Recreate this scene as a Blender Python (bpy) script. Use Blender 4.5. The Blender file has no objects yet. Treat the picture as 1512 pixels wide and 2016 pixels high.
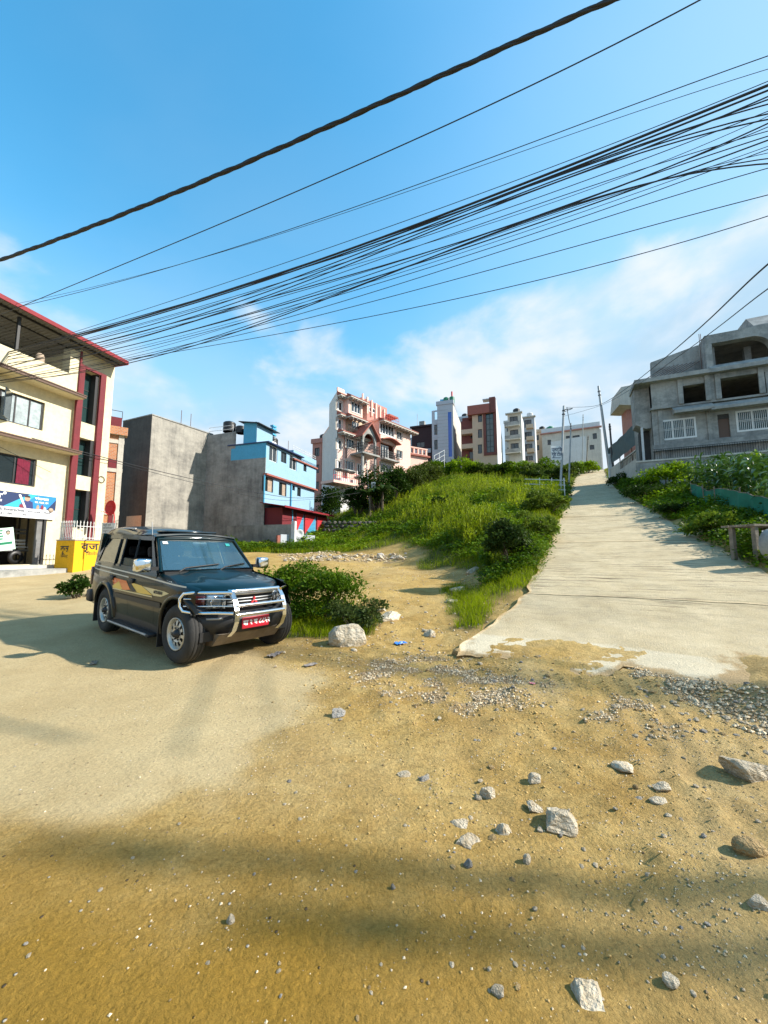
import bpy, bmesh, math, random
import numpy as np
from mathutils import Vector, Matrix
random.seed(7)
rng = np.random.default_rng(11)
S = bpy.context.scene
COL = S.collection

# ------------------------------------------------------------------ camera, sky, sun, exposure
CAM_H = 1.45
TANP = 0.105
cam_d = bpy.data.cameras.new('camera')
cam_d.sensor_fit = 'VERTICAL'; cam_d.sensor_height = 36.0; cam_d.sensor_width = 27.0
cam_d.lens = 36.0 * 757.0 / 2016.0
cam_d.clip_start = 0.05; cam_d.clip_end = 2000
cam = bpy.data.objects.new('camera', cam_d); COL.objects.link(cam)
cam.location = (0, 0, CAM_H); cam.rotation_euler = (math.radians(90) + math.atan(TANP), 0, 0)
S.camera = cam

SUN_AZ = (0.9965, -0.083)                 # horizontal direction towards the sun
SUN_EL = math.radians(36)
world = bpy.data.worlds.new('World'); S.world = world; world.use_nodes = True
SKY_STRENGTH = 0.102
sun_d = bpy.data.lights.new('sun', 'SUN'); sun_d.energy = 2.45; sun_d.angle = math.radians(0.9); sun_d.color = (1.0, 0.94, 0.84)
sun = bpy.data.objects.new('sun', sun_d); COL.objects.link(sun)
_sd = Vector((SUN_AZ[0] * math.cos(SUN_EL), SUN_AZ[1] * math.cos(SUN_EL), math.sin(SUN_EL)))
sun.rotation_euler = _sd.to_track_quat('Z', 'Y').to_euler(); sun.location = (30, -5, 40)
S.view_settings.view_transform = 'Standard'; S.view_settings.look = 'None'
S.view_settings.gamma = 1.0; S.view_settings.use_curve_mapping = False
S.view_settings.exposure = 1.82
S.cycles.max_bounces = 8; S.cycles.transparent_max_bounces = 12
S.cycles.use_denoising = True
S.cycles.sample_clamp_indirect = 6.0

CLOUD_OFF = (4.3, 1.2, 0.5)
def build_sky():
    nt = world.node_tree; nt.nodes.clear(); N = nt.nodes.new; L = nt.links.new
    out = N('ShaderNodeOutputWorld'); bg = N('ShaderNodeBackground'); bg.inputs[1].default_value = SKY_STRENGTH
    sky = N('ShaderNodeTexSky'); sky.sky_type = 'NISHITA'; sky.sun_disc = False
    sky.sun_elevation = SUN_EL; sky.sun_rotation = math.atan2(SUN_AZ[0], SUN_AZ[1])
    sky.altitude = 1300; sky.air_density = 1.5; sky.dust_density = 1.0; sky.ozone_density = 1.6
    hsv = N('ShaderNodeHueSaturation'); hsv.inputs['Saturation'].default_value = 1.36; hsv.inputs['Value'].default_value = 0.88
    hsv.inputs['Hue'].default_value = 0.482
    L(sky.outputs[0], hsv.inputs['Color'])
    tc = N('ShaderNodeTexCoord'); sep = N('ShaderNodeSeparateXYZ'); L(tc.outputs['Generated'], sep.inputs[0])
    def M(op, a, b=None, clamp=False):
        m = N('ShaderNodeMath'); m.operation = op; m.use_clamp = clamp
        for i, v in enumerate((a, b)):
            if v is None: continue
            if isinstance(v, (int, float)): m.inputs[i].default_value = v
            else: L(v, m.inputs[i])
        return m.outputs[0]
    def ramp(v, lo, hi, a=0.0, b=1.0):
        r = N('ShaderNodeMapRange'); r.interpolation_type = 'SMOOTHSTEP'
        r.inputs[1].default_value = lo; r.inputs[2].default_value = hi; r.inputs[3].default_value = a; r.inputs[4].default_value = b
        L(v, r.inputs[0]); return r.outputs[0]
    z = sep.outputs[2]
    # cumulus low over the hills: a warped noise on the direction, bottoms cut by elevation
    mp = N('ShaderNodeMapping'); mp.inputs['Scale'].default_value = (1.9, 1.9, 3.4); mp.inputs['Location'].default_value = CLOUD_OFF
    L(tc.outputs['Generated'], mp.inputs[0])
    n1 = N('ShaderNodeTexNoise'); n1.inputs['Scale'].default_value = 1.35; n1.inputs['Detail'].default_value = 8; n1.inputs['Roughness'].default_value = 0.52
    n1.inputs['Distortion'].default_value = 0.25
    L(mp.outputs[0], n1.inputs['Vector'])
    band = M('MULTIPLY', ramp(z, 0.0, 0.10), ramp(z, 0.50, 0.64, 1.0, 0.0))
    thr = M('SUBTRACT', n1.outputs['Fac'], M('MULTIPLY', M('SUBTRACT', 1.0, band), 0.25))
    cum = ramp(thr, 0.445, 0.60)
    # thin veil higher up, denser towards the sun's side
    mp2 = N('ShaderNodeMapping'); mp2.inputs['Scale'].default_value = (0.9, 1.6, 2.2); mp2.inputs['Location'].default_value = (0.4, 2.2, 0.0)
    L(tc.outputs['Generated'], mp2.inputs[0])
    n2 = N('ShaderNodeTexNoise'); n2.inputs['Scale'].default_value = 1.3; n2.inputs['Detail'].default_value = 5; n2.inputs['Roughness'].default_value = 0.5
    L(mp2.outputs[0], n2.inputs['Vector'])
    veil = M('MULTIPLY', ramp(n2.outputs['Fac'], 0.40, 0.75), ramp(z, 0.85, 0.10, 0.12, 0.7))
    sx = M('ADD', M('MULTIPLY', sep.outputs[0], SUN_AZ[0]), M('MULTIPLY', sep.outputs[1], SUN_AZ[1]))
    sunside = M('MULTIPLY', ramp(sx, -0.15, 0.75, 0.0, 0.75), ramp(sx, 0.80, 0.97, 1.0, 0.1))
    low = ramp(z, 0.62, 0.10, 0.0, 0.92)
    milk = M('ADD', M('ADD', M('MULTIPLY', veil, 0.7), sunside), low, True)
    mixv = N('ShaderNodeMix'); mixv.data_type = 'RGBA'
    L(milk, mixv.inputs[0]); L(hsv.outputs[0], mixv.inputs[6]); mixv.inputs[7].default_value = (1.45, 2.1, 2.65, 1)
    # cloud body: light side towards the sun from a shifted noise
    n3 = N('ShaderNodeTexNoise'); n3.inputs['Scale'].default_value = 3.6; n3.inputs['Detail'].default_value = 6; L(mp.outputs[0], n3.inputs['Vector'])
    ccol = N('ShaderNodeMix'); ccol.data_type = 'RGBA'; L(ramp(n3.outputs['Fac'], 0.35, 0.62), ccol.inputs[0])
    ccol.inputs[6].default_value = (1.9, 2.4, 2.85, 1); ccol.inputs[7].default_value = (2.75, 2.8, 2.9, 1)
    mixc = N('ShaderNodeMix'); mixc.data_type = 'RGBA'; L(M('MULTIPLY', cum, 0.82), mixc.inputs[0]); L(mixv.outputs[2], mixc.inputs[6]); L(ccol.outputs[2], mixc.inputs[7])
    L(mixc.outputs[2], bg.inputs[0]); L(bg.outputs[0], out.inputs[0])
build_sky()

# ------------------------------------------------------------------ general helpers
def ray(px, py):
    p = math.atan(TANP); u = (px - 756) / 757.0; v = (1008 - py) / 757.0
    return Vector((u, math.cos(p) - v * math.sin(p), math.sin(p) + v * math.cos(p)))
def at(px, py, Y):
    r = ray(px, py); k = Y / r.y
    return Vector((r.x * k, Y, CAM_H + r.z * k))
_YS = 0.6 * 1.02 ** np.arange(285)
def on_ground(px, py):
    """first point of the terrain under a line of sight"""
    r = ray(px, py); k = _YS / r.y; d = CAM_H + r.z * k - hgt_smooth(r.x * k, _YS)
    i = int(np.argmax(d < 0)) if (d < 0).any() else len(_YS) - 1
    if i > 0: t = d[i - 1] / (d[i - 1] - d[i]); Y = _YS[i - 1] + t * (_YS[i] - _YS[i - 1])
    else: Y = _YS[0]
    k = Y / r.y
    return Vector((r.x * k, Y, hgt(r.x * k, Y)))

def _hash(i, j, s):
    n = (i * 374761393 + j * 668265263 + s * 1442695041) & 0x7fffffff
    n = ((n ^ (n >> 13)) * 1274126177) & 0x7fffffff
    return ((n ^ (n >> 16)) & 0xffff) / 65535.0
def vnoise(x, y, s=0):
    x = np.asarray(x, float); y = np.asarray(y, float)
    i = np.floor(x).astype(np.int64); j = np.floor(y).astype(np.int64); fx = x - i; fy = y - j
    fx = fx * fx * (3 - 2 * fx); fy = fy * fy * (3 - 2 * fy)
    a = _hash(i, j, s); b = _hash(i + 1, j, s); c = _hash(i, j + 1, s); d = _hash(i + 1, j + 1, s)
    return (a + (b - a) * fx) * (1 - fy) + (c + (d - c) * fx) * fy
def fbm(x, y, s=0, o=4):
    r = 0; amp = 0.5; tot = 0
    for k in range(o):
        r = r + amp * vnoise(np.asarray(x) * 2 ** k, np.asarray(y) * 2 ** k, s + k * 17); tot += amp; amp *= 0.5
    return r / tot
def sstep(x, a, b):
    t = np.clip((np.asarray(x, float) - a) / (b - a), 0, 1); return t * t * (3 - 2 * t)

def tag(o, label=None, cat=None, group=None, kind=None):
    if label: o['label'] = label
    if cat: o['category'] = cat
    if group: o['group'] = group
    if kind: o['kind'] = kind
    return o
def empty(name, label, cat, loc=(0, 0, 0), rz=0.0, group=None):
    o = bpy.data.objects.new(name, None); COL.objects.link(o); o.empty_display_size = 0.2
    o.location = loc; o.rotation_euler = (0, 0, rz)
    return tag(o, label, cat, group)
def link(name, me, parent=None, mat=None):
    o = bpy.data.objects.new(name, me); COL.objects.link(o); o.parent = parent
    if mat is not None and not me.materials: me.materials.append(mat)
    return o
def mesh_np(name, verts, faces, mat=None, parent=None, col=None, smooth=False):
    """big mesh from arrays; faces (M,k); col (N,3) point colour"""
    verts = np.ascontiguousarray(verts, np.float32); faces = np.ascontiguousarray(faces, np.int32)
    me = bpy.data.meshes.new(name); n, k = faces.shape
    me.vertices.add(len(verts)); me.vertices.foreach_set('co', verts.ravel())
    me.loops.add(n * k); me.loops.foreach_set('vertex_index', faces.ravel())
    me.polygons.add(n); me.polygons.foreach_set('loop_start', np.arange(n, dtype=np.int32) * k)
    try: me.polygons.foreach_set('loop_total', np.full(n, k, np.int32))
    except Exception: pass
    me.polygons.foreach_set('use_smooth', np.full(n, bool(smooth)))
    me.update(calc_edges=True)
    if col is not None:
        a = me.attributes.new('Col', 'FLOAT_COLOR', 'POINT')
        c = np.ones((len(verts), 4), np.float32); c[:, :3] = col; a.data.foreach_set('color', c.ravel())
    if mat: me.materials.append(mat)
    return link(name, me, parent)

class MB:
    """collects simple shapes and links them as ONE mesh"""
    def __init__(s): s.v = []; s.f = []; s.sm = []
    def add(s, vs, fs, smooth=False):
        o = len(s.v); s.v += [tuple(v) for v in vs]; s.f += [tuple(i + o for i in f) for f in fs]; s.sm += [smooth] * len(fs); return s
    def quad(s, a, b, c, d): return s.add([a, b, c, d], [(0, 1, 2, 3)])
    def box(s, x0, y0, z0, x1, y1, z1):
        if x0 > x1: x0, x1 = x1, x0
        if y0 > y1: y0, y1 = y1, y0
        if z0 > z1: z0, z1 = z1, z0
        v = [(x0, y0, z0), (x1, y0, z0), (x1, y1, z0), (x0, y1, z0), (x0, y0, z1), (x1, y0, z1), (x1, y1, z1), (x0, y1, z1)]
        return s.add(v, [(0, 3, 2, 1), (4, 5, 6, 7), (0, 1, 5, 4), (1, 2, 6, 5), (2, 3, 7, 6), (3, 0, 4, 7)])
    def rbox(s, x0, y0, z0, x1, y1, z1, r=0.02, seg=2):
        """box with rounded edges"""
        bm = bmesh.new(); bmesh.ops.create_cube(bm, size=1.0)
        bmesh.ops.scale(bm, vec=(abs(x1 - x0), abs(y1 - y0), abs(z1 - z0)), verts=bm.verts)
        bmesh.ops.bevel(bm, geom=bm.edges[:], offset=r, segments=seg, affect='EDGES', profile=0.5)
        bmesh.ops.translate(bm, vec=((x0 + x1) / 2, (y0 + y1) / 2, (z0 + z1) / 2), verts=bm.verts)
        return s.bm(bm, True)
    def bm(s, bm, smooth=False):
        bm.verts.index_update(); s.add([v.co[:] for v in bm.verts], [[v.index for v in f.verts] for f in bm.faces], smooth); bm.free(); return s
    def prism(s, pts, axis, a, b):
        """polygon pts (2D) extruded along an axis: 'x' pts=(y,z), 'y' pts=(x,z), 'z' pts=(x,y)"""
        def m(p, t): return {'x': (t, p[0], p[1]), 'y': (p[0], t, p[1]), 'z': (p[0], p[1], t)}[axis]
        n = len(pts); v = [m(p, a) for p in pts] + [m(p, b) for p in pts]
        f = [tuple(range(n)), tuple(range(2 * n - 1, n - 1, -1))] + [(i, n + i, n + (i + 1) % n, (i + 1) % n) for i in range(n)]
        return s.add(v, f)
    def tube(s, path, r, seg=8, caps=True, smooth=True):
        path = [Vector(p) for p in path]; n = len(path); rs = r if isinstance(r, (list, tuple)) else [r] * n
        vs = []; fs = []; up = None
        for i, p in enumerate(path):
            t = (path[min(i + 1, n - 1)] - path[max(i - 1, 0)]).normalized()
            if up is None: up = Vector((0, 0, 1)) if abs(t.z) < 0.9 else Vector((1, 0, 0))
            a = t.cross(up)
            if a.length < 1e-4: a = t.cross(Vector((0, 1, 0)))
            a.normalize(); b = a.cross(t).normalized(); up = b
            for k in range(seg):
                w = 2 * math.pi * k / seg; vs.append(p + (a * math.cos(w) + b * math.sin(w)) * rs[i])
        for i in range(n - 1):
            for k in range(seg):
                q = (k + 1) % seg; fs.append((i * seg + k, i * seg + q, (i + 1) * seg + q, (i + 1) * seg + k))
        s.add(vs, fs, smooth)
        if caps: s.add(vs[:seg], [tuple(range(seg))]); s.add(vs[-seg:], [tuple(range(seg - 1, -1, -1))])
        return s
    def lathe(s, prof, seg=24, origin=(0, 0, 0), axis='z', smooth=True):
        ox, oy, oz = origin; vs = []; fs = []; n = len(prof)
        for k in range(seg):
            w = 2 * math.pi * k / seg; c, d = math.cos(w), math.sin(w)
            for r, h in prof:
                vs.append({'z': (ox + r * c, oy + r * d, oz + h), 'y': (ox + r * c, oy + h, oz + r * d), 'x': (ox + h, oy + r * c, oz + r * d)}[axis])
        for k in range(seg):
            q = (k + 1) % seg
            for i in range(n - 1): fs.append((k * n + i, q * n + i, q * n + i + 1, k * n + i + 1))
        return s.add(vs, fs, smooth)
    def xform(s, M):
        s.v = [tuple(M @ Vector(v)) for v in s.v]; return s
    def mesh(s, name, mat=None):
        me = bpy.data.meshes.new(name); me.from_pydata(s.v, [], s.f); me.polygons.foreach_set('use_smooth', s.sm)
        if mat: me.materials.append(mat)
        me.update(); return me
    def build(s, name, mat, parent=None): return link(name, s.mesh(name, mat), parent)

def copy_tree(o, parent=None):
    c = o.copy(); COL.objects.link(c); c.parent = parent
    for ch in list(o.children): copy_tree(ch, c)
    return c
def text_mesh(name, body, size, mat, parent, M, depth=0.0, xscale=1.0, align='LEFT', bold=0.0):
    cu = bpy.data.curves.new(name, 'FONT'); cu.body = body; cu.size = size; cu.align_x = align; cu.extrude = depth; cu.resolution_u = 3; cu.offset = bold
    o = bpy.data.objects.new(name, cu); COL.objects.link(o)
    me = bpy.data.meshes.new_from_object(o.evaluated_get(bpy.context.evaluated_depsgraph_get()))
    bpy.data.objects.remove(o); bpy.data.curves.remove(cu)
    me.name = name; me.transform(M @ Matrix.Diagonal((xscale, 1, 1, 1))); me.materials.clear(); me.materials.append(mat)
    return link(name, me, parent)
# lettering that stands in a local facade plane: text x -> local x, text y -> local z, facing -y
FACE = Matrix(((1, 0, 0, 0), (0, 0, -1, 0), (0, 1, 0, 0), (0, 0, 0, 1)))

# ------------------------------------------------------------------ materials
MATS = {}
def newmat(name):
    m = bpy.data.materials.new(name); m.use_nodes = True; MATS[name] = m
    return m, m.node_tree, m.node_tree.nodes, m.node_tree.links, m.node_tree.nodes['Principled BSDF']
def plain(name, col, rough=0.6, metal=0.0, spec=0.5, var=0.0, vscale=3.0, bump=0.0, bscale=40.0, coat=0.0):
    m, nt, N, L, b = newmat(name)
    b.inputs['Roughness'].default_value = rough; b.inputs['Metallic'].default_value = metal; b.inputs['Specular IOR Level'].default_value = spec
    b.inputs['Coat Weight'].default_value = coat; b.inputs['Coat Roughness'].default_value = 0.04
    b.inputs['Base Color'].default_value = (*col, 1)
    if var:
        tc = N.new('ShaderNodeTexCoord'); n = N.new('ShaderNodeTexNoise'); n.inputs['Scale'].default_value = vscale; n.inputs['Detail'].default_value = 6
        n.inputs['Roughness'].default_value = 0.65; L.new(tc.outputs['Object'], n.inputs['Vector'])
        mr = N.new('ShaderNodeMapRange'); mr.inputs[1].default_value = 0.3; mr.inputs[2].default_value = 0.7; mr.inputs[3].default_value = 1 - var; mr.inputs[4].default_value = 1 + var * 0.6
        L.new(n.outputs['Fac'], mr.inputs[0])
        mx = N.new('ShaderNodeMix'); mx.data_type = 'RGBA'; mx.blend_type = 'MULTIPLY'; mx.inputs[0].default_value = 1; mx.inputs[6].default_value = (*col, 1)
        L.new(mr.outputs[0], mx.inputs[7]); L.new(mx.outputs[2], b.inputs['Base Color'])
    if bump:
        tc = N.new('ShaderNodeTexCoord'); n = N.new('ShaderNodeTexNoise'); n.inputs['Scale'].default_value = bscale; n.inputs['Detail'].default_value = 5
        L.new(tc.outputs['Object'], n.inputs['Vector']); bp = N.new('ShaderNodeBump'); bp.inputs['Strength'].default_value = bump; bp.inputs['Distance'].default_value = 0.02
        L.new(n.outputs['Fac'], bp.inputs['Height']); L.new(bp.outputs[0], b.inputs['Normal'])
    return m
def weathered(name, col, dark, amount=0.5, streak=1.0, scale=0.8, rough=0.85, hard=0.0):
    """plaster or concrete with rain streaks running down and blotches"""
    m, nt, N, L, b = newmat(name); b.inputs['Roughness'].default_value = rough; b.inputs['Specular IOR Level'].default_value = 0.2
    tc = N.new('ShaderNodeTexCoord')
    def noise(sc, scale_, det=6, rough_=0.6):
        mp = N.new('ShaderNodeMapping'); mp.inputs['Scale'].default_value = sc; L.new(tc.outputs['Object'], mp.inputs[0])
        n = N.new('ShaderNodeTexNoise'); n.inputs['Scale'].default_value = scale_; n.inputs['Detail'].default_value = det; n.inputs['Roughness'].default_value = rough_
        L.new(mp.outputs[0], n.inputs['Vector']); return n.outputs['Fac']
    def mr(v, a, b_, c=0.0, d=1.0):
        r = N.new('ShaderNodeMapRange'); r.inputs[1].default_value = a; r.inputs[2].default_value = b_; r.inputs[3].default_value = c; r.inputs[4].default_value = d; L.new(v, r.inputs[0]); return r.outputs[0]
    def mth(op, a, c):
        n = N.new('ShaderNodeMath'); n.operation = op; n.use_clamp = True
        for i, v in enumerate((a, c)):
            if isinstance(v, float): n.inputs[i].default_value = v
            else: L.new(v, n.inputs[i])
        return n.outputs[0]
    blotch = mr(noise((1, 1, 1.6), scale, 9, 0.68), 0.38 + 0.06 * hard, 0.68 - 0.10 * hard)
    strk = mr(noise((4, 4, 0.45), 1.3 * scale, 9, 0.75), 0.45, 0.78)
    fine = mr(noise((1, 1, 1), 11 * scale, 8, 0.7), 0.25, 0.75, 0.82, 1.14)
    fac = mth('MULTIPLY', mth('ADD', mth('MULTIPLY', blotch, 0.75), mth('MULTIPLY', strk, streak)), amount)
    mx = N.new('ShaderNodeMix'); mx.data_type = 'RGBA'; L.new(fac, mx.inputs[0]); mx.inputs[6].default_value = (*col, 1); mx.inputs[7].default_value = (*dark, 1)
    m2 = N.new('ShaderNodeMix'); m2.data_type = 'RGBA'; m2.blend_type = 'MULTIPLY'; m2.inputs[0].default_value = 1; L.new(mx.outputs[2], m2.inputs[6]); L.new(fine, m2.inputs[7])
    colout = m2.outputs[2]
    L.new(colout, b.inputs['Base Color'])
    bp = N.new('ShaderNodeBump'); bp.inputs['Strength'].default_value = 0.35; bp.inputs['Distance'].default_value = 0.01; L.new(fine, bp.inputs['Height']); L.new(bp.outputs[0], b.inputs['Normal'])
    return m
def glassy(name, col, rough=0.05, trans=0.5, ior=1.5, tint=(1, 1, 1)):
    """a pane: part see-through (tinted), part reflecting by Fresnel"""
    m, nt, N, L, b = newmat(name); N.remove(b); out = N['Material Output']
    tr = N.new('ShaderNodeBsdfTransparent'); tr.inputs[0].default_value = (*tint, 1)
    gl = N.new('ShaderNodeBsdfGlossy'); gl.inputs['Roughness'].default_value = rough; gl.inputs[0].default_value = (0.95, 0.97, 1, 1)
    df = N.new('ShaderNodeBsdfDiffuse'); df.inputs[0].default_value = (*col, 1)
    m1 = N.new('ShaderNodeMixShader'); m1.inputs[0].default_value = 1 - trans; L.new(tr.outputs[0], m1.inputs[1]); L.new(df.outputs[0], m1.inputs[2])
    fr = N.new('ShaderNodeFresnel'); fr.inputs[0].default_value = ior
    m2 = N.new('ShaderNodeMixShader'); L.new(fr.outputs[0], m2.inputs[0]); L.new(m1.outputs[0], m2.inputs[1]); L.new(gl.outputs[0], m2.inputs[2])
    L.new(m2.outputs[0], out.inputs[0]); return m
def leafmat(name, trans=0.35, rough=0.5, spec=0.4, tint=(1, 1, 1)):
    """leaves: colour from the mesh's own leaf colours, some light through"""
    m, nt, N, L, b = newmat(name); out = N['Material Output']
    a = N.new('ShaderNodeAttribute'); a.attribute_name = 'Col'
    mm = N.new('ShaderNodeMix'); mm.data_type = 'RGBA'; mm.blend_type = 'MULTIPLY'; mm.inputs[0].default_value = 1; L.new(a.outputs['Color'], mm.inputs[6]); mm.inputs[7].default_value = (*tint, 1)
    b.inputs['Roughness'].default_value = rough; b.inputs['Specular IOR Level'].default_value = spec; L.new(mm.outputs[2], b.inputs['Base Color'])
    t = N.new('ShaderNodeBsdfTranslucent'); L.new(mm.outputs[2], t.inputs[0])
    ms = N.new('ShaderNodeMixShader'); ms.inputs[0].default_value = trans; L.new(b.outputs[0], ms.inputs[1]); L.new(t.outputs[0], ms.inputs[2]); L.new(ms.outputs[0], out.inputs[0])
    return m

# ------------------------------------------------------------------ the ground
RC = (5.5, 8.14); RD = (0.458, 0.889); RN = (0.889, -0.458); RHALF = 2.25
_PY = np.array([-30, 3.3, 4.2, 5.2, 6.6, 8.14, 10.8, 13.9, 18.8, 24.1, 30, 36, 45, 54, 65, 76, 86, 100, 160, 400])
_PZ = np.array([0, 0.0, 0.03, 0.17, 0.47, 0.84, 1.36, 1.97, 3.05, 4.25, 5.52, 6.85, 9.15, 11.6, 14.6, 17.7, 19.6, 20.6, 22, 22])
def rprof(Y):
    r = 0
    for d in (-0.9, -0.45, 0, 0.45, 0.9): r = r + np.interp(np.asarray(Y) + d, _PY, _PZ)
    return r / 5
def road_st(x, y):
    dx = np.asarray(x) - RC[0]; dy = np.asarray(y) - RC[1]
    s = dx * RD[0] + dy * RD[1]; t = dx * RN[0] + dy * RN[1]
    t = t - 0.0006 * np.clip(s - 20, 0, 200) ** 2 * 0.55       # the road bends a little to the right up the hill
    return s, t
def base_z(x, y):
    t = np.clip(np.asarray(y, float) - 5, 0, None); q = np.clip(t, 0, 40)
    return 0.03 * q + 0.0016 * q * q + 0.158 * np.clip(t - 40, 0, 60)
_HY = np.array([0, 6, 10, 14, 28, 50, 75, 120]); _HF = np.array([2.6, 2.6, 4.2, 6.5, 11, 11, 8, 4]); _H0 = np.array([0.8, 0.8, 1.5, 2.4, -3.5, -14, -20, -26])
def hill_w(x, y):
    f = np.interp(y, _HY, _HF); o = np.interp(y, _HY, _H0)
    return sstep(x, 0, 1) * 0 + (lambda u: u * u * (3 - 2 * u))(np.clip((np.asarray(x) - o) / (f - o), 0, 1))
def hgt_smooth(x, y):
    x = np.asarray(x, float); y = np.asarray(y, float)
    s, t = road_st(x, y); zc = rprof(RC[1] + RD[1] * s)
    b = base_z(x, y); w = hill_w(x, y)
    left = b + w * (np.maximum(rprof(y - 1.0), b) + 0.30 * sstep(y, 9, 14) - b)
    right = zc + 0.42 * sstep(t, 2.3, 3.8) * sstep(s, -4, 3) + 0.12 * sstep(t, 2.2, 2.5) * sstep(s, -3, 0)
    rd = zc - 0.07 + 0.125 * sstep(-s, 2.8, 3.7) * sstep(t + 0.8 * (fbm(x * 1.7, y * 1.7, 99) - 0.5), 0.2, 1.0) + 0.072 * sstep(-s, 3.2, 3.7)
    k = sstep(t, 2.05, 2.5); h = rd * (1 - k) + right * k
    k = sstep(t, -2.75, -2.2); h = left * (1 - k) + h * k
    # the gravel spoil beside the road's foot
    mx, my = x - 3.55, y - 3.75
    h = h + 0.13 * np.exp(-((mx * 0.80 + my * -0.6) / 0.95) ** 2 - ((mx * 0.6 + my * 0.8) / 0.25) ** 2)
    return h
def hgt_np(x, y):
    h = hgt_smooth(x, y); x = np.asarray(x, float); y = np.asarray(y, float)
    near = np.exp(-np.maximum(np.hypot(x, y - 3) - 4, 0) / 9)
    s, t = road_st(x, y); off = sstep(np.abs(t), 2.1, 2.6) + sstep(-s, 2.4, 3.0); off = np.clip(off, 0, 1)
    lump = (fbm(x * 1.1, y * 1.1, 3) - 0.5) * 0.12 + (fbm(x * 5, y * 5, 9, 3) - 0.5) * 0.045 + np.maximum(fbm(x * 9, y * 9, 13, 3) - 0.56, 0) * 0.10
    rough = 0.18 + 0.82 * sstep(x + 0.25 * y, -0.3, 1.6)                 # packed on the left, churned up on the right
    rut = np.abs(((x * 0.93 - y * 0.36) * 5.0 + 1.3 * fbm(x * 1.5, y * 1.5, 5)) % 1.0 - 0.5) * sstep(fbm(x * 0.9, y * 0.9, 41), 0.46, 0.62) * sstep(x, 0.7, 1.8) * (1 - sstep(y, 4.2, 5.2))
    h = h + near * off * (lump * rough + 0.045 * rut)
    far = (1 - near) * (fbm(x * 0.35, y * 0.35, 77) - 0.5) * 0.5 * off * sstep(np.hypot(x, y), 9, 20)
    return h + far
def hgt(x, y): return float(hgt_np(np.array([x]), np.array([y]))[0])

def poly_px(pts):
    """outline on the near, almost flat ground"""
    return np.array([on_ground(*p)[:2] for p in pts])
def sdist(x, y, P):
    """signed distance to a polygon, inside positive"""
    d = np.full(x.shape, 1e9); ins = np.zeros(x.shape, bool); n = len(P)
    for i in range(n):
        ax, ay = P[i]; bx, by = P[(i + 1) % n]; ex, ey = bx - ax, by - ay
        t = np.clip(((x - ax) * ex + (y - ay) * ey) / (ex * ex + ey * ey + 1e-12), 0, 1)
        d = np.minimum(d, np.hypot(x - ax - t * ex, y - ay - t * ey))
        c = ((ay > y) != (by > y)) & (x < (bx - ax) * (y - ay) / (by - ay + 1e-12) + ax); ins ^= c
    return np.where(ins, d, -d)
PALE = poly_px([(-900, 1700), (0, 1650), (110, 1660), (230, 1615), (330, 1585), (430, 1590), (520, 1560), (575, 1480), (600, 1410), (615, 1350), (560, 1310), (470, 1270), (420, 1235), (330, 1190), (230, 1150), (160, 1128), (0, 1118), (-900, 1112)])
G1 = poly_px([(815, 1122), (850, 1085), (905, 1062), (960, 1052), (1010, 1060), (1040, 1085), (1015, 1135), (985, 1150), (930, 1128), (880, 1118)])
G2 = poly_px([(872, 1160), (905, 1150), (950, 1172), (965, 1210), (945, 1240), (908, 1240), (888, 1205)])
G3 = poly_px([(500, 1240), (540, 1200), (640, 1190), (735, 1205), (745, 1250), (690, 1262), (600, 1258), (520, 1262)])
GRAV = [poly_px([(680, 1310), (760, 1290), (860, 1290), (930, 1320), (1040, 1330), (1090, 1370), (1000, 1385), (900, 1400), (800, 1395), (720, 1350)]),
        poly_px([(900, 1325), (1000, 1345), (1080, 1330), (1095, 1360), (1020, 1390), (930, 1370)]),
        poly_px([(1240, 1300), (1300, 1295), (1400, 1340), (1512, 1400), (1580, 1470), (1500, 1450), (1400, 1410), (1300, 1360)]),
        poly_px([(1165, 1385), (1215, 1385), (1325, 1410), (1320, 1440), (1240, 1440), (1180, 1425)]),
        poly_px([(540, 1092), (640, 1085), (780, 1092), (800, 1104), (700, 1108), (560, 1104)])]
def grass_mask(x, y):
    """where plants cover the ground, 0..1"""
    s, t = road_st(x, y); w = hill_w(x, y)
    offroad = (t < -2.12) | (t > 2.2) | (s < -4)
    hill = sstep(w + 0.5 * (fbm(x * 0.5, y * 0.5, 21) - 0.5), 0.22, 0.42) * sstep(y + 3.0 * (fbm(x * 1.1, y * 1.1, 27) - 0.5), 7.6, 9.8) * (t < -2.12)
    strip = sstep(y + 1.6 * (fbm(x * 0.4, y * 0.4, 23) - 0.5) + 0.10 * np.minimum(x + 6, 0), 26.0, 27.4) * (t < -2.3) * (x > -22)
    right = sstep(t + 0.7 * (fbm(x, y, 25) - 0.5), 2.3, 2.6) * sstep(y + 0.35 * x, 9.4, 10.2)
    m = np.maximum(np.maximum(hill, strip), right)
    for P in (G1, G2, G3):
        m = np.maximum(m, sstep(sdist(x, y, P) + 0.5 * (fbm(x * 2.2, y * 2.2, 31) - 0.5), -0.12, 0.22))
    return m * offroad

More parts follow.
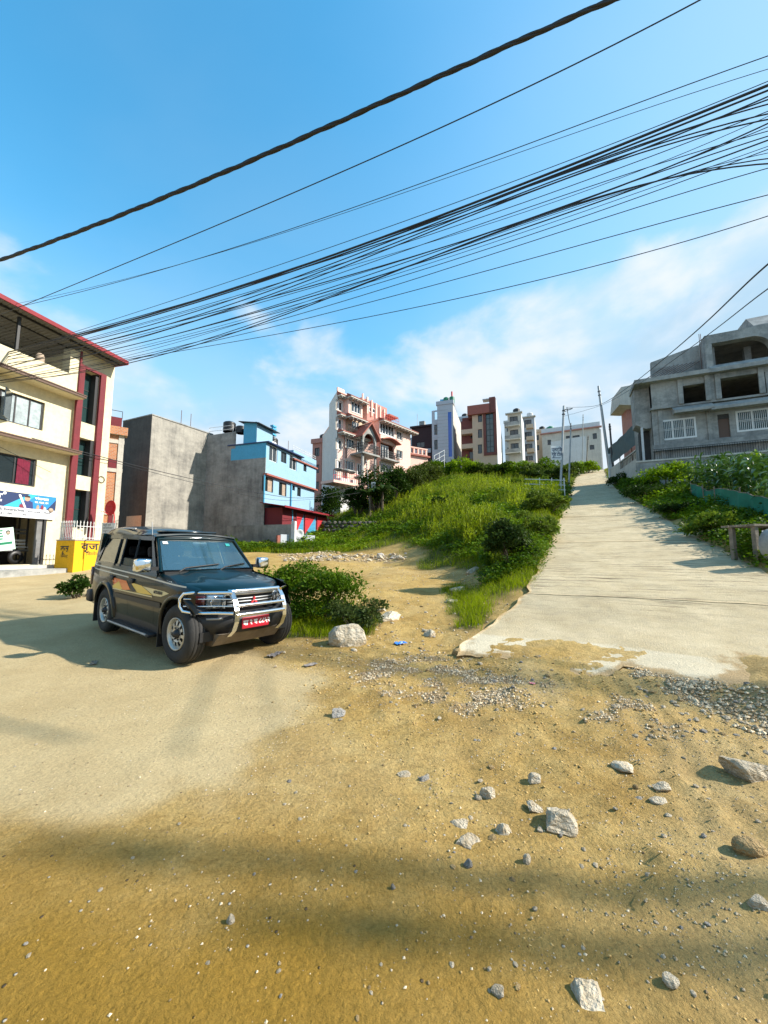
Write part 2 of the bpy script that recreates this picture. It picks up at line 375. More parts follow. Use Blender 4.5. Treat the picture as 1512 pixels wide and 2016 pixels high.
def build_ground():
    def axis(lo, hi, c, A, n):
        a, b = math.asinh((lo - c) / A), math.asinh((hi - c) / A); return c + A * np.sinh(np.linspace(a, b, n))
    xs = axis(-170, 170, 1.0, 2.4, 580); ys = axis(-14, 320, 2.4, 1.8, 580)
    X, Y = np.meshgrid(xs, ys); x = X.ravel(); y = Y.ravel(); z = hgt_np(x, y)
    nx, ny = len(xs), len(ys)
    i = np.arange(nx - 1)[None, :] + np.arange(ny - 1)[:, None] * nx
    f = np.stack([i, i + 1, i + 1 + nx, i + nx], -1).reshape(-1, 4)
    pale = sstep(sdist(x, y, PALE) + 0.9 * (fbm(x * 1.3, y * 1.3, 51, 5) - 0.5), -0.16, 0.18)
    pale = np.maximum(pale, sstep(-x, 9, 12) * sstep(y, 5, 8) * (1 - sstep(y, 24, 27)))
    pale = np.maximum(pale, 0.45 * sstep(x, 0.2, 1.6) * sstep(fbm(x * 0.9, y * 0.9, 57, 5), 0.36, 0.62) * (1 - sstep(y, 5.5, 7)))
    pale = np.maximum(pale, 0.28 * sstep(fbm(x * 0.6, y * 0.6, 58, 5), 0.48, 0.66) * (1 - sstep(y, 20, 26)) * sstep(y, 1.9, 2.7))
    grav = np.zeros_like(x)
    for P in GRAV: grav = np.maximum(grav, 0.8 * sstep(sdist(x, y, P) + 0.7 * (fbm(x * 3, y * 3, 61) - 0.5), -0.12, 0.25) * sstep(fbm(x * 4, y * 4, 63), 0.35, 0.6))
    c = np.stack([pale, grass_mask(x, y), grav], -1)
    m, nt, N, L, b = newmat('dry_earth')
    b.inputs['Roughness'].default_value = 0.95; b.inputs['Specular IOR Level'].default_value = 0.08
    at_ = N.new('ShaderNodeAttribute'); at_.attribute_name = 'Col'; sp = N.new('ShaderNodeSeparateColor'); L.new(at_.outputs['Color'], sp.inputs[0])
    tc = N.new('ShaderNodeTexCoord')
    def noise(scale, det=6, ro=0.6, sc=None, dist=0.0):
        n = N.new('ShaderNodeTexNoise'); n.inputs['Scale'].default_value = scale; n.inputs['Detail'].default_value = det; n.inputs['Roughness'].default_value = ro; n.inputs['Distortion'].default_value = dist
        if sc:
            mp = N.new('ShaderNodeMapping'); mp.inputs['Scale'].default_value = sc; mp.inputs['Rotation'].default_value = (0, 0, 0.38); L.new(tc.outputs['Object'], mp.inputs[0]); L.new(mp.outputs[0], n.inputs['Vector'])
        else: L.new(tc.outputs['Object'], n.inputs['Vector'])
        return n.outputs['Fac']
    def mr(v, a, b_, c_=0.0, d=1.0):
        r = N.new('ShaderNodeMapRange'); r.inputs[1].default_value = a; r.inputs[2].default_value = b_; r.inputs[3].default_value = c_; r.inputs[4].default_value = d; L.new(v, r.inputs[0]); return r.outputs[0]
    def mix(f_, a, b_, mode='MIX'):
        x_ = N.new('ShaderNodeMix'); x_.data_type = 'RGBA'; x_.blend_type = mode
        for k, v in ((0, f_), (6, a), (7, b_)):
            if isinstance(v, (tuple, float, int)): x_.inputs[k].default_value = (*v, 1) if isinstance(v, tuple) else v
            else: L.new(v, x_.inputs[k])
        return x_.outputs[2]
    ochre = mix(mr(noise(0.55, 5, 0.6), 0.36, 0.64), (0.37, 0.235, 0.075), (0.51, 0.345, 0.120))
    ochre = mix(mr(noise(2.2, 8, 0.72), 0.45, 0.72, 0, 0.7), ochre, (0.56, 0.41, 0.175))
    ochre = mix(mr(noise(7.0, 8, 0.75, (1.0, 3.0, 1.0), 0.6), 0.47, 0.68, 0, 0.55), ochre, (0.235, 0.145, 0.048))
    gp = N.new('ShaderNodeSeparateXYZ'); L.new(tc.outputs['Object'], gp.inputs[0]); cl = N.new('ShaderNodeMath'); cl.operation = 'MULTIPLY'      # a tongue of deeper clay at the near left
    wv = N.new('ShaderNodeMath'); wv.operation = 'MULTIPLY_ADD'; L.new(noise(1.4, 5, 0.6), wv.inputs[0]); wv.inputs[1].default_value = 1.2; L.new(gp.outputs[1], wv.inputs[2])
    L.new(mr(wv.outputs[0], 2.9, 2.1), cl.inputs[0]); L.new(mr(gp.outputs[0], 1.3, -0.3, 0.15, 0.85), cl.inputs[1])
    ochre = mix(cl.outputs[0], ochre, (0.345, 0.200, 0.030))
    palec = mix(mr(noise(1.1, 6, 0.65), 0.35, 0.7), (0.400, 0.302, 0.156), (0.490, 0.384, 0.212))
    palec = mix(mr(noise(26, 4, 0.7), 0.55, 0.74, 0, 0.5), palec, (0.25, 0.19, 0.115))
    gravc = mix(mr(noise(30, 4, 0.6), 0.35, 0.65), (0.16, 0.11, 0.065), (0.34, 0.26, 0.17))
    soil = mix(mr(noise(2.5, 5, 0.6), 0.35, 0.7), (0.045, 0.065, 0.014), (0.13, 0.115, 0.045))
    cc = mix(sp.outputs[0], ochre, palec); cc = mix(sp.outputs[2], cc, gravc); cc = mix(sp.outputs[1], cc, soil)
    grit = mr(noise(55, 6, 0.8), 0.28, 0.74, 0.70, 1.20); cc = mix(1.0, cc, grit, 'MULTIPLY')
    # scattered specks: pale chips and dark crumbs
    vo = N.new('ShaderNodeTexVoronoi'); vo.inputs['Scale'].default_value = 22; vo.feature = 'F1'; L.new(tc.outputs['Object'], vo.inputs['Vector'])
    chip = N.new('ShaderNodeMath'); chip.operation = 'MULTIPLY'; L.new(mr(vo.outputs['Distance'], 0.10, 0.17, 1, 0), chip.inputs[0])
    cs = N.new('ShaderNodeSeparateColor'); L.new(vo.outputs['Color'], cs.inputs[0]); L.new(mr(cs.outputs[0], 0.80, 0.84), chip.inputs[1])
    cc = mix(chip.outputs[0], cc, mix(mr(cs.outputs[1], 0.45, 0.55), (0.16, 0.115, 0.07), (0.58, 0.52, 0.42)))
    L.new(cc, b.inputs['Base Color'])
    h1 = noise(34, 8, 0.7); h2 = noise(9, 6, 0.65, (1.0, 2.2, 1.0)); ad = N.new('ShaderNodeMath'); ad.operation = 'ADD'; L.new(h1, ad.inputs[0]); L.new(h2, ad.inputs[1])
    ad2 = N.new('ShaderNodeMath'); ad2.operation = 'ADD'; L.new(ad.outputs[0], ad2.inputs[0]); L.new(chip.outputs[0], ad2.inputs[1])
    bp = N.new('ShaderNodeBump'); bp.inputs['Distance'].default_value = 0.035; L.new(mr(sp.outputs[0], 0, 1, 1.0, 0.5), bp.inputs['Strength']); L.new(ad2.outputs[0], bp.inputs['Height']); L.new(bp.outputs[0], b.inputs['Normal'])
    g = mesh_np('ground', np.stack([x, y, z], -1), f, m, None, c, True); tag(g, 'dry ochre earth with a pale packed patch', 'ground', kind='structure')
build_ground()

def build_road():
    """the concrete ramp up the hill, cast in bays with raked grooves across"""
    m, nt, N, L, b = newmat('raked_concrete'); b.inputs['Roughness'].default_value = 0.9; b.inputs['Specular IOR Level'].default_value = 0.15
    uv = N.new('ShaderNodeAttribute'); uv.attribute_name = 'Col'; sp = N.new('ShaderNodeSeparateColor'); L.new(uv.outputs['Color'], sp.inputs[0])
    tc = N.new('ShaderNodeTexCoord')
    def noise(vec, scale, det=6, ro=0.6):
        n = N.new('ShaderNodeTexNoise'); n.inputs['Scale'].default_value = scale; n.inputs['Detail'].default_value = det; n.inputs['Roughness'].default_value = ro; L.new(vec, n.inputs['Vector']); return n.outputs['Fac']
    def mr(v, a, b_, c_=0.0, d=1.0):
        r = N.new('ShaderNodeMapRange'); r.inputs[1].default_value = a; r.inputs[2].default_value = b_; r.inputs[3].default_value = c_; r.inputs[4].default_value = d; L.new(v, r.inputs[0]); return r.outputs[0]
    def mix(f_, a, b_, mode='MIX'):
        x_ = N.new('ShaderNodeMix'); x_.data_type = 'RGBA'; x_.blend_type = mode
        for k, v in ((0, f_), (6, a), (7, b_)):
            if isinstance(v, (tuple, float, int)): x_.inputs[k].default_value = (*v, 1) if isinstance(v, tuple) else v
            else: L.new(v, x_.inputs[k])
        return x_.outputs[2]
    mp = N.new('ShaderNodeMapping'); mp.inputs['Rotation'].default_value = (0, 0, math.atan2(RD[0], RD[1])); L.new(tc.outputs['Object'], mp.inputs[0])
    mpl = N.new('ShaderNodeMapping'); mpl.inputs['Scale'].default_value = (0.5, 7.0, 1.0); L.new(mp.outputs[0], mpl.inputs[0])
    lines = noise(mpl.outputs[0], 1.0, 4, 0.75)
    groove = mr(lines, 0.545, 0.66)
    sv_ = N.new('ShaderNodeSeparateXYZ'); L.new(mp.outputs[0], sv_.inputs[0])
    ph = N.new('ShaderNodeMath'); ph.operation = 'MULTIPLY_ADD'; L.new(noise(tc.outputs['Object'], 0.9, 3), ph.inputs[0]); ph.inputs[1].default_value = 9.0; L.new(sv_.outputs[1], ph.inputs[2])
    sc_ = N.new('ShaderNodeMath'); sc_.operation = 'MULTIPLY_ADD'; L.new(sv_.outputs[1], sc_.inputs[0]); sc_.inputs[1].default_value = 24.0; L.new(ph.outputs[0], sc_.inputs[2])
    sn = N.new('ShaderNodeMath'); sn.operation = 'SINE'; L.new(sc_.outputs[0], sn.inputs[0])
    mpg = N.new('ShaderNodeMapping'); mpg.inputs['Scale'].default_value = (0.9, 3.2, 1.0); L.new(mp.outputs[0], mpg.inputs[0])
    gg = N.new('ShaderNodeMath'); gg.operation = 'MULTIPLY'; L.new(mr(sn.outputs[0], 0.70, 0.96), gg.inputs[0]); L.new(mr(noise(mpg.outputs[0], 1.0, 5, 0.7), 0.46, 0.58), gg.inputs[1])
    gx = N.new('ShaderNodeMath'); gx.operation = 'MAXIMUM'; L.new(gg.outputs[0], gx.inputs[0]); L.new(groove, gx.inputs[1]); groove = gx.outputs[0]
    patchy = mr(noise(tc.outputs['Object'], 0.8, 5), 0.42, 0.62)
    gm = N.new('ShaderNodeMath'); gm.operation = 'MULTIPLY'; L.new(groove, gm.inputs[0]); L.new(mr(patchy, 0, 1, 0.35, 1.0), gm.inputs[1])
    gm2 = N.new('ShaderNodeMath'); gm2.operation = 'MULTIPLY'; L.new(gm.outputs[0], gm2.inputs[0]); L.new(sp.outputs[1], gm2.inputs[1])
    cc = mix(mr(noise(tc.outputs['Object'], 1.3, 7, 0.65), 0.32, 0.7), (0.444, 0.351, 0.209), (0.588, 0.483, 0.311))
    cc = mix(mr(noise(tc.outputs['Object'], 6, 7, 0.7), 0.50, 0.74, 0, 0.5), cc, (0.34, 0.285, 0.205))
    smooth_c = mix(mr(noise(tc.outputs['Object'], 2.2, 7, 0.65), 0.3, 0.7), (0.516, 0.437, 0.301), (0.624, 0.540, 0.383))
    cc = mix(sp.outputs[0], cc, smooth_c)
    cc = mix(gm2.outputs[0], cc, (0.17, 0.13, 0.08))
    dn = N.new('ShaderNodeMath'); dn.operation = 'MULTIPLY_ADD'; L.new(sp.outputs[2], dn.inputs[0]); dn.inputs[1].default_value = 0.75; L.new(mr(noise(tc.outputs['Object'], 3.5, 7, 0.7), 0.3, 0.75, -0.35, 0.45), dn.inputs[2])
    cc = mix(mr(dn.outputs[0], 0.28, 0.55, 0, 0.85), cc, (0.33, 0.22, 0.10))
    cc = mix(mr(noise(tc.outputs['Object'], 0.45, 6, 0.6), 0.50, 0.72, 0, 0.40), cc, (0.324, 0.270, 0.178))
    cc = mix(1.0, cc, mr(noise(tc.outputs['Object'], 60, 5, 0.75), 0.3, 0.7, 0.80, 1.14), 'MULTIPLY')
    L.new(cc, b.inputs['Base Color'])
    hs = N.new('ShaderNodeMath'); hs.operation = 'SUBTRACT'; L.new(noise(tc.outputs['Object'], 40, 7, 0.7), hs.inputs[0]); L.new(gm2.outputs[0], hs.inputs[1])
    bp = N.new('ShaderNodeBump'); bp.inputs['Strength'].default_value = 0.8; bp.inputs['Distance'].default_value = 0.025; L.new(hs.outputs[0], bp.inputs['Height']); L.new(bp.outputs[0], b.inputs['Normal'])
    # one bay after the other, each a slab of its own with a thin joint
    root = tag(bpy.data.objects.new('road', None), 'pale concrete road climbing the hill', 'road', kind='structure'); COL.objects.link(root)
    joints = [-4.85, -1.2, 5.5, 13.5, 22.5, 31.0, 42, 54, 68, 84, 104]
    for q in range(len(joints) - 1):
        s0, s1 = joints[q] + 0.012, joints[q + 1] - 0.012
        ns = int(max(24, (s1 - s0) / (0.06 if q < 2 else 0.25))); ns = min(ns, 110); nt_ = 60 if q < 2 else 26
        sv = np.linspace(s0, s1, ns); tv = np.linspace(-1, 1, nt_)
        Sg, Tg = np.meshgrid(sv, tv, indexing='ij')
        wob = np.where(Tg > 0, np.interp(Sg, np.arange(-6, 110, 0.37), np.random.default_rng(5).uniform(-0.06, 0.06, len(np.arange(-6, 110, 0.37)))), np.interp(Sg, np.arange(-6, 110, 0.41), np.random.default_rng(6).uniform(-0.06, 0.06, len(np.arange(-6, 110, 0.41))))) * np.clip((np.abs(Tg) - 0.5) * 2, 0, 1)
        flare = 0.55 * np.clip(-1.0 - Sg, 0, 3.2) ** 1.0 * 0.3
        half = RHALF + wob + flare * (Tg < 0) + 0.6 * np.clip(-0.6 - Sg, 0, 4) * (Tg > 0)
        T = Tg * half + 0.0006 * np.clip(Sg - 20, 0, 200) ** 2 * 0.55
        if q == 0:                                       # ragged foot: the slab ends unevenly in the gravel
            foot = -4.50 + np.interp(Tg, np.linspace(-1, 1, 40), np.random.default_rng(8).uniform(-0.07, 0.07, 40)) + 0.35 * (fbm(Tg * 2.6 + 9, 0 * Tg, 81, 2) - 0.5) - 0.22 * np.exp(-((Tg + 0.42) / 0.10) ** 2) + 0.30 * np.exp(-((Tg + 0.25) / 0.07) ** 2) + 0.45 * sstep(Tg, 0.0, 0.2) + 0.10 * np.sign(np.sin(Tg * 37)) * (fbm(Tg * 9, 0 * Tg, 87) - 0.4)
            Sg = foot + (Sg - s0) / (s1 - s0) * (s1 - foot)
        x = RC[0] + RD[0] * Sg + RN[0] * T; y = RC[1] + RD[1] * Sg + RN[1] * T
        z = rprof(RC[1] + RD[1] * Sg) + 0.018 + (fbm(x * 1.4, y * 1.4, 91) - 0.5) * 0.035 + (fbm(x * 7, y * 7, 93, 3) - 0.5) * 0.012
        if q == 0: z = z - 0.012 * np.clip(1 - (Sg - foot) / 0.12, 0, 1)
        z = z - 0.02 * np.clip((np.abs(Tg) - 0.9) / 0.1, 0, 1) * fbm(Sg * 2, Tg * 3, 73)
        sm = (q == 0) * (1 - sstep(Sg - (-3.55 + 0.25 * (fbm(Tg * 3, 0 * Tg, 83) - 0.5) - 1.2 * sstep(Tg, 0.0, 0.2)), -0.02, 0.03))
        rk = sstep(Sg, -3.2, -0.5) 
        top = np.stack([x, y, z], -1).reshape(-1, 3); n0 = len(top)
        i = np.arange(ns - 1)[:, None] * nt_ + np.arange(nt_ - 1)[None, :]
        f = np.stack([i, i + nt_, i + nt_ + 1, i + 1], -1).reshape(-1, 4)[:, ::-1]
        # skirt down the border so the slab has thickness
        ring = list(range(nt_)) + [nt_ - 1 + nt_ * k for k in range(1, ns)] + [n0 - 1 - k for k in range(1, nt_)] + [nt_ * k for k in range(ns - 2, 0, -1)]
        low = top[ring] - np.array([0, 0, 0.16]); R = len(ring)
        sk = np.array([[ring[k], ring[(k + 1) % R], n0 + (k + 1) % R, n0 + k] for k in range(R)])
        dust = 0.7 * np.clip((np.abs(Tg) - 0.85) / 0.15, 0, 1) ** 2
        if q == 0: dust = np.maximum(dust, np.clip(1 - (Sg - foot) / np.where(Tg > 0.05, 1.3, 0.35), 0, 1))
        col = np.stack([sm, rk + 0 * sm, dust], -1).reshape(-1, 3); col = np.concatenate([col, col[ring]])
        mesh_np('slab', np.concatenate([top, low]), np.concatenate([f, sk]), m, root, col, True)
build_road()

# ------------------------------------------------------------------ building kit
plain('glass_dark', (0.018, 0.026, 0.03), 0.06, spec=0.9)
plain('glass_green', (0.02, 0.045, 0.045), 0.05, spec=1.0)
plain('glass_blue', (0.015, 0.09, 0.42), 0.08, spec=0.8)
plain('frame_black', (0.02, 0.02, 0.022), 0.5)
plain('frame_white', (0.72, 0.72, 0.70), 0.5, var=0.08)
plain('frame_brown', (0.10, 0.055, 0.035), 0.6)
plain('curtain_pale', (0.55, 0.60, 0.62), 0.9, var=0.25, vscale=6)
plain('curtain_red', (0.16, 0.01, 0.035), 0.9, var=0.4, vscale=7)
plain('curtain_tan', (0.35, 0.27, 0.20), 0.9, var=0.3, vscale=5)
plain('curtain_glass', (0.36, 0.42, 0.44), 0.12, spec=0.8, var=0.35, vscale=4)
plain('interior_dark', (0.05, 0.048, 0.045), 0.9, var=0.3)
weathered('cream_paint', (0.688, 0.619, 0.430), (0.430, 0.370, 0.249), 0.45, 0.8, 0.5, 0.8)
weathered('maroon_paint', (0.17, 0.028, 0.035), (0.10, 0.022, 0.026), 0.5, 0.6, 1.2, 0.6)
weathered('white_plaster', (0.619, 0.619, 0.611), (0.387, 0.387, 0.378), 0.4, 0.9, 0.5)
weathered('grey_cement', (0.37, 0.345, 0.295), (0.125, 0.12, 0.11), 0.85, 0.7, 0.4, hard=0.5)
weathered('shaded_cement', (0.085, 0.082, 0.076), (0.035, 0.035, 0.034), 0.8, 0.6, 0.4)
weathered('raw_concrete', (0.36, 0.355, 0.33), (0.155, 0.16, 0.155), 0.8, 0.7, 0.6, hard=1.0)
weathered('blue_paint', (0.26, 0.42, 0.54), (0.19, 0.32, 0.41), 0.35, 0.6, 0.7, 0.7)
weathered('blue_sheet', (0.08, 0.36, 0.55), (0.06, 0.27, 0.42), 0.4, 0.5, 0.9, 0.5)
weathered('pink_paint', (0.80, 0.52, 0.43), (0.66, 0.42, 0.35), 0.3, 0.8, 0.5, 0.8)
weathered('terracotta', (0.34, 0.12, 0.09), (0.21, 0.075, 0.06), 0.5, 0.5, 1.5, 0.8)
weathered('panel_grey', (0.430, 0.464, 0.499), (0.310, 0.335, 0.361), 0.3, 0.7, 0.8, 0.6)
weathered('tan_paint', (0.585, 0.439, 0.310), (0.430, 0.310, 0.215), 0.4, 0.7, 0.7, 0.8)
weathered('brown_paint', (0.20, 0.075, 0.06), (0.11, 0.045, 0.04), 0.5, 0.7, 0.8, 0.8)
weathered('dark_brick', (0.055, 0.032, 0.035), (0.03, 0.02, 0.022), 0.5, 0.5, 1.2, 0.8)
weathered('offwhite_paint', (0.568, 0.533, 0.464), (0.327, 0.301, 0.267), 0.55, 1.0, 0.6, 0.8)
weathered('red_sheet', (0.24, 0.022, 0.03), (0.14, 0.02, 0.025), 0.5, 0.5, 1.0, 0.55)
weathered('zinc_sheet', (0.20, 0.20, 0.20), (0.09, 0.085, 0.08), 0.6, 0.5, 0.9, 0.55)
weathered('yellow_paint', (0.80, 0.42, 0.015), (0.42, 0.22, 0.02), 0.35, 0.6, 1.3, 0.75)
plain('tank_black', (0.012, 0.012, 0.013), 0.45)
plain('tank_green', (0.01, 0.16, 0.085), 0.45)
plain('white_steel', (0.66, 0.66, 0.64), 0.5, var=0.1)
plain('steel', (0.35, 0.36, 0.37), 0.45, metal=0.7, var=0.2)
plain('steel_dark', (0.05, 0.05, 0.05), 0.5, metal=0.5)
plain('red_paint', (0.52, 0.02, 0.025), 0.5)
plain('rust', (0.15, 0.06, 0.03), 0.85, var=0.4, vscale=8)
plain('black_ink', (0.015, 0.015, 0.017), 0.6)
plain('white_ink', (0.80, 0.80, 0.80), 0.6)
plain('grey_ink', (0.16, 0.17, 0.19), 0.6)
def brick_mat():
    m, nt, N, L, b = newmat('orange_brick'); b.inputs['Roughness'].default_value = 0.9
    tc = N.new('ShaderNodeTexCoord'); sp = N.new('ShaderNodeSeparateXYZ'); L.new(tc.outputs['Object'], sp.inputs[0]); cb = N.new('ShaderNodeCombineXYZ')
    L.new(sp.outputs[0], cb.inputs[0]); L.new(sp.outputs[2], cb.inputs[1])
    br = N.new('ShaderNodeTexBrick'); br.inputs['Scale'].default_value = 2.6; br.inputs['Color1'].default_value = (0.62, 0.23, 0.08, 1); br.inputs['Color2'].default_value = (0.44, 0.14, 0.05, 1)
    br.inputs['Mortar'].default_value = (0.42, 0.36, 0.28, 1); br.inputs['Mortar Size'].default_value = 0.035; L.new(cb.outputs[0], br.inputs['Vector']); L.new(br.outputs['Color'], b.inputs['Base Color'])
    bp = N.new('ShaderNodeBump'); bp.inputs['Distance'].default_value = 0.02; L.new(br.outputs['Fac'], bp.inputs['Height']); bp.invert = True; L.new(bp.outputs[0], b.inputs['Normal'])
brick_mat()

class Bld:
    """a building with a local frame: x along its front (left to right from outside), y into it, z up"""
    def __init__(s, name, label, cat, px, Y, tan, zb, group=None, sign=1):
        d = Vector((tan, 1.0)).normalized() * sign; X = (px - 756) / 757.0 * Y
        # depth along the view axis is close to Y for these small pitches; solve on the horizontal plane
        s.o = Vector((X, Y, zb)); s.d = d; s.n = Vector((-d.y, d.x))
        s.root = empty(name, label, cat, s.o, math.atan2(d.y, d.x), group)
    def q(s, px, py, y=0.0):
        r = ray(px, py); ox = s.o.x + s.n.x * y; oy = s.o.y + s.n.y * y
        # solve r.x*k = ox + d.x*u ; r.y*k = oy + d.y*u
        det = r.x * -s.d.y + s.d.x * r.y
        k = (ox * -s.d.y + s.d.x * oy) / det; u = (r.x * oy - r.y * ox) / det
        return u, CAM_H + r.z * k - s.o.z
    def rect(s, x0, y0, x1, y1, yoff=0.0):
        """local rectangle from two picture corners (left-top, right-bottom), squared up"""
        a, zt0 = s.q(x0, (y0 + y1) / 2, yoff); b, _ = s.q(x1, (y0 + y1) / 2, yoff); xm = (x0 + x1) / 2
        _, zt = s.q(xm, y0, yoff); _, zb = s.q(xm, y1, yoff)
        return (a, b, zb, zt)
    def wall(s, x0, x1, z0, z1, holes, mat, y=0.0, t=0.22, name='wall'):
        m = MB(); xs = sorted({x0, x1, *[min(max(h[0], x0), x1) for h in holes], *[min(max(h[1], x0), x1) for h in holes]})
        zs = sorted({z0, z1, *[min(max(h[2], z0), z1) for h in holes], *[min(max(h[3], z0), z1) for h in holes]})
        for i in range(len(xs) - 1):
            for j in range(len(zs) - 1):
                cx, cz = (xs[i] + xs[i + 1]) / 2, (zs[j] + zs[j + 1]) / 2
                if any(h[0] < cx < h[1] and h[2] < cz < h[3] for h in holes): continue
                m.quad((xs[i], y, zs[j]), (xs[i + 1], y, zs[j]), (xs[i + 1], y, zs[j + 1]), (xs[i], y, zs[j + 1]))
        for a, b, c, d in holes:
            a, b, c, d = max(a, x0), min(b, x1), max(c, z0), min(d, z1)
            m.quad((a, y, c), (a, y + t, c), (b, y + t, c), (b, y, c)); m.quad((a, y, d), (b, y, d), (b, y + t, d), (a, y + t, d))
            m.quad((a, y, c), (a, y, d), (a, y + t, d), (a, y + t, c)); m.quad((b, y, c), (b, y + t, c), (b, y + t, d), (b, y, d))
        return m.build(name, MATS[mat], s.root)
    def shell(s, x0, x1, y0, y1, z0, z1, mat, name='wall_shell', front=False, skew=0.0):
        m = MB(); xb = x0 + skew * (y1 - y0)
        if front: m.quad((x0, y0, z0), (x1, y0, z0), (x1, y0, z1), (x0, y0, z1))
        m.quad((x1, y0, z0), (x1, y1, z0), (x1, y1, z1), (x1, y0, z1)); m.quad((xb, y1, z0), (x0, y0, z0), (x0, y0, z1), (xb, y1, z1))
        m.quad((x1, y1, z0), (xb, y1, z0), (xb, y1, z1), (x1, y1, z1)); m.quad((x0, y0, z1), (x1, y0, z1), (x1, y1, z1), (xb, y1, z1))
        return m.build(name, MATS[mat], s.root)
    def box(s, name, x0, y0, z0, x1, y1, z1, mat, parent=None):
        return MB().box(x0, y0, z0, x1, y1, z1).build(name, MATS[mat], parent or s.root)
    def window(s, r, y=0.0, depth=0.12, nx=2, nz=1, fw=0.06, frame='frame_black', pane='glass_dark', split=False, sill=None, curtain=None, bars=None, surround=None):
        x0, x1, z0, z1 = r; yy = y + depth; m = MB()
        m.box(x0, yy - 0.03, z0, x1, yy + 0.03, z0 + fw); m.box(x0, yy - 0.03, z1 - fw, x1, yy + 0.03, z1)
        m.box(x0, yy - 0.03, z0 + fw, x0 + fw, yy + 0.03, z1 - fw); m.box(x1 - fw, yy - 0.03, z0 + fw, x1, yy + 0.03, z1 - fw)
        for i in range(1, nx): c = x0 + (x1 - x0) * i / nx; m.box(c - fw * 0.4, yy - 0.025, z0 + fw, c + fw * 0.4, yy + 0.025, z1 - fw)
        for j in range(1, nz): c = z0 + (z1 - z0) * j / nz; m.box(x0 + fw, yy - 0.02, c - fw * 0.35, x1 - fw, yy + 0.02, c + fw * 0.35)
        w = m.build('window', MATS[frame], s.root)
        def pq(a, b, c, d, i=0): MB().box(a, yy + 0.004, c, b, yy + 0.012, d).build('pane', MATS[pane if isinstance(pane, str) else pane[i]], w)
        if split:
            for i in range(nx):
                for j in range(nz): pq(x0 + (x1 - x0) * i / nx, x0 + (x1 - x0) * (i + 1) / nx, z0 + (z1 - z0) * j / nz, z0 + (z1 - z0) * (j + 1) / nz, i)
        else: pq(x0, x1, z0, z1)
        if sill: MB().box(x0 - 0.08, y - 0.10, z0 - 0.09, x1 + 0.08, y + 0.05, z0 - 0.01).build('sill', MATS[sill], w)
        if surround:
            g = 0.13; q = MB(); yo = y - 0.05
            q.box(x0 - g, yo, z1 + 0.002, x1 + g, y + 0.04, z1 + g); q.box(x0 - g, yo, z0 - g, x1 + g, y + 0.04, z0 - 0.002); q.box(x0 - g, yo, z0, x0 - 0.002, y + 0.04, z1); q.box(x1 + 0.002, yo, z0, x1 + g, y + 0.04, z1)
            q.build('surround', MATS[surround], w)
        if curtain:
            q = MB(); n = 14; xa, xb, nm = curtain
            pts = [(xa + (xb - xa) * i / n, yy + 0.05 + 0.025 * (i % 2)) for i in range(n + 1)]
            for i in range(n): q.quad((pts[i][0], pts[i][1], z0 + 0.02), (pts[i + 1][0], pts[i + 1][1], z0 + 0.02), (pts[i + 1][0], pts[i + 1][1], z1 - 0.02), (pts[i][0], pts[i][1], z1 - 0.02))
            q.build('curtain', MATS[nm], w)
        if bars:
            q = MB(); n = max(3, int((x1 - x0) / bars))
            for i in range(1, n): c = x0 + (x1 - x0) * i / n; q.box(c - 0.012, yy - 0.06, z0 + fw, c + 0.012, yy - 0.036, z1 - fw)
            for c in (z0 + (z1 - z0) * 0.47, z0 + (z1 - z0) * 0.53): q.box(x0 + fw, yy - 0.064, c - 0.012, x1 - fw, yy - 0.034, c + 0.012)
            q.build('window_bars', MATS['white_steel'], w)
        return w
    def tank(s, x, y, z, r, h, mat):
        prof = [(r * 0.98, 0), (r, 0.04)]
        for i in range(1, 6): zz = h * 0.82 * i / 6; prof += [(r, zz - 0.03), (r * 0.965, zz), (r, zz + 0.03)]
        prof += [(r, h * 0.82), (r * 0.86, h * 0.90), (r * 0.4, h * 0.96), (r * 0.38, h), (0, h)]
        return MB().lathe(prof, 20, (x, y, z)).build('water_tank', MATS[mat], s.root)
    def railing(s, pts, h, mat, step=1.2, parent=None, rails=3, r=0.022):
        m = MB()
        for a, b in zip(pts[:-1], pts[1:]):
            a = Vector(a); b = Vector(b); n = max(1, int((b - a).length / step))
            for k in range(rails): zz = Vector((0, 0, h * (k + 1) / rails)); m.tube([a + zz, b + zz], r, 6)
            for k in range(n + 1): p = a + (b - a) * k / n; m.tube([p, p + Vector((0, 0, h))], r, 6)
        return m.build('railing', MATS[mat], parent or s.root)
def tilted_sheet(m, x0, x1, y0, z0, y1, z1, t=0.03, pitch=0.0, amp=0.02):
    """roof sheet between two level edges, ribbed when pitch is given"""
    if not pitch:
        m.add([(x0, y0, z0), (x1, y0, z0), (x1, y1, z1), (x0, y1, z1), (x0, y0, z0 + t), (x1, y0, z0 + t), (x1, y1, z1 + t), (x0, y1, z1 + t)],
              [(0, 3, 2, 1), (4, 5, 6, 7), (0, 1, 5, 4), (1, 2, 6, 5), (2, 3, 7, 6), (3, 0, 4, 7)]); return m
    n = int((x1 - x0) / pitch * 2); vs = []; fs = []
    for i in range(n + 1):
        x = x0 + (x1 - x0) * i / n; dz = amp * (i % 2); vs += [(x, y0, z0 + dz), (x, y1, z1 + dz), (x, y0, z0 + dz + t), (x, y1, z1 + dz + t)]
    for i in range(n): a = i * 4; b = a + 4; fs += [(a, b, b + 1, a + 1), (a + 2, a + 3, b + 3, b + 2), (a, a + 2, b + 2, b), (a + 1, b + 1, b + 3, a + 3)]
    return m.add(vs, fs)

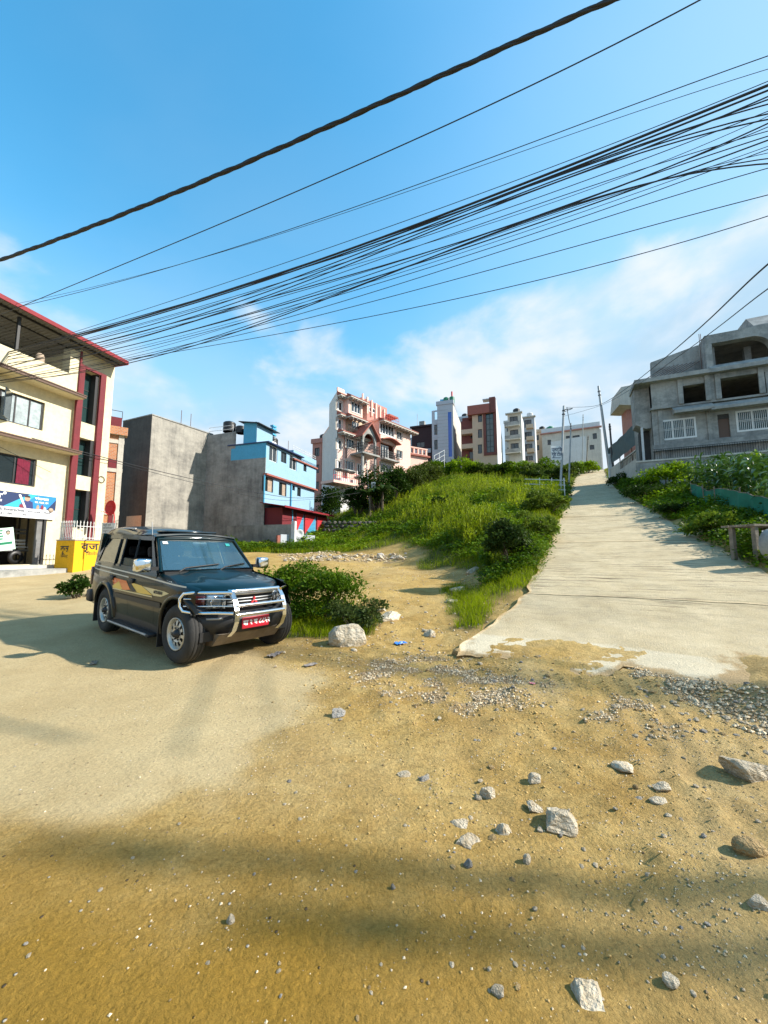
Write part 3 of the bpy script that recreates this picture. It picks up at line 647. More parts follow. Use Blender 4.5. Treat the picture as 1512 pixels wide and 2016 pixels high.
# ------------------------------------------------------------------ the cream house with the shop
def build_cream_house():
    H = Bld('cream_house', 'cream three storey house with maroon stair tower and red edged metal roof', 'house', 198, 21.0, 0.27, 0.78)
    xt = H.q(132, 960)[0]                    # where the stair tower meets the main front
    zr = H.q(228, 724)[1]                    # top of the tower
    xl = -9.5
    # main front
    w2 = H.rect(2, 792, 86, 826); w1 = H.rect(-45, 915, 72, 955)
    a = H.q(88, 808); w2 = (xt - 3.55, H.q(87, 815)[0], H.q(60, 842)[1], H.q(60, 784)[1])
    w1 = (xt - 3.85, H.q(71, 930)[0], H.q(40, 955)[1], H.q(40, 898)[1])
    shop = (xl + 1.0, H.q(86, 1060)[0], 0.12, H.q(50, 1016)[1])
    zp = H.q(110, 745)[1]; zs2 = H.q(140, 776, -0.7)[1]; zs1 = H.q(125, 888, -0.7)[1]
    H.wall(xl, xt, 0, zp, [w2, w1, shop], 'cream_paint')
    H.shell(xl, 0, 0.30, 9, 0, zs2 + 0.1, 'cream_paint')
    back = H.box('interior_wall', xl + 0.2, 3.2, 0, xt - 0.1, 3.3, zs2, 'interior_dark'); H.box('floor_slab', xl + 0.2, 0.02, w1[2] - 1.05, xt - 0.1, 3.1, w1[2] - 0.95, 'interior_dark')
    w = H.window(w2, nx=4, fw=0.07, split=True, pane=['glass_dark', 'curtain_glass', 'curtain_glass', 'curtain_glass'])
    # the sash that stands open
    sash = MB().box(0, -0.02, 0, 0.75, 0.02, w2[3] - w2[2] - 0.1); sash.xform(Matrix.Translation((w2[0] + 0.88, -0.02, w2[2] + 0.05)) @ Matrix.Rotation(math.radians(225), 4, 'Z'))
    sash.build('open_sash', MATS['glass_dark'], w)
    H.window(w1, nx=3, fw=0.07, split=True, pane='glass_dark', curtain=None)
    c = MB(); n = 16; xa, xb = w1[0] + (w1[1] - w1[0]) * 0.70, w1[1] - 0.22
    for i in range(n):
        u0, u1 = xa + (xb - xa) * i / n, xa + (xb - xa) * (i + 1) / n
        c.quad((u0, 0.105 + 0.02 * (i % 2) - 0.03, w1[2] + 0.08), (u1, 0.105 + 0.02 * ((i + 1) % 2) - 0.03, w1[2] + 0.08), (u1, 0.105 + 0.02 * ((i + 1) % 2) - 0.03, w1[3] - 0.1), (u0, 0.105 + 0.02 * (i % 2) - 0.03, w1[3] - 0.1))
    c.build('curtain', MATS['curtain_red'], H.root)
    # floor slabs that jut out, with brown drip edge
    for zz in (zs2, zs1):
        sl = H.box('balcony_slab', xl, -0.72, zz, xt - 0.02, -0.003, zz + 0.14, 'cream_paint')
        H.box('slab_edge', xl - 0.01, -0.775, zz + 0.03, xt + 0.02, -0.722, zz + 0.12, 'frame_brown', sl); H.box('slab_edge', xl - 0.01, -0.80, zz + 0.14, xt + 0.03, -0.70, zz + 0.19, 'frame_brown', sl)
    # roof terrace: parapet, pier, grey wall behind
    H.box('parapet', xl, -0.70, zs2 + 0.20, xt - 0.45, -0.55, zs2 + 1.0, 'cream_paint')
    H.box('pier', xt - 0.55, -0.25, zs2 + 0.19, xt - 0.02, 0.25, zr - 0.25, 'cream_paint')
    H.box('terrace_wall', xl, 2.6, zs2, xt, 2.75, zr - 0.3, 'raw_concrete')
    MB().lathe([(0.16, 0), (0.17, 0.1), (0.17, 0.5), (0.10, 0.62), (0, 0.63)], 14, (xt - 1.9, -0.3, zs2 + 0.9)).build('water_filter', MATS['curtain_tan'], H.root)
    for xp in (xl + 1.6, xl + 4.6): H.box('steel_post', xp, -0.5, zs2 + 0.2, xp + 0.1, -0.4, zr - 0.1, 'steel_dark')
    MB().tube([(xt - 0.06, -0.30, zs2 + 0.3), (xt - 0.06, -0.30, zr - 0.2)], 0.055, 8).build('downpipe', MATS['maroon_paint'], H.root)
    MB().tube([(xt - 0.02, -0.06, 0.1), (xt - 0.02, -0.06, zs2)], 0.03, 8).build('downpipe', MATS['cream_paint'], H.root)
    # stair tower
    g0 = H.q(150, 900, -0.12)[0]; g1 = H.q(183, 900, -0.12)[0]
    holes = []
    for ya, yb in ((728, 833), (864, 938), (966, 1040)):
        holes.append((g0, g1, H.q(165, yb)[1], H.q(165, ya)[1]))
    H.wall(xt, 0, 0, zr, holes, 'cream_paint', y=-0.12, t=0.42, name='tower_wall')
    H.shell(xt, 0, -0.119, 5.5, 0, zr, 'cream_paint', 'wall_shell')
    for k, h in enumerate(holes): H.window(h, y=-0.12, depth=0.40, nx=1, nz=(3, 2, 2)[k], fw=0.05, split=True, pane='glass_green')
    for h in holes: H.box('jamb_shade', g1 - 0.17, -0.10, h[2] + 0.003, g1 - 0.003, 0.26, h[3] - 0.003, 'frame_black')  # black strip standing in for the shade on the right-hand reveal
    for x0, x1 in ((g0 - 0.30, g0 - 0.002), (g1 + 0.002, g1 + 0.30)): H.box('pilaster', x0, -0.26, 0.0, x1, -0.123, holes[0][3] + 0.14, 'maroon_paint')
    H.box('lintel_band', g0 + 0.0, -0.25, holes[0][3] + 0.003, g1 - 0.0, -0.123, holes[0][3] + 0.138, 'maroon_paint')
    MB().lathe([(0.17, -0.02), (0.19, 0.0), (0.17, 0.02), (0.15, 0.0), (0.17, -0.02)], 20, (-0.3, -0.16, H.q(193, 944)[1]), 'y').build('cable_coil', MATS['tank_black'], H.root)
    # roof of ribbed sheet with a red fascia
    ze = H.q(248, 716, -1.0)[1] - 0.02; xr = H.q(248, 716, -1.0)[0]
    m = MB(); tilted_sheet(m, xl - 0.5, xr, -1.05, ze + 0.08, 6.5, ze - 0.35, 0.012, 0.18, 0.03); rf = m.build('roof', MATS['zinc_sheet'], H.root)
    H.box('fascia', xl - 0.5, -1.13, ze - 0.02, xr + 0.03, -1.06, ze + 0.17, 'red_sheet', rf); H.box('fascia', xr + 0.002, -1.13, ze - 0.05, xr + 0.06, 6.5, ze + 0.15, 'red_sheet', rf)
    for yy in (-0.55, 0.35, 1.3, 2.3): MB().box(xl - 0.4, yy, ze - 0.03, xr - 0.05, yy + 0.06, ze + 0.035 - yy * 0.057).build('purlin', MATS['steel_dark'], rf)
    # shop: frame, raised step, steel shutter box
    H.box('shop_jamb', shop[1] - 0.30, 0.05, 0.12, shop[1] - 0.003, 0.16, shop[3], 'zinc_sheet'); H.box('shop_jamb', shop[1] - 0.07, -0.04, 0.10, shop[1] + 0.04, 0.04, shop[3], 'frame_black')
    H.box('plinth', xl, -0.95, -0.5, xt + 0.6, -0.002, 0.10, 'offwhite_paint'); H.box('plinth_step', xl, -1.9, -0.6, xt + 0.4, -0.952, -0.05, 'raw_concrete')
    MB().lathe([(0.001, 0), (0.17, 0), (0.20, 0.30), (0.21, 0.30), (0.21, 0.33), (0.185, 0.33), (0.16, 0.03), (0, 0.03)], 18).build('bucket', MATS['tank_green'], None)
    bk = COL.objects[-1]; p = H.root.matrix_basis @ Vector((xt + 0.10, -0.55, 0.105)); bk.location = p
    tag(bk, 'small green plastic bucket on the plinth beside the shop', 'bucket')
    # goods in the shop: shelves of pipes
    sh = empty('pipe_rack', 'dark rack of grey pipes inside the open shop', 'rack', H.root.matrix_basis @ Vector((xt - 2.2, 1.5, 0.12)), H.root.rotation_euler.z)
    for xx in (-1.9, 1.4):
        for yy in (-0.3, 0.3): MB().box(xx, yy, 0, xx + 0.06, yy + 0.06, 2.3).build('upright', MATS['steel_dark'], sh)
    for k, (zz, mt) in enumerate(((0.62, 'steel'), (0.78, 'white_steel'), (0.94, 'white_steel'), (1.1, 'white_steel'), (1.45, 'steel'), (1.62, 'steel'))):
        MB().tube([(-2.4, -0.3 + 0.05 * k, zz), (1.5, -0.3 + 0.05 * k, zz + 0.02)], 0.055, 10).build('pipe', MATS[mt], sh)
    tr = MB().lathe([(0.16, -0.06), (0.29, -0.07), (0.32, 0.0), (0.29, 0.07), (0.16, 0.06), (0.16, -0.06)], 22, (0, 0, 0.32), 'y').build('tyre', MATS['tank_black'], None)
    tr.location = H.root.matrix_basis @ Vector((xt - 1.45, 0.75, 0.12)); tr.rotation_euler.z = H.root.rotation_euler.z; tag(tr, 'black tyre leaning on the shop floor', 'tyre')
    # sign over the shop
    zs0, zs3 = H.q(60, 1020, -0.10)[1], H.q(60, 973, -0.10)[1]; xs1 = H.q(109, 1000, -0.10)[0]
    build_shop_sign(H, xs1, zs0, zs3)
    # notice board that leans in the shop door
    pb = empty('election_board', 'pale green notice board with a portrait leaning in the shop opening', 'sign', H.root.matrix_basis @ Vector((shop[1] - 1.45, 0.16, 0.75)), H.root.rotation_euler.z)
    T = Matrix.Rotation(math.radians(-10), 4, 'Y')
    plain('mint_print', (0.55, 0.74, 0.62), 0.6); plain('mint_dark', (0.03, 0.18, 0.10), 0.6)
    MB().box(-1.7, -0.02, 0, 0.45, 0.0, 0.98).xform(T).build('panel', MATS['mint_print'], pb)
    for k in range(4): MB().box(-1.5, -0.024, 0.48 + 0.12 * k, 0.02 + 0.03 * (k % 2), -0.0215, 0.55 + 0.12 * k).xform(T).build('line_of_print', MATS['mint_dark'], pb)
    MB().box(-1.5, -0.024, 0.25, 0.35, -0.0215, 0.36).xform(T).build('line_of_print', MATS['tank_green'], pb)
    MB().lathe([(0, 0), (0.075, 0), (0.075, 0.004), (0, 0.004)], 18, (0.24, -0.026, 0.74), 'y').xform(T).build('portrait_face', MATS['curtain_tan'], pb)
    MB().lathe([(0, 0), (0.085, 0), (0.085, 0.003), (0, 0.003)], 18, (0.24, -0.024, 0.785), 'y').xform(T).build('portrait_hair', MATS['black_ink'], pb)
    return H

def build_shop_sign(H, x1, z0, z3):
    plain('print_navy', (0.012, 0.030, 0.10), 0.5); plain('print_blue', (0.015, 0.20, 0.50), 0.5); plain('print_cyan', (0.03, 0.36, 0.60), 0.5); plain('print_white', (0.74, 0.74, 0.78), 0.5)
    plain('print_skin', (0.45, 0.26, 0.17), 0.6); plain('print_shirt', (0.02, 0.035, 0.14), 0.6); plain('print_maroon', (0.20, 0.02, 0.04), 0.6)
    W = 6.2; h = z3 - z0; x0 = x1 - W; y = -0.11; hw = h * 0.40
    sg = empty('shop_sign', 'blue and white shop sign above the open shop front', 'sign', H.root.matrix_basis @ Vector((x0, y, z0)), H.root.rotation_euler.z)
    MB().box(0, 0, 0, W, 0.10, h).build('panel', MATS['print_white'], sg)
    def flat(name, pts, mat, lay): return MB().prism(pts, 'y', -0.003 * lay - 0.002, -0.003 * lay).build(name, MATS[mat], sg)
    flat('print_field', [(0, hw), (W, hw), (W, h), (0, h)], 'print_navy', 1)
    k = W - 2.1
    flat('print_band', [(k, hw), (W - 0.40, hw), (W - 0.02, h * 0.86), (W - 0.02, h), (k + 0.98, h)], 'print_blue', 2)
    flat('print_band', [(k, hw), (k + 0.55, hw), (k + 1.28, h), (k + 0.98, h)], 'print_cyan', 3)
    # printed figure with a white pipe
    fx = W - 1.22
    flat('printed_shirt', [(fx - 0.24, hw), (fx + 0.26, hw), (fx + 0.22, hw + 0.30), (fx + 0.06, hw + 0.36), (fx - 0.10, hw + 0.34), (fx - 0.22, hw + 0.22)], 'print_shirt', 4)
    flat('printed_arm', [(fx - 0.30, hw + 0.02), (fx - 0.14, hw), (fx - 0.12, hw + 0.13), (fx - 0.28, hw + 0.16)], 'print_maroon', 5)
    flat('printed_face', [(fx - 0.07 + 0.11 * math.cos(t) + 0.07, hw + 0.44 + 0.125 * math.sin(t)) for t in np.linspace(0, 2 * math.pi, 17)[:-1]], 'print_skin', 5)
    flat('printed_hair', [(fx + 0.115 * math.cos(t), hw + 0.49 + 0.10 * math.sin(t)) for t in np.linspace(0, math.pi, 9)], 'black_ink', 6)
    flat('printed_pipe', [(fx - 0.10, hw + 0.01), (fx - 0.02, hw + 0.01), (fx - 0.27, h - 0.07), (fx - 0.36, h - 0.09)], 'white_ink', 7)
    for dx, mt, hh in ((0.45, 'curtain_tan', 0.22), (0.63, 'print_maroon', 0.24), (0.74, 'curtain_pale', 0.14)):
        flat('printed_bottle', [(fx + dx - 0.07, hw + 0.005), (fx + dx + 0.07, hw + 0.005), (fx + dx + 0.06, hw + hh * 0.6), (fx + dx, hw + hh), (fx + dx - 0.06, hw + hh * 0.6)], mt, 4)
    MB().lathe([(0, 0), (0.11, 0), (0.11, 0.003), (0, 0.003)], 20, (W - 0.2, -0.014, hw), 'y').build('printed_seal', MATS['curtain_tan'], sg)
    def T(x, z, lay=4): return Matrix.Translation((x, -0.003 * lay - 0.004, z)) @ FACE
    text_mesh('letters', 'pioneer\u00b0', 0.36, MATS['white_ink'], sg, T(W - 2.02, hw + 0.36), 0, 1.0, 'RIGHT', bold=0.014)
    text_mesh('letters', 'UPVC & CPVC PIPES', 0.115, MATS['white_ink'], sg, T(W - 2.17, hw + 0.20), 0, 1.1, 'RIGHT', bold=0.006)
    text_mesh('letters', 'Pratik Enterprises', 0.165, MATS['grey_ink'], sg, T(W - 1.28, 0.27), 0, 1.05, 'RIGHT', bold=0.006)
    text_mesh('letters', '|', 0.165, MATS['grey_ink'], sg, T(W - 1.24, 0.27), 0, 1.05)
    text_mesh('letters', 'Sunwanthi, Lalitpur', 0.115, MATS['grey_ink'], sg, T(W - 1.17, 0.27), 0, 1.1, bold=0.003)
    text_mesh('letters', '9841340681  9851132295', 0.14, MATS['grey_ink'], sg, T(W - 1.20, 0.09), 0, 1.05, 'RIGHT', bold=0.003)
    text_mesh('letters', '\u0938\u0930\u094b\u0915\u093e\u0930\u0935\u093e\u0932\u093e', 0.15, MATS['white_ink'], sg, T(W - 0.92, h - 0.22), 0, 0.85, bold=0.006)
    text_mesh('letters', '\u0928\u0932, \u092a\u093e\u0907\u092a, \u0924\u093e\u0930', 0.12, MATS['white_ink'], sg, T(W - 0.92, h - 0.38), 0, 0.9, bold=0.003)
HOUSE_A = build_cream_house()

# ------------------------------------------------------------------ grey blocks, blue house
def build_left_row():
    # brick filled frame house behind the cream one
    B = Bld('brick_house', 'unplastered brick house squeezed between cream house and grey wall', 'house', 196, 26.0, 1.3, 0.9)
    zt = B.q(238, 858)[1]; x1 = B.q(240, 930)[0]
    B.shell(-2.5, x1, 0.0, 7, 0, zt, 'orange_brick', 'brick_wall', front=True)
    for xx in (-0.35, x1 - 0.32): B.box('column', xx, -0.06, 0, xx + 0.32, 0.05, zt, 'offwhite_paint')
    for yy in (868, 925, 1010): z = B.q(220, yy)[1]; B.box('beam', -2.5, -0.055, z - 0.14, x1 + 0.02, 0.04, z + 0.12, 'offwhite_paint')
    for y0, y1 in ((905, 930), (1000, 1040)): r = B.rect(213, y0, 229, y1); B.box('shutter', r[0], -0.04, r[2], r[1], 0.03, r[3], 'maroon_paint')
    zb = B.q(230, 845)[1]; B.box('brick_parapet', -2.5, -0.25, zt + 0.003, B.q(252, 850, -0.25)[0], 0.4, zb + 0.15, 'orange_brick'); B.box('roof_box', -2.5, -0.1, zb + 0.16, B.q(240, 830)[0], 1.5, B.q(230, 822)[1], 'maroon_paint')
    B.railing([(-0.6, 0.2, B.q(230, 822)[1]), (x1 - 0.2, 0.2, B.q(230, 822)[1])], 0.55, 'steel_dark', rails=1)
    # grey rendered block
    C = Bld('grey_block', 'tall blank grey cement block with one sunlit wall', 'building', 285, 33.0, 0.478, 1.6)
    zt = C.q(285, 812)[1]; xe = C.q(400, 900)[0]; w = C.shell(0, xe + 1.0, 0, 4.2, -0.5, zt, 'grey_cement', 'wall', front=True)
    C.box('roof_slab', -0.06, -0.06, zt + 0.002, xe + 1.05, 4.2, zt + 0.10, 'raw_concrete')
    C.box('shaded_wall', -0.03, 0.0, -0.5, -0.003, 4.2, zt, 'shaded_cement')  # weathered left face, its shade put into the dark colour
    for px in (362, 381): x = C.q(px, 830)[0]; MB().tube([(x, 0.4, zt), (x, 0.4, zt + 1.55)], 0.025, 6).build('rebar', MATS['rust'], C.root)
    C.box('brown_door', -0.06, 0.5, -0.4, -0.033, 2.6, C.q(262, 1012)[1], 'tan_paint')
    # blue house, front to the lane, grey party wall towards us
    D = Bld('blue_house', 'light blue house with grey party wall and shop shutters below', 'house', 519, 36.1, 0.33, 2.1)
    R = D.root; xe = D.q(622, 950)[0]
    z1 = D.q(519, 986)[1]; z2 = D.q(515, 930)[1]; z3 = D.q(523, 871)[1]; zg = D.q(519, 904)[1]
    up = [D.rect(530, 878, 546, 909), D.rect(553, 890, 564, 911), D.rect(570, 897, 584, 925), D.rect(597.5, 910, 603.5, 928)]
    lo = [D.rect(520.5, 939, 540, 968), D.rect(551, 950, 566, 976), D.rect(577.5, 956, 582.5, 965.5), D.rect(587, 960, 594, 977)]
    D.wall(0, xe, z2 + 0.05, z3, up, 'blue_paint', name='wall'); D.wall(0.12, xe - 0.15, z1 - 1.2, z2 - 0.12, lo, 'blue_paint', y=0.12, name='wall')
    D.shell(0.001, xe - 0.01, 0.23, 7.2, -1.0, z3 - 0.3, 'blue_paint')
    for r, nx, fr in zip(up, (2, 2, 2, 1), ('frame_white', 'frame_black', 'frame_white', 'frame_black')): D.window(r, nx=nx, fw=0.07, frame=fr, split=True)
    for k, (r, nx) in enumerate(zip(lo, (2, 2, 1, 1))):
        D.window(r, y=0.12, nx=nx, fw=0.06, split=True, pane=['glass_dark', 'curtain_tan'][:nx] if nx == 2 else 'glass_dark')
    D.box('red_band', -0.10, -0.22, z2 - 0.13, xe + 0.12, 0.2, z2 + 0.04, 'terracotta')
    # party wall steps down behind the sheet-clad storey
    m = MB(); zt = D.q(397, 857)[1]
    def pz(px, py): return plane_x(D, px, py)
    ym = pz(456, 880)[0]; zpt = pz(471, 849)[1]; zsb = pz(490, 904)[1]
    m.prism([(0.0, -1.5), (7.3, -1.5), (7.3, zpt - 0.1), (ym - 0.5, zpt), (ym - 0.5, zsb + 1.2), (ym, zsb + 1.2), (ym, zsb), (0.0, zsb)], 'x', -0.06, 0.0)
    m.build('party_wall', MATS['grey_cement2'], R)
    D.box('sheet_wall', -0.05, 0.0, zsb + 0.003, 0.0, ym - 0.003, z3 + 0.02, 'blue_sheet')
    D.box('roof_edge', -0.15, -0.35, z3 + 0.02, D.q(594, 899)[0], ym + 0.4, z3 + 0.13, 'print_navy')
    # rooftop: stair house with mono pitch roof, parapets, tanks, solar heater
    ys0, ys1 = pz(505, 845)[0], pz(480, 845)[0]; zr0 = pz(505, 830)[1]; xs1 = D.q(529, 850, 1.4)[0] + 0.6
    D.shell(0.0, 2.6, ys0, ys1, z3 + 0.13, zr0, 'blue_sheet', 'stair_house', front=True)
    D.box('stair_panel', 0.0, ys0 - 0.05, z3 + 0.131, 2.6, ys0 - 0.003, zr0 - 0.25, 'blue_paint')
    m = MB(); m.prism([(ys0 - 0.5, zr0 - 0.28), (ys1 + 0.4, zr0 + 0.10), (ys1 + 0.4, zr0 + 0.16), (ys0 - 0.5, zr0 - 0.22)], 'x', -0.35, 3.3); m.build('stair_roof', MATS['steel_dark'], R)
    x2 = D.q(578, 889)[0]; zq = D.q(600, 873)[1]
    D.box('parapet', x2, 0.0, z3 - 0.35, xe, 0.14, z3 + 0.55, 'blue_paint'); D.box('parapet', x2, 0.143, z3 - 0.3, x2 + 0.14, 4.5, z3 + 0.55, 'blue_sheet'); D.box('red_band', x2 - 0.1, -0.18, z3 - 0.5, xe + 0.15, 0.13, z3 - 0.36, 'terracotta')
    D.railing([(x2, 0.1, z3 + 0.55), (xe, 0.1, z3 + 0.55), (xe, 4, z3 + 0.55)], 0.5, 'white_steel', rails=2)
    D.railing([(0.1, ym, zpt), (0.1, 7.0, zpt)], 0.75, 'white_steel', rails=2)
    for x, y, r, h in ((x2 - 0.4, 4.2, 0.62, 1.5), (x2 + 1.2, 3.6, 0.66, 1.55)): D.tank(x, y, z3 + 1.1, r, h, 'tank_black')
    D.tank(0.9, 5.2, zpt + 0.35, 0.62, 1.15, 'tank_black'); D.tank(1.2, 4.0, zpt + 0.2, 0.5, 0.8, 'tank_black')
    D.box('tank_stand', x2 - 1.2, 3.0, z3 + 0.13, x2 + 2.1, 4.9, z3 + 1.08, 'blue_sheet')
    mast = MB().tube([(x2 + 1.4, 3.6, z3 + 2.6), (x2 + 1.4, 3.6, z3 + 4.2)], 0.04, 6)
    mast.build('mast', MATS['steel'], R)
    for k in range(4): MB().box(x2 + 1.05, 3.4, z3 + 2.9 + 0.33 * k, x2 + 1.75, 3.8, z3 + 3.08 + 0.33 * k).build('antenna_panel', MATS['blue_sheet'], R)
    MB().tube([(1.0, 1.6, z3 + 0.8), (x2 - 1.2, 1.6, z3 + 1.0)], 0.24, 12).build('solar_tank', MATS['white_steel'], R)
    for k in range(6): xx = 1.3 + k * (x2 - 2.8) / 6; MB().tube([(xx, 1.5, z3 + 0.75), (xx, 0.5, z3 + 0.2)], 0.05, 6).build('solar_tube', MATS['glass_dark'], R)
    for px, za in ((520.5, z2), (574, z2)): x = D.q(px, 950)[0] + 0.03; MB().tube([(x, 0.02, za - 0.13), (x, 0.02, z1 - 0.3)], 0.075, 8).build('downpipe', MATS['blue_sheet'], R)
    for px, h in ((605, 2.6),): x = D.q(px, 860)[0]; MB().tube([(x, 2.5, z3), (x, 2.5, z3 + h)], 0.03, 6).build('rebar', MATS['rust'], R)
    # shop lean-to with red roof and painted shutters
    xr = D.q(657, 1018, -2.6)[0]; zr = D.q(512, 985, -2.6)[1]
    m = MB(); m.prism([(-2.6, zr - 0.1), (0.1, zr + 0.35), (0.1, zr + 0.43), (-2.6, zr - 0.02)], 'x', -0.6, xr); rf = m.build('lean_to_roof', MATS['red_sheet'], R)
    D.box('eaves_board', -0.65, -2.66, zr - 0.16, xr + 0.05, -2.60, zr + 0.02, 'red_sheet', rf)
    ysh = -1.9; zs0 = D.q(620, 1056, ysh)[1]
    D.shell(0.2, xr - 0.25, ysh + 0.05, 0.1, -1.2, zr - 0.05, 'maroon_paint', 'lean_to_wall', front=True)
    plain('shutter_blue', (0.06, 0.30, 0.48), 0.55, var=0.15, vscale=2); plain('shutter_red', (0.45, 0.025, 0.035), 0.55, var=0.15, vscale=2)
    xa = [D.q(p, 1040, ysh)[0] for p in (583, 597, 600, 621, 624, 650)]
    for k in range(3):
        a, b = xa[2 * k], xa[2 * k + 1]; sm = MB(); n = 16; zt_ = zr - 0.35
        for i in range(n): z = zs0 - 0.2 + (zt_ - zs0 + 0.2) * i / n; dz = (zt_ - zs0 + 0.2) / n; sm.box(a, ysh - 0.02, z, b, ysh + 0.02, z + dz * 0.86)
        sh = sm.build('shutter', MATS['shutter_blue'], R)
        MB().prism([(a, zt_), (b, zt_), (a, zs0 + 0.1)], 'y', ysh - 0.028, ysh - 0.024).build('painted_triangle', MATS['shutter_red'], sh)
    D.box('post', xr - 0.2, -2.0, -1, xr - 0.12, -1.92, zr - 0.12, 'white_steel'); D.box('post', xa[0] - 0.75, -1.9, -1.0, xa[0] - 0.6, -1.8, zr - 0.12, 'blue_sheet')
    # low grey yard wall and white wall before the shops
    Y = Bld('yard_wall', 'low grey cement yard wall in front of the blue house', 'wall', 571, 32.5, 0.33, 1.6)
    Y.box('wall', 0, -0.1, -0.6, 0.2, 6.5, Y.q(571, 1032)[1], 'grey_cement2')
    Y.box('gate_post', -0.02, -0.45, -0.6, 0.28, -0.11, Y.q(571, 1026)[1], 'white_plaster')
    Wt = Bld('white_parapet', 'low white parapet wall before the painted shutters', 'wall', 553, 32.0, 1.0, 1.5)
    Wt.box('wall', 0, 0, -0.6, Wt.q(620, 1060)[0], 0.18, Wt.q(556, 1052)[1], 'panel_grey'); Wt.box('brick_end', -0.28, 0.02, -0.6, -0.003, 0.24, Wt.q(556, 1054)[1], 'terracotta')
    dish = empty('satellite_dish', 'small white satellite dish on the gate post below blue house', 'dish', Y.root.matrix_basis @ Vector((0.55, -0.6, 1.1)), 0.4)
    MB().lathe([(0, 0.12), (0.2, 0.09), (0.36, 0.0), (0.37, 0.01), (0.2, 0.105), (0, 0.135)], 20, (0, 0, 0.35), 'y').build('reflector', MATS['white_steel'], dish); MB().tube([(0, 0.13, 0.35), (0, 0.3, 0.0), (0, 0.3, -0.3)], 0.03, 6).build('stand', MATS['steel'], dish)
def plane_x(B, px, py):
    """(y, z) on the plane x = 0 of a building, seen through a picture point"""
    r = ray(px, py); det = r.x * -B.n.y + B.n.x * r.y
    k = (B.o.x * -B.n.y + B.n.x * B.o.y) / det; u = (r.x * B.o.y - r.y * B.o.x) / det
    return u, CAM_H + r.z * k - B.o.z
weathered('grey_cement2', (0.33, 0.325, 0.30), (0.12, 0.12, 0.115), 0.85, 0.7, 0.4, hard=0.5)
build_left_row()

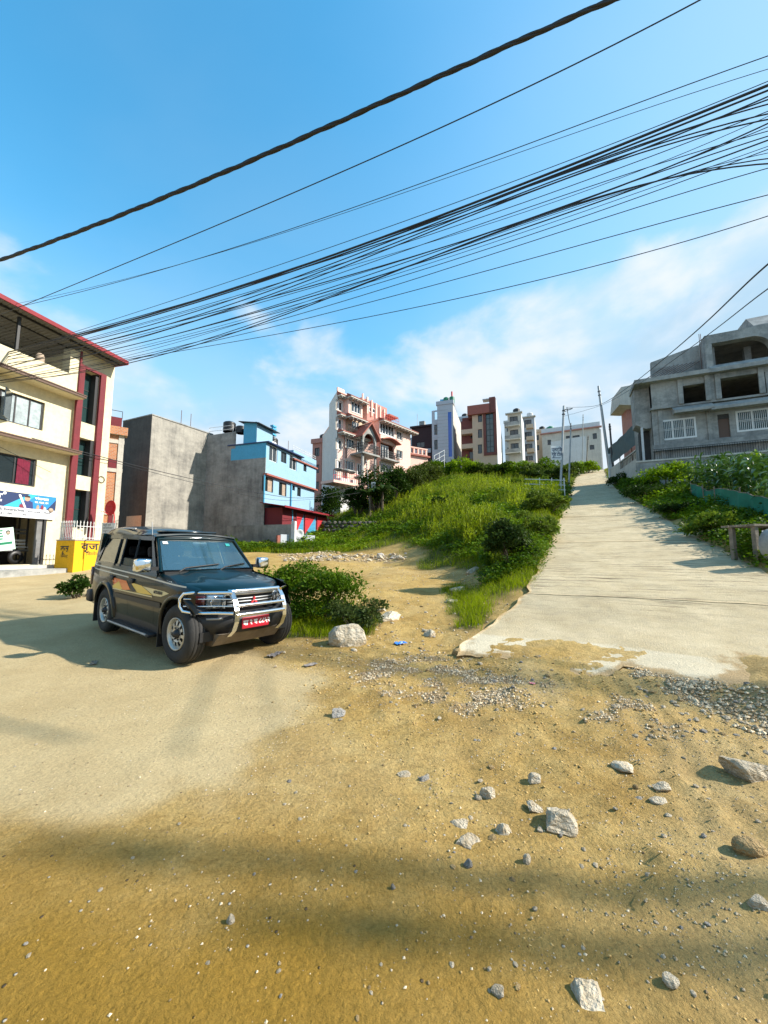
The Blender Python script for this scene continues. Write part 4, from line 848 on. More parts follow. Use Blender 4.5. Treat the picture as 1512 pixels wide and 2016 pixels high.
# ------------------------------------------------------------------ the pink house
def build_pink_house():
    P = Bld('pink_house', 'pink house with red tiled eaves and blank white side wall', 'house', 661, 54.0, 0.85, 9.5); R = P.root
    q = P.q; zt = q(661, 768)[1]; z = [q(664, v)[1] for v in (926, 887, 848, 812, 775)]   # floor lines by the left corner
    zb = q(665, 945)[1]; xB = q(687, 850)[0]; xC = q(716, 850)[0]; xW = q(738, 850)[0]; xE = q(797, 850)[0]
    # left strip and second bay
    fl = [P.rect(662, 790, 674, 808), P.rect(662, 824, 673, 846), P.rect(662, 865, 673, 884), P.rect(661, 907, 672, 928)]
    P.wall(0, q(680, 850)[0], -4.5, zt, fl, 'pink_paint')
    for r in fl: P.window(r, nx=2, nz=1, fw=0.1, frame='frame_white', surround='offwhite_paint')
    xs = q(680, 850)[0]; yb = -0.9
    b4 = P.rect(692, 792, 710, 813, yb); b2 = P.rect(681, 864, 698, 882, -0.3); b1 = P.rect(680, 907, 697, 925, -0.3); b3 = P.rect(693, 830, 707, 846, 0.3)
    xc0, xc1 = q(686, 800, yb)[0], q(714, 800, yb)[0]
    P.wall(xc0, xc1, z[3] + 0.1, z[4] - 0.4, [b4], 'pink_paint', y=yb, name='bay_wall'); P.shell(xc0, xc1, yb + 0.23, 1.0, z[3] + 0.1, z[4] - 0.4, 'pink_paint', 'wall_shell'); P.window(b4, y=yb, nx=3, fw=0.12, frame='frame_white', surround='offwhite_paint')
    P.box('wall_corner', xc0, yb, z[3] + 0.1, xc0 + 0.02, yb + 0.23, z[4] - 0.4, 'pink_paint')
    P.wall(xs, xC + 3, -4.5, z[2], [b2, b1], 'pink_paint', y=-0.3, name='wall'); P.shell(xs, xC + 3, -0.08, 1.0, -4.5, z[2], 'pink_paint', 'wall_shell')
    for r in (b2, b1): P.window(r, y=-0.3, nx=3, fw=0.1, frame='frame_white', surround='offwhite_paint')
    P.wall(xs, xC + 3, z[2], z[3], [b3], 'tan_paint', y=0.3, name='loggia_wall'); P.window(b3, y=0.3, nx=3, fw=0.1, frame='frame_white')
    P.railing([(xs, -0.7, z[2] + 0.35), (xC, -0.7, z[2] + 0.35)], 0.9, 'steel_dark', 0.25, rails=2, r=0.03)
    P.shell(0.3, xE - 0.05, 0.3, 10.3, -5.5, z[3], 'pink_paint', skew=0.57); P.shell(0.3, xC + 1.0, 0.25, 5.0, z[3], zt - 0.15, 'pink_paint', 'wall_shell', skew=0.57)
    # blank white side wall, stepped, running back to the left
    m = MB(); k = Vector((-0.35, 0.94)); d = P.d; n = P.n; kx, ky = k.dot(d), k.dot(n)
    def sd(u, zz, off=0.0): return (kx * u + off, ky * u, zz)
    for u0, u1, za in ((0, 5.6, zt + 0.1), (5.6, 10.5, q(645, 812)[1])):
        m.add([sd(u0, -9), sd(u1, -9), sd(u1, za), sd(u0, za), sd(u0, -9, 0.25), sd(u1, -9, 0.25), sd(u1, za, 0.25), sd(u0, za, 0.25)], [(0, 1, 2, 3), (5, 4, 7, 6), (3, 2, 6, 7), (1, 5, 6, 2), (4, 0, 3, 7)])
    m.build('blank_wall', MATS['white_plaster'], R)
    P.box('base_wall', -0.06, -0.95, -9.5, q(700, 1000, -0.95)[0], 0.2, zb + 0.2, 'white_plaster'); P.box('base_fin', q(697, 1000, -1.2)[0], -2.2, -9.5, q(697, 1000, -1.2)[0] + 0.5, -0.96, zb - 3.0, 'white_plaster')
    # red tiled eaves: sloping aprons with soffit
    def eave(x0, x1, zz, y, out=0.9, drop=0.5, name='eaves'):
        e = MB(); e.prism([(y + 0.02, zz), (y - out, zz - drop), (y - out, zz - drop - 0.12), (y + 0.02, zz - drop - 0.12)], 'x', x0, x1); o = e.build(name, MATS['terracotta'], R)
        MB().box(x0 + 0.02, y - out + 0.04, zz - drop - 0.30, x1 - 0.02, y + 0.01, zz - drop - 0.123).build('soffit', MATS['offwhite_paint'], o)
        nb = max(2, int((x1 - x0) / 0.8))
        for i in range(nb): x = x0 + (x1 - x0) * (i + 0.5) / nb; MB().box(x - 0.07, y - out + 0.1, zz - drop - 0.50, x + 0.07, y - 0.02, zz - drop - 0.303).build('bracket', MATS['raw_concrete'], o)
        return o
    eave(-0.1, xc0, z[4] + 0.35, 0); eave(xc0 - 0.3, xc1 + 0.6, z[4] + 0.25, yb); eave(-0.1, xc0 + 0.2, z[3] + 0.25, 0); eave(xc0 - 0.2, xc1 + 0.4, z[3] + 0.15, yb); eave(-0.1, xC + 0.3, z[2] + 0.30, -0.3, 1.1)
    MB().prism([(-0.1, -0.2), (xC + 1.0, -0.2), (xC + 1.0, 4.9), (2.95, 4.9)], 'z', zt - 0.15, zt).build('roof_slab', MATS['pink_paint'], R); P.box('corner_parapet', 0, 0, zt, 1.4, 0.2, zt + 0.6, 'pink_paint')
    # right wing
    yw = -1.2; wz1 = q(738, 822, yw)[1]; r1 = P.rect(748, 833, 776, 857, yw); r2 = P.rect(781, 849, 792, 866, yw); r3 = P.rect(781, 887, 792, 902, yw); r4 = P.rect(749, 874, 776, 905, yw); r5 = P.rect(748, 913, 772, 930, yw)
    P.wall(xW, xE, -6, wz1, [r1, r2, r3, r4, r5], 'pink_paint', y=yw, t=0.3, name='wing_wall'); P.shell(xW, xE, yw + 0.31, 6, -6, wz1, 'pink_paint', 'wall_shell')
    P.box('wing_corner', xW, yw, -6, xW + 0.02, yw + 0.3, wz1, 'pink_paint')
    P.window(r1, y=yw, nx=5, nz=1, fw=0.14, frame='frame_white', surround='frame_white')
    for r in (r2, r3, r5): P.window(r, y=yw, nx=2, fw=0.12, frame='frame_white', surround='offwhite_paint')
    P.window((r4[0] + 0.2, r4[1] - 1.2, r4[2], r4[3] - 0.3), y=yw, depth=0.28, nx=3, fw=0.12, frame='frame_white')
    bal = P.box('balcony', r4[0] - 0.2, yw - 1.1, r4[2] - 0.35, r4[1] + 0.2, yw - 0.003, r4[2] - 0.10, 'raw_concrete')
    P.railing([(r4[0] - 0.1, yw - 0.05, r4[2] - 0.1), (r4[0] - 0.1, yw - 1.0, r4[2] - 0.1), (r4[1] + 0.1, yw - 1.0, r4[2] - 0.1), (r4[1] + 0.1, yw - 0.05, r4[2] - 0.1)], 1.15, 'steel_dark', 0.22, bal, 3, 0.035)
    arc = [(r4[0] - 0.6 + (r4[1] - r4[0] + 1.2) * i / 10, r4[3] + 0.1 + 0.55 * math.sin(math.pi * i / 10)) for i in range(11)]
    m = MB()
    for (xa, za), (xb, zbb) in zip(arc[:-1], arc[1:]): m.add([(xa, yw - 1.1, za), (xb, yw - 1.1, zbb), (xb, yw, zbb + 0.1), (xa, yw, za + 0.1), (xa, yw - 1.1, za + 0.14), (xb, yw - 1.1, zbb + 0.14), (xb, yw, zbb + 0.24), (xa, yw, za + 0.24)], [(0, 1, 2, 3), (7, 6, 5, 4), (0, 4, 5, 1)])
    m.build('curved_canopy', MATS['terracotta'], R)
    eave(xW - 0.5, xE + 0.9, wz1 + 0.35, yw, 1.2, 0.55); P.box('wing_roof', xW - 0.2, yw, wz1, xE + 0.2, 6.5, wz1 + 0.34, 'pink_paint')
    P.railing([(xW, yw - 0.2, wz1 + 0.35), (xW + 4.5, yw - 0.2, wz1 + 0.35)], 0.9, 'red_paint', 0.5, rails=2, r=0.03)
    # gabled porch
    yg = -2.4; xa, xb = q(714, 870, yg)[0], q(741, 870, yg)[0]; zg = q(727, 835, yg)[1]; ze = q(714, 858, yg)[1]; xm = (xa + xb) / 2; zf = q(727, 892, yg)[1]
    m = MB(); m.prism([(xa - 0.5, ze - 0.15), (xm, zg), (xb + 0.5, ze - 0.15), (xb + 0.5, ze + 0.08), (xm, zg + 0.25), (xa - 0.5, ze + 0.08)], 'y', yg - 0.5, 0.2); m.build('gable_roof', MATS['terracotta'], R)
    m = MB(); cz = ze - 0.5; ra = (xb - xa) / 2 - 0.35; arcp = [(xm + ra * math.cos(t), cz + ra * 1.0 * math.sin(t)) for t in np.linspace(0, math.pi, 13)]
    top = [(xb, cz), (xb, ze), (xm + 0.5, zg - 0.25), (xm, zg - 0.02), (xm - 0.5, zg - 0.25), (xa, ze), (xa, cz)]
    tx = np.interp(np.linspace(0, 1, 13), np.linspace(0, 1, 7), [p[0] for p in top]); tz = np.interp(np.linspace(0, 1, 13), np.linspace(0, 1, 7), [p[1] for p in top])
    for i in range(12): m.add([(arcp[i][0], yg, arcp[i][1]), (tx[i], yg, tz[i]), (tx[i + 1], yg, tz[i + 1]), (arcp[i + 1][0], yg, arcp[i + 1][1]), (arcp[i][0], yg + 0.3, arcp[i][1]), (tx[i], yg + 0.3, tz[i]), (tx[i + 1], yg + 0.3, tz[i + 1]), (arcp[i + 1][0], yg + 0.3, arcp[i + 1][1])], [(0, 1, 2, 3), (7, 6, 5, 4), (0, 3, 7, 4)])
    m.build('gable_arch', MATS['raw_concrete'], R)
    for x in (xa, xb - 0.3): P.box('porch_column', x, yg, -6, x + 0.3, yg + 0.3, cz, 'raw_concrete')
    bal = P.box('balcony', xa - 0.4, yg - 0.4, zf - 0.35, xb + 0.4, -0.35, zf - 0.1, 'raw_concrete')
    P.railing([(xa - 0.3, -0.4, zf - 0.1), (xa - 0.3, yg - 0.3, zf - 0.1), (xb + 0.3, yg - 0.3, zf - 0.1), (xb + 0.3, -0.4, zf - 0.1)], 1.3, 'steel_dark', 0.22, bal, 3, 0.04)
    r = (xa + 0.9, xb - 0.6, zf, zf + 2.1); P.window(r, y=-0.5, depth=0.1, nx=3, fw=0.12, frame='frame_white'); P.window((r[0], r[1], z[0] - 0.2, z[0] + 1.6), y=-0.5, depth=0.1, nx=3, fw=0.12, frame='frame_white')
    # penthouse with stepped parapet
    yp = 2.5; xp0, xp1 = q(712, 790, yp)[0], q(762, 790, yp)[0]; zp = q(735, 792, yp)[1]
    P.shell(xp0, xp1, yp, 8, z[3], zp, 'brown_pink', 'penthouse', front=True)
    for k in range(6): x = xp0 + (xp1 - xp0) * k / 6; P.box('stepped_fin', x, yp - 0.25, zp - 2.4 - 0.12 * k, x + 0.28, yp - 0.003, zp + 0.6 - 0.22 * k, 'pink_paint')
    P.box('penthouse_eave', xp1 - 0.5, yp - 1.0, zp - 1.6, xp1 + 2.0, 6.0, zp - 1.35, 'terracotta')
    r = P.rect(726, 803, 738, 812, yp); P.window(r, y=yp - 0.11, depth=0.1, nx=2, fw=0.12, frame='frame_white')
    # terrace with potted rail above the base wall
    zt_ = q(690, 950, -2.6)[1]; x0, x1 = q(657, 945, -2.6)[0], q(706, 945, -2.6)[0]
    P.box('terrace', x0, -2.6, zt_ - 0.35, x1, 0, zt_, 'pink_paint'); P.railing([(x0, -2.55, zt_), (x1, -2.55, zt_)], 1.3, 'red_paint', 0.35, rails=2, r=0.03)
    for k in range(4): xx = x0 + 0.7 + (x1 - x0 - 1.0) * k / 3; MB().lathe([(0, 0), (0.3, 0), (0.62, 0.22), (0.64, 0.3), (0.5, 0.3), (0, 0.25)], 14, (xx, -2.75, zt_ + 1.2 - 0.55 * (k == 3))).build('planter', MATS['raw_concrete'], R)
    # annexe
    A = Bld('pink_annexe', 'low pink annexe with roof railing beside the grey tower', 'house', 797, 66.0, 1.6, 13.5)
    za = A.q(815, 892)[1]; xe = A.q(842, 902)[0]; A.shell(0, xe, 0, 6, -6, za, 'pink_paint', 'wall', front=True); A.box('cornice', -0.3, -0.4, za - 0.5, xe + 0.3, 0.2, za - 0.2, 'terracotta')
    for k in range(6): A.box('baluster', 0.2 + k * (xe - 0.6) / 5, 0, za + 0.003, 0.5 + k * (xe - 0.6) / 5, 0.3, za + 0.95, 'pink_paint')
    A.box('rail', 0, -0.05, za + 0.953, xe, 0.35, za + 1.15, 'pink_paint')
weathered('brown_pink', (0.46, 0.23, 0.19), (0.32, 0.15, 0.125), 0.5, 0.7, 0.8, 0.8)
build_pink_house()

# ------------------------------------------------------------------ far houses on the hill
def build_hill_houses():
    def grid_windows(B, rects, **kw):
        for r in rects: B.window(r, **kw)
    # dark house, left of the tower
    G = Bld('dark_house', 'dark maroon brick house half hidden left of the grey tower', 'house', 812, 84, -2.5, 17, sign=-1)
    xe = G.q(853, 870)[0]; zt = G.q(825, 842)[1]; r = [G.rect(820, 870, 836, 881), G.rect(822, 893, 838, 902)]
    G.wall(0, xe, -8, zt, r, 'dark_brick'); G.shell(0, xe, 0.23, 8, -8, zt, 'dark_brick'); grid_windows(G, r, nx=2, fw=0.12)
    G.box('white_band', 0.5, -0.3, G.q(830, 893)[1], xe - 0.5, -0.003, G.q(830, 885)[1], 'panel_grey'); G.box('cornice', -0.3, -0.4, zt + 0.003, xe, 0.3, zt + 0.4, 'dark_brick')
    G.box('roof_room', xe * 0.35, 1, zt + 0.4, xe, 6, G.q(835, 835)[1], 'brown_paint'); G.box('chimney', xe * 0.3, 1.0, zt + 0.4, xe * 0.3 + 1.2, 2.0, zt + 1.8, 'raw_concrete')
    MB().tube([(1.2, 0.5, zt), (1.2, 0.5, zt + 3.4)], 0.05, 6).build('antenna_mast', MATS['steel'], G.root)
    A = Bld('grey_annexe', 'small grey house with one window left of dark house', 'house', 800, 90, -2.5, 17, sign=-1)
    r = [A.rect(802, 868, 808, 880)]; xe = A.q(812, 870)[0]; zt = A.q(806, 862)[1]; A.wall(0, xe, -6, zt, r, 'panel_grey'); A.shell(0, xe, 0.23, 6, -6, zt, 'panel_grey'); grid_windows(A, r, nx=1, fw=0.12)
    # grey clad tower with the blue glass strip
    T = Bld('grey_tower_house', 'narrow grey panelled tower house with blue glass strip and green tanks', 'house', 853, 76, -3.0, 17.5, sign=-1)
    xe = T.q(893, 860)[0]; x1 = T.q(862, 860)[0]; zt = T.q(880, 797)[1]; zl = T.q(857, 808)[1]; g = T.rect(883, 812, 890, 900)
    rr = [T.rect(855, 836, 861.5, 856), T.rect(855, 866, 861.5, 885)]; op = T.rect(855.5, 810, 861.5, 826)
    T.wall(0, x1, -8, zl, rr + [op], 'panel_grey', name='bay'); grid_windows(T, rr, nx=1, nz=2, fw=0.1)
    T.wall(x1, xe, -8, zt, [g], 'panel_grey', y=-0.35, name='panelled_wall')
    nz = 22
    for k in range(nz): z = -2 + (zt + 1.5) * k / nz; T.box('cladding_joint', x1 + 0.02, -0.365, z, g[0] - 0.02, -0.352, z + 0.05, 'raw_concrete')
    gw = T.window(g, y=-0.35, depth=0.06, nx=1, nz=8, fw=0.1, frame='glass_blue', pane='glass_blue', split=True)
    T.shell(x1, xe, -0.12, 14.5, -8, zt, 'offwhite_paint', 'wall_shell'); T.shell(0, x1, 0.23, 6, -8, op[2] - 0.1, 'panel_grey')
    T.box('parapet', x1 - 0.2, -0.5, zt + 0.003, xe + 0.15, 0.2, zt + 0.75, 'panel_grey'); T.railing([(xe, 0.2, zt), (xe, 7, zt)], 1.0, 'white_steel', rails=2)
    zz = T.q(884, 788)[1]; T.box('tank_platform', x1 + 0.8, 0.6, zz - 0.25, xe, 3.0, zz, 'panel_grey')
    for px in (878, 889.5): x = T.q(px, 780, 1.8)[0]; T.tank(x, 1.8, zz, 0.55, 1.45, 'tank_green')
    MB().tube([(T.q(889.5, 770, 1.8)[0], 1.8, zz + 1.4), (T.q(889.5, 770, 1.8)[0], 1.8, zz + 2.5)], 0.16, 8).build('vent_stack', MATS['red_paint'], T.root)
    T.box('blue_drum', x1 + 0.3, 1.5, zt, x1 + 1.0, 2.2, zt + 1.9, 'blue_sheet')
    # brown lower part and the tan house with red frames
    Bn = Bld('brown_house', 'low brown house front wedged beside the tan house', 'house', 912, 74, -3.0, 17.0, sign=-1)
    r = [Bn.rect(926, 853, 933, 863), Bn.rect(924, 889, 932, 904)]; xe = Bn.q(937, 870)[0]; zt = Bn.q(922, 828)[1]
    Bn.wall(0, xe, -6, zt, r, 'brown_paint'); Bn.shell(0, xe, 0.23, 5, -6, zt, 'brown_paint'); grid_windows(Bn, r, nx=1, fw=0.1, frame='frame_brown'); Bn.box('roof_step', 0.2, 0.5, zt, xe, 4, zt + 0.8, 'brown_paint')
    Tn = Bld('tan_house', 'tan house with dark red window strip and white blank side', 'house', 935, 72, -2.6, 17.0, sign=-1)
    xe = Tn.q(977, 850)[0]; zt = Tn.q(955, 797)[1]; zc = Tn.q(955, 815)[1]; st = Tn.rect(957, 812, 972.5, 891)
    rr = [Tn.rect(941, 813, 949, 831), Tn.rect(941, 845, 949, 862), Tn.rect(941, 875, 949, 893)]
    Tn.wall(0, xe, -6, zc, rr + [st], 'tan_paint'); grid_windows(Tn, rr, nx=1, fw=0.1, frame='frame_black'); Tn.window(st, y=0, depth=0.08, nx=2, nz=7, fw=0.12, frame='frame_black', pane='glass_green', split=True)
    for x0, x1 in ((st[0] - 0.5, st[0] - 0.003), (st[1] + 0.003, st[1] + 0.5)): Tn.box('red_pilaster', x0, -0.18, st[2] - 0.5, x1, -0.003, st[3] + 0.5, 'brown_paint')
    Tn.box('red_lintel', st[0], -0.17, st[3] + 0.003, st[1], -0.003, st[3] + 0.5, 'brown_paint'); Tn.box('red_lintel', st[0], -0.17, st[2] - 0.5, st[1], -0.003, st[2] - 0.003, 'brown_paint')
    Tn.box('red_parapet', -0.8, -0.6, zc + 0.003, xe * 0.75, 0.2, zt, 'terracotta'); Tn.box('red_parapet', xe * 0.75 + 0.003, -0.45, zc + 0.003, xe, 0.2, zt + 1.2, 'brown_paint'); Tn.box('red_corner', -0.8, 0.203, zc - 0.4, 0.4, 3, zt - 0.4, 'brown_paint')
    for z0, z1 in ((843, 847), (872, 876)): a, b = Tn.q(938, z1)[1], Tn.q(938, z0)[1]; Tn.box('balcony', -2.2, 0.0, a - 0.5, 0, 1.4, b, 'tan_paint')
    Tn.shell(0.02, xe - 0.01, 0.23, 15, -6, zc, 'tan_paint'); m = MB(); m.prism([(0.0, -6), (15, -6), (15, zt - 3.0), (0.0, zt + 1.1)], 'x', xe, xe + 0.12); m.build('white_wall', MATS['white_plaster'], Tn.root)
    MB().box(xe * 0.45, 0.5, zt + 1.25, xe, 2.0, zt + 1.40).build('solar_rack', MATS['steel'], Tn.root); Tn.tank(xe - 0.8, 7.5, zt - 0.5, 0.7, 2.0, 'tank_black')
    # white houses stepping away behind
    for nm, lab, px0, px1, Y, yt, mat, n, seed in (('white_balcony_house', 'white house with dark open balconies behind the tan house', 1007, 1036, 82, 815, 'offwhite_paint', 3, 1), ('concrete_balcony_house', 'grey house with pink stepped balconies and a white tank', 1037, 1062, 92, 822, 'panel_grey', 4, 2)):
        W = Bld(nm, lab, 'house', px0, Y, -2.2, 19.5, sign=-1); xe = W.q(px1 - 9, 850)[0]; zt = W.q(px0 + 8, yt)[1]
        fh = 3.0; rs = [(xe * 0.15, xe * 0.75, zt - fh * (k + 1) + 0.6, zt - fh * k - 0.5) for k in range(n)]
        W.wall(0, xe, -6, zt, rs, mat); W.shell(0, xe, 0.23, 7, -6, zt, 'white_plaster'); grid_windows(W, rs, nx=2, fw=0.12)
        for r in rs:
            bl = W.box('balcony', -0.6 if seed == 1 else xe * 0.3, -1.3, r[2] - 0.55, xe * 0.9, -0.003, r[2] - 0.35, 'offwhite_paint' if seed == 1 else 'tan_paint'); W.box('balcony_panel', -0.6 if seed == 1 else xe * 0.3, -1.3, r[2] - 0.345, xe * 0.9, -1.2, r[2] + 0.4, 'raw_concrete' if seed == 1 else 'tan_paint', bl)
        W.box('cornice', -0.4, -0.7, zt + 0.003, xe + 0.3, 0.3, zt + 0.25, 'offwhite_paint')
        W.tank(xe * 0.6, 2.5, zt + 0.3, 0.75, 1.8, 'white_plaster' if seed == 2 else 'tank_black')
    # long white house at the top of the road
    J = Bld('long_white_house', 'long weathered white house at the top of the concrete road', 'house', 1075, 104, -1.9, 21.0, sign=-1)
    xe = J.q(1182, 870)[0]; zt = J.q(1130, 848)[1]
    rr = [J.rect(1078, 866, 1085, 876), J.rect(1114, 858, 1124, 863), J.rect(1127, 857, 1141, 861), J.rect(1167, 853, 1175, 864), J.rect(1161, 876, 1170, 885)]
    J.wall(0, xe, -6, zt, rr, 'offwhite_paint'); J.shell(0, xe, 0.23, 14, -6, zt, 'offwhite_paint'); grid_windows(J, rr, nx=2, fw=0.14)
    for k in range(4): J.box('rib', xe - 0.02, 1.5 + 3.2 * k, -6, xe + 0.35, 2.1 + 3.2 * k, zt, 'white_plaster')
    J.box('cornice', -0.4, -0.6, zt + 0.003, xe + 0.5, 0.3, zt + 0.3, 'brown_pink'); J.box('parapet', -0.1, 0.0, zt + 0.303, xe + 0.1, 0.25, zt + 1.6, 'white_plaster')
    J.tank(J.q(1083, 845, 3)[0], 3, zt + 0.4, 1.05, 2.6, 'tank_green'); J.box('roof_clutter', xe * 0.62, 2, zt + 1.6, xe * 0.92, 3, zt + 2.1, 'raw_concrete')
    V = Bld('white_site_fence', 'plain white boarding in front of the long white house', 'fence', 1084, 90, -1.9, 19.5, sign=-1)
    x0 = V.q(1085, 880)[0]; x1 = V.q(1154, 880)[0]; zt = V.q(1120, 864)[1]
    for k in range(7): V.box('panel', x0 + (x1 - x0) * k / 7 + 0.01, 0, -3, x0 + (x1 - x0) * (k + 1) / 7 - 0.01, 0.08, zt + 0.06 * (k - 3), 'white_plaster')
build_hill_houses()
def build_back_houses():
    for nm, lab, px0, px1, Y, yt, mat, cols, rows in (('plain_house', 'plain grey house filling the gap right of the tower', 896, 928, 96, 826, 'panel_grey', 2, 3), ('plain_house', 'plain pale house behind the white balcony house', 1000, 1030, 104, 832, 'offwhite_paint', 2, 3), ('plain_house', 'low tan house between grey balcony house and long white house', 1056, 1082, 108, 850, 'tan_paint', 2, 2), ('plain_house', 'small white house peeping over the pink annexe', 838, 858, 100, 846, 'white_plaster', 1, 3), ('plain_house', 'narrow pink house between blue house and pink house', 612, 634, 66, 873, 'brown_pink', 1, 3)):
        B = Bld(nm, lab, 'house', px0, Y, -2.6, 16 if px0 > 700 else 6, 'houses at the back of the hill', sign=-1); xe = B.q(px1, 860)[0]; zt = B.q((px0 + px1) / 2, yt)[1]; r = []
        for i in range(cols):
            for j in range(rows): a = xe * (i + 0.25) / cols; r.append((a, a + xe * 0.5 / cols, zt - 3 * j - 2.3, zt - 3 * j - 0.8))
        B.wall(0, xe, -8, zt, r, mat); B.shell(0, xe, 0.23, 6, -8, zt, mat)
        for q in r: B.window(q, nx=2, fw=0.12)
        B.box('parapet', -0.2, -0.25, zt + 0.003, xe + 0.2, 0.1, zt + 0.8, mat); B.tank(xe * 0.6, 2, zt + 0.2, 0.8, 2.0, 'tank_black')
build_back_houses()

# ------------------------------------------------------------------ unfinished concrete house on the right
def build_raw_house():
    K = Bld('unfinished_house', 'unfinished grey concrete house with open arched top floor', 'house', 1300, 30.0, -2.15, 7.2, sign=-1); R = K.root
    q = K.q; X1 = 9.5
    z0 = q(1300, 888)[1]; zf1 = q(1320, 806)[1]; zs2 = q(1330, 752)[1]; zt = q(1400, 662)[1]
    dr = K.rect(1414, 815, 1437, 861); w1 = K.rect(1302, 824, 1371, 864); w2 = K.rect(1449, 806, 1512, 848); w2 = (w2[0], w2[0] + 2.75, w2[2], w2[3])
    o1 = K.rect(1337, 760, 1393, 800); o2 = K.rect(1415, 743, 1494, 791)
    xs = q(1384, 690)[0]
    # ground floor and first floor fronts
    K.wall(0, X1, -0.1, zf1 + 0.2, [w1, dr, w2], 'raw_concrete', name='ground_floor_wall'); K.wall(0.0, X1, zf1 + 0.2, zs2, [o1, (o2[0], o2[1] + 0.3, o2[2], o2[3])], 'raw_concrete', y=-0.35, t=0.6, name='first_floor_wall')
    K.shell(0, X1, 0.23, 8, -3.0, zs2, 'raw_concrete'); K.box('first_floor', -0.1, -0.349, zf1 + 0.05, X1, 0.22, zf1 + 0.2, 'raw_concrete')
    for x0_, r in ((w1, 1), (w2, 1)): K.window(x0_, y=-0.03, depth=0.05, nx=3, fw=0.13, frame='frame_white', pane='glass_green', split=True, bars=0.11)
    K.box('door', dr[0], 0.1, dr[2], dr[1], 0.14, dr[3] - 0.35, 'frame_brown'); K.box('door_lintel', dr[0], 0.06, dr[3] - 0.34, dr[1], 0.16, dr[3] - 0.003, 'interior_dark')
    # sloping sills under the openings
    for r in (o1, (o2[0] - 0.2, o2[1] + 1.2, o2[2], 0)):
        MB().prism([(-0.35, r[2]), (-0.95, r[2] - 0.42), (-0.95, r[2] - 0.62), (-0.351, r[2] - 0.62)], 'x', r[0] - 0.6, r[1] + 0.1).build('sloping_ledge', MATS['raw_concrete'], R)
    for px in (1338, 1392, 1412, 1498): x = q(px, 790)[0]; K.box('column', x - 0.16, -0.47, zf1 + 0.21, x + 0.16, -0.353, zs2 - 0.003, 'raw_concrete')
    for px in (1302, 1398): x = q(px, 850)[0]; K.box('column', x - 0.14, -0.10, 0, x + 0.14, -0.003, zf1 + 0.04, 'raw_concrete')
    # slab and the arched top storey
    K.box('floor_slab', -1.15, -0.95, zs2, xs + 0.1, 2.0, zs2 + 0.32, 'raw_concrete'); MB().prism([(-0.9, zs2 + 0.30), (-0.352, zs2 + 0.72), (-0.352, zs2), (-0.9, zs2)], 'x', xs + 0.11, X1).build('sloping_ledge', MATS['raw_concrete'], R)
    top = zt - 0.1; zo = q(1440, 716)[1]; xa, xb = q(1398, 700)[0], q(1497, 700)[0] + 0.55; rad = 1.15; zar = q(1430, 676)[1] - 0.02
    m = MB(); y0, y1 = -0.5, 0.15
    arc = [(xb - rad + rad * math.cos(t), zar - rad + rad * math.sin(t)) for t in np.linspace(0, math.pi / 2, 9)]
    inner = [(xb, zs2 + 0.5)] + arc + [(xa, zar), (xa, zs2 + 0.5)]
    outer = [(X1, zs2 + 0.5), (X1, zar - rad), (X1, zar - rad * 0.6), (X1, zar - rad * 0.3), (X1, top), (xb + 0.2, top), (xb, top), (xb - 0.2, top), (xb - 0.5, top), (xb - rad, top), (xs, top), (xs, zs2 + 0.5)]
    n = len(inner)
    if len(outer) < n: outer = outer[:4] + [outer[4]] * (n - len(outer)) + outer[4:]
    for y in (y0, y1):
        m.add([(a[0], y, a[1]) for a in inner] + [(a[0], y, a[1]) for a in outer], [(i, i + 1, n + i + 1, n + i) if y == y0 else (n + i, n + i + 1, i + 1, i) for i in range(n - 1)])
    m.add([(a[0], y0, a[1]) for a in inner] + [(a[0], y1, a[1]) for a in inner], [(i + 1, i, n + i, n + i + 1) for i in range(n - 1)])
    m.quad((xs, y0, zs2 + 0.5), (xs, y1, zs2 + 0.5), (xs, y1, top), (xs, y0, top)); m.quad((xs, y0, top), (xs, y1, top), (X1, y1, top), (X1, y0, top))
    m.build('arched_wall', MATS['raw_concrete'], R)
    K.shell(xs, X1, 0.16, 8, zs2 + 0.3, top - 0.02, 'raw_concrete', 'top_storey_wall')
    K.box('column', xa + 0.01, 0.2, zs2 + 0.3, xa + 0.35, 0.5, zar, 'raw_concrete'); K.box('column', xb - 1.0, 1.2, zs2 + 0.3, xb - 0.6, 1.6, zar, 'raw_concrete')
    # roof room and the sloping side roof with red rods
    xr = q(1482, 640, 0.5)[0]; MB().prism([(0.4, top), (0.4, top + 0.5), (1.5, q(1500, 622, 1.5)[1]), (6, q(1500, 622, 1.5)[1]), (6, top)], 'x', xr, X1).build('roof_room', MATS['raw_concrete'], R)
    zA = q(1285, 708, 0.5)[1]; xq = q(1281, 715, 1.0)[0]; MB().prism([(xq - 0.08, zs2 + 0.323), (xq, zA), (xs - 0.003, q(1384, 672, 0.5)[1]), (xs - 0.003, zs2 + 0.323)], 'y', 1.0, 1.25).build('sloping_parapet', MATS['raw_concrete'], R)
    for k in range(9):
        a = -0.6 + 0.28 * k; MB().tube([(a, -0.3, zs2 + 0.34), (a + 2.0, 0.9, zs2 + 1.75)], 0.02, 6).build('steel_rod', MATS['rust'], R)
    for px in (1376, 1379): x = q(px, 660, 0.3)[0]; MB().tube([(x, 0.3, zs2 + 0.4), (x, 0.3, top + 0.6)], 0.02, 6).build('rebar', MATS['rust'], R)
    # side wing that recedes to the left
    MB().prism([(-1.05, zs2 - 0.003), (-1.05, zs2 - 3.0), (-0.4, zs2 - 3.4), (-0.003, zs2 - 3.4), (-0.003, zs2 - 0.003)], 'y', 0.4, 2.0).build('bay', MATS['raw_concrete'], R)
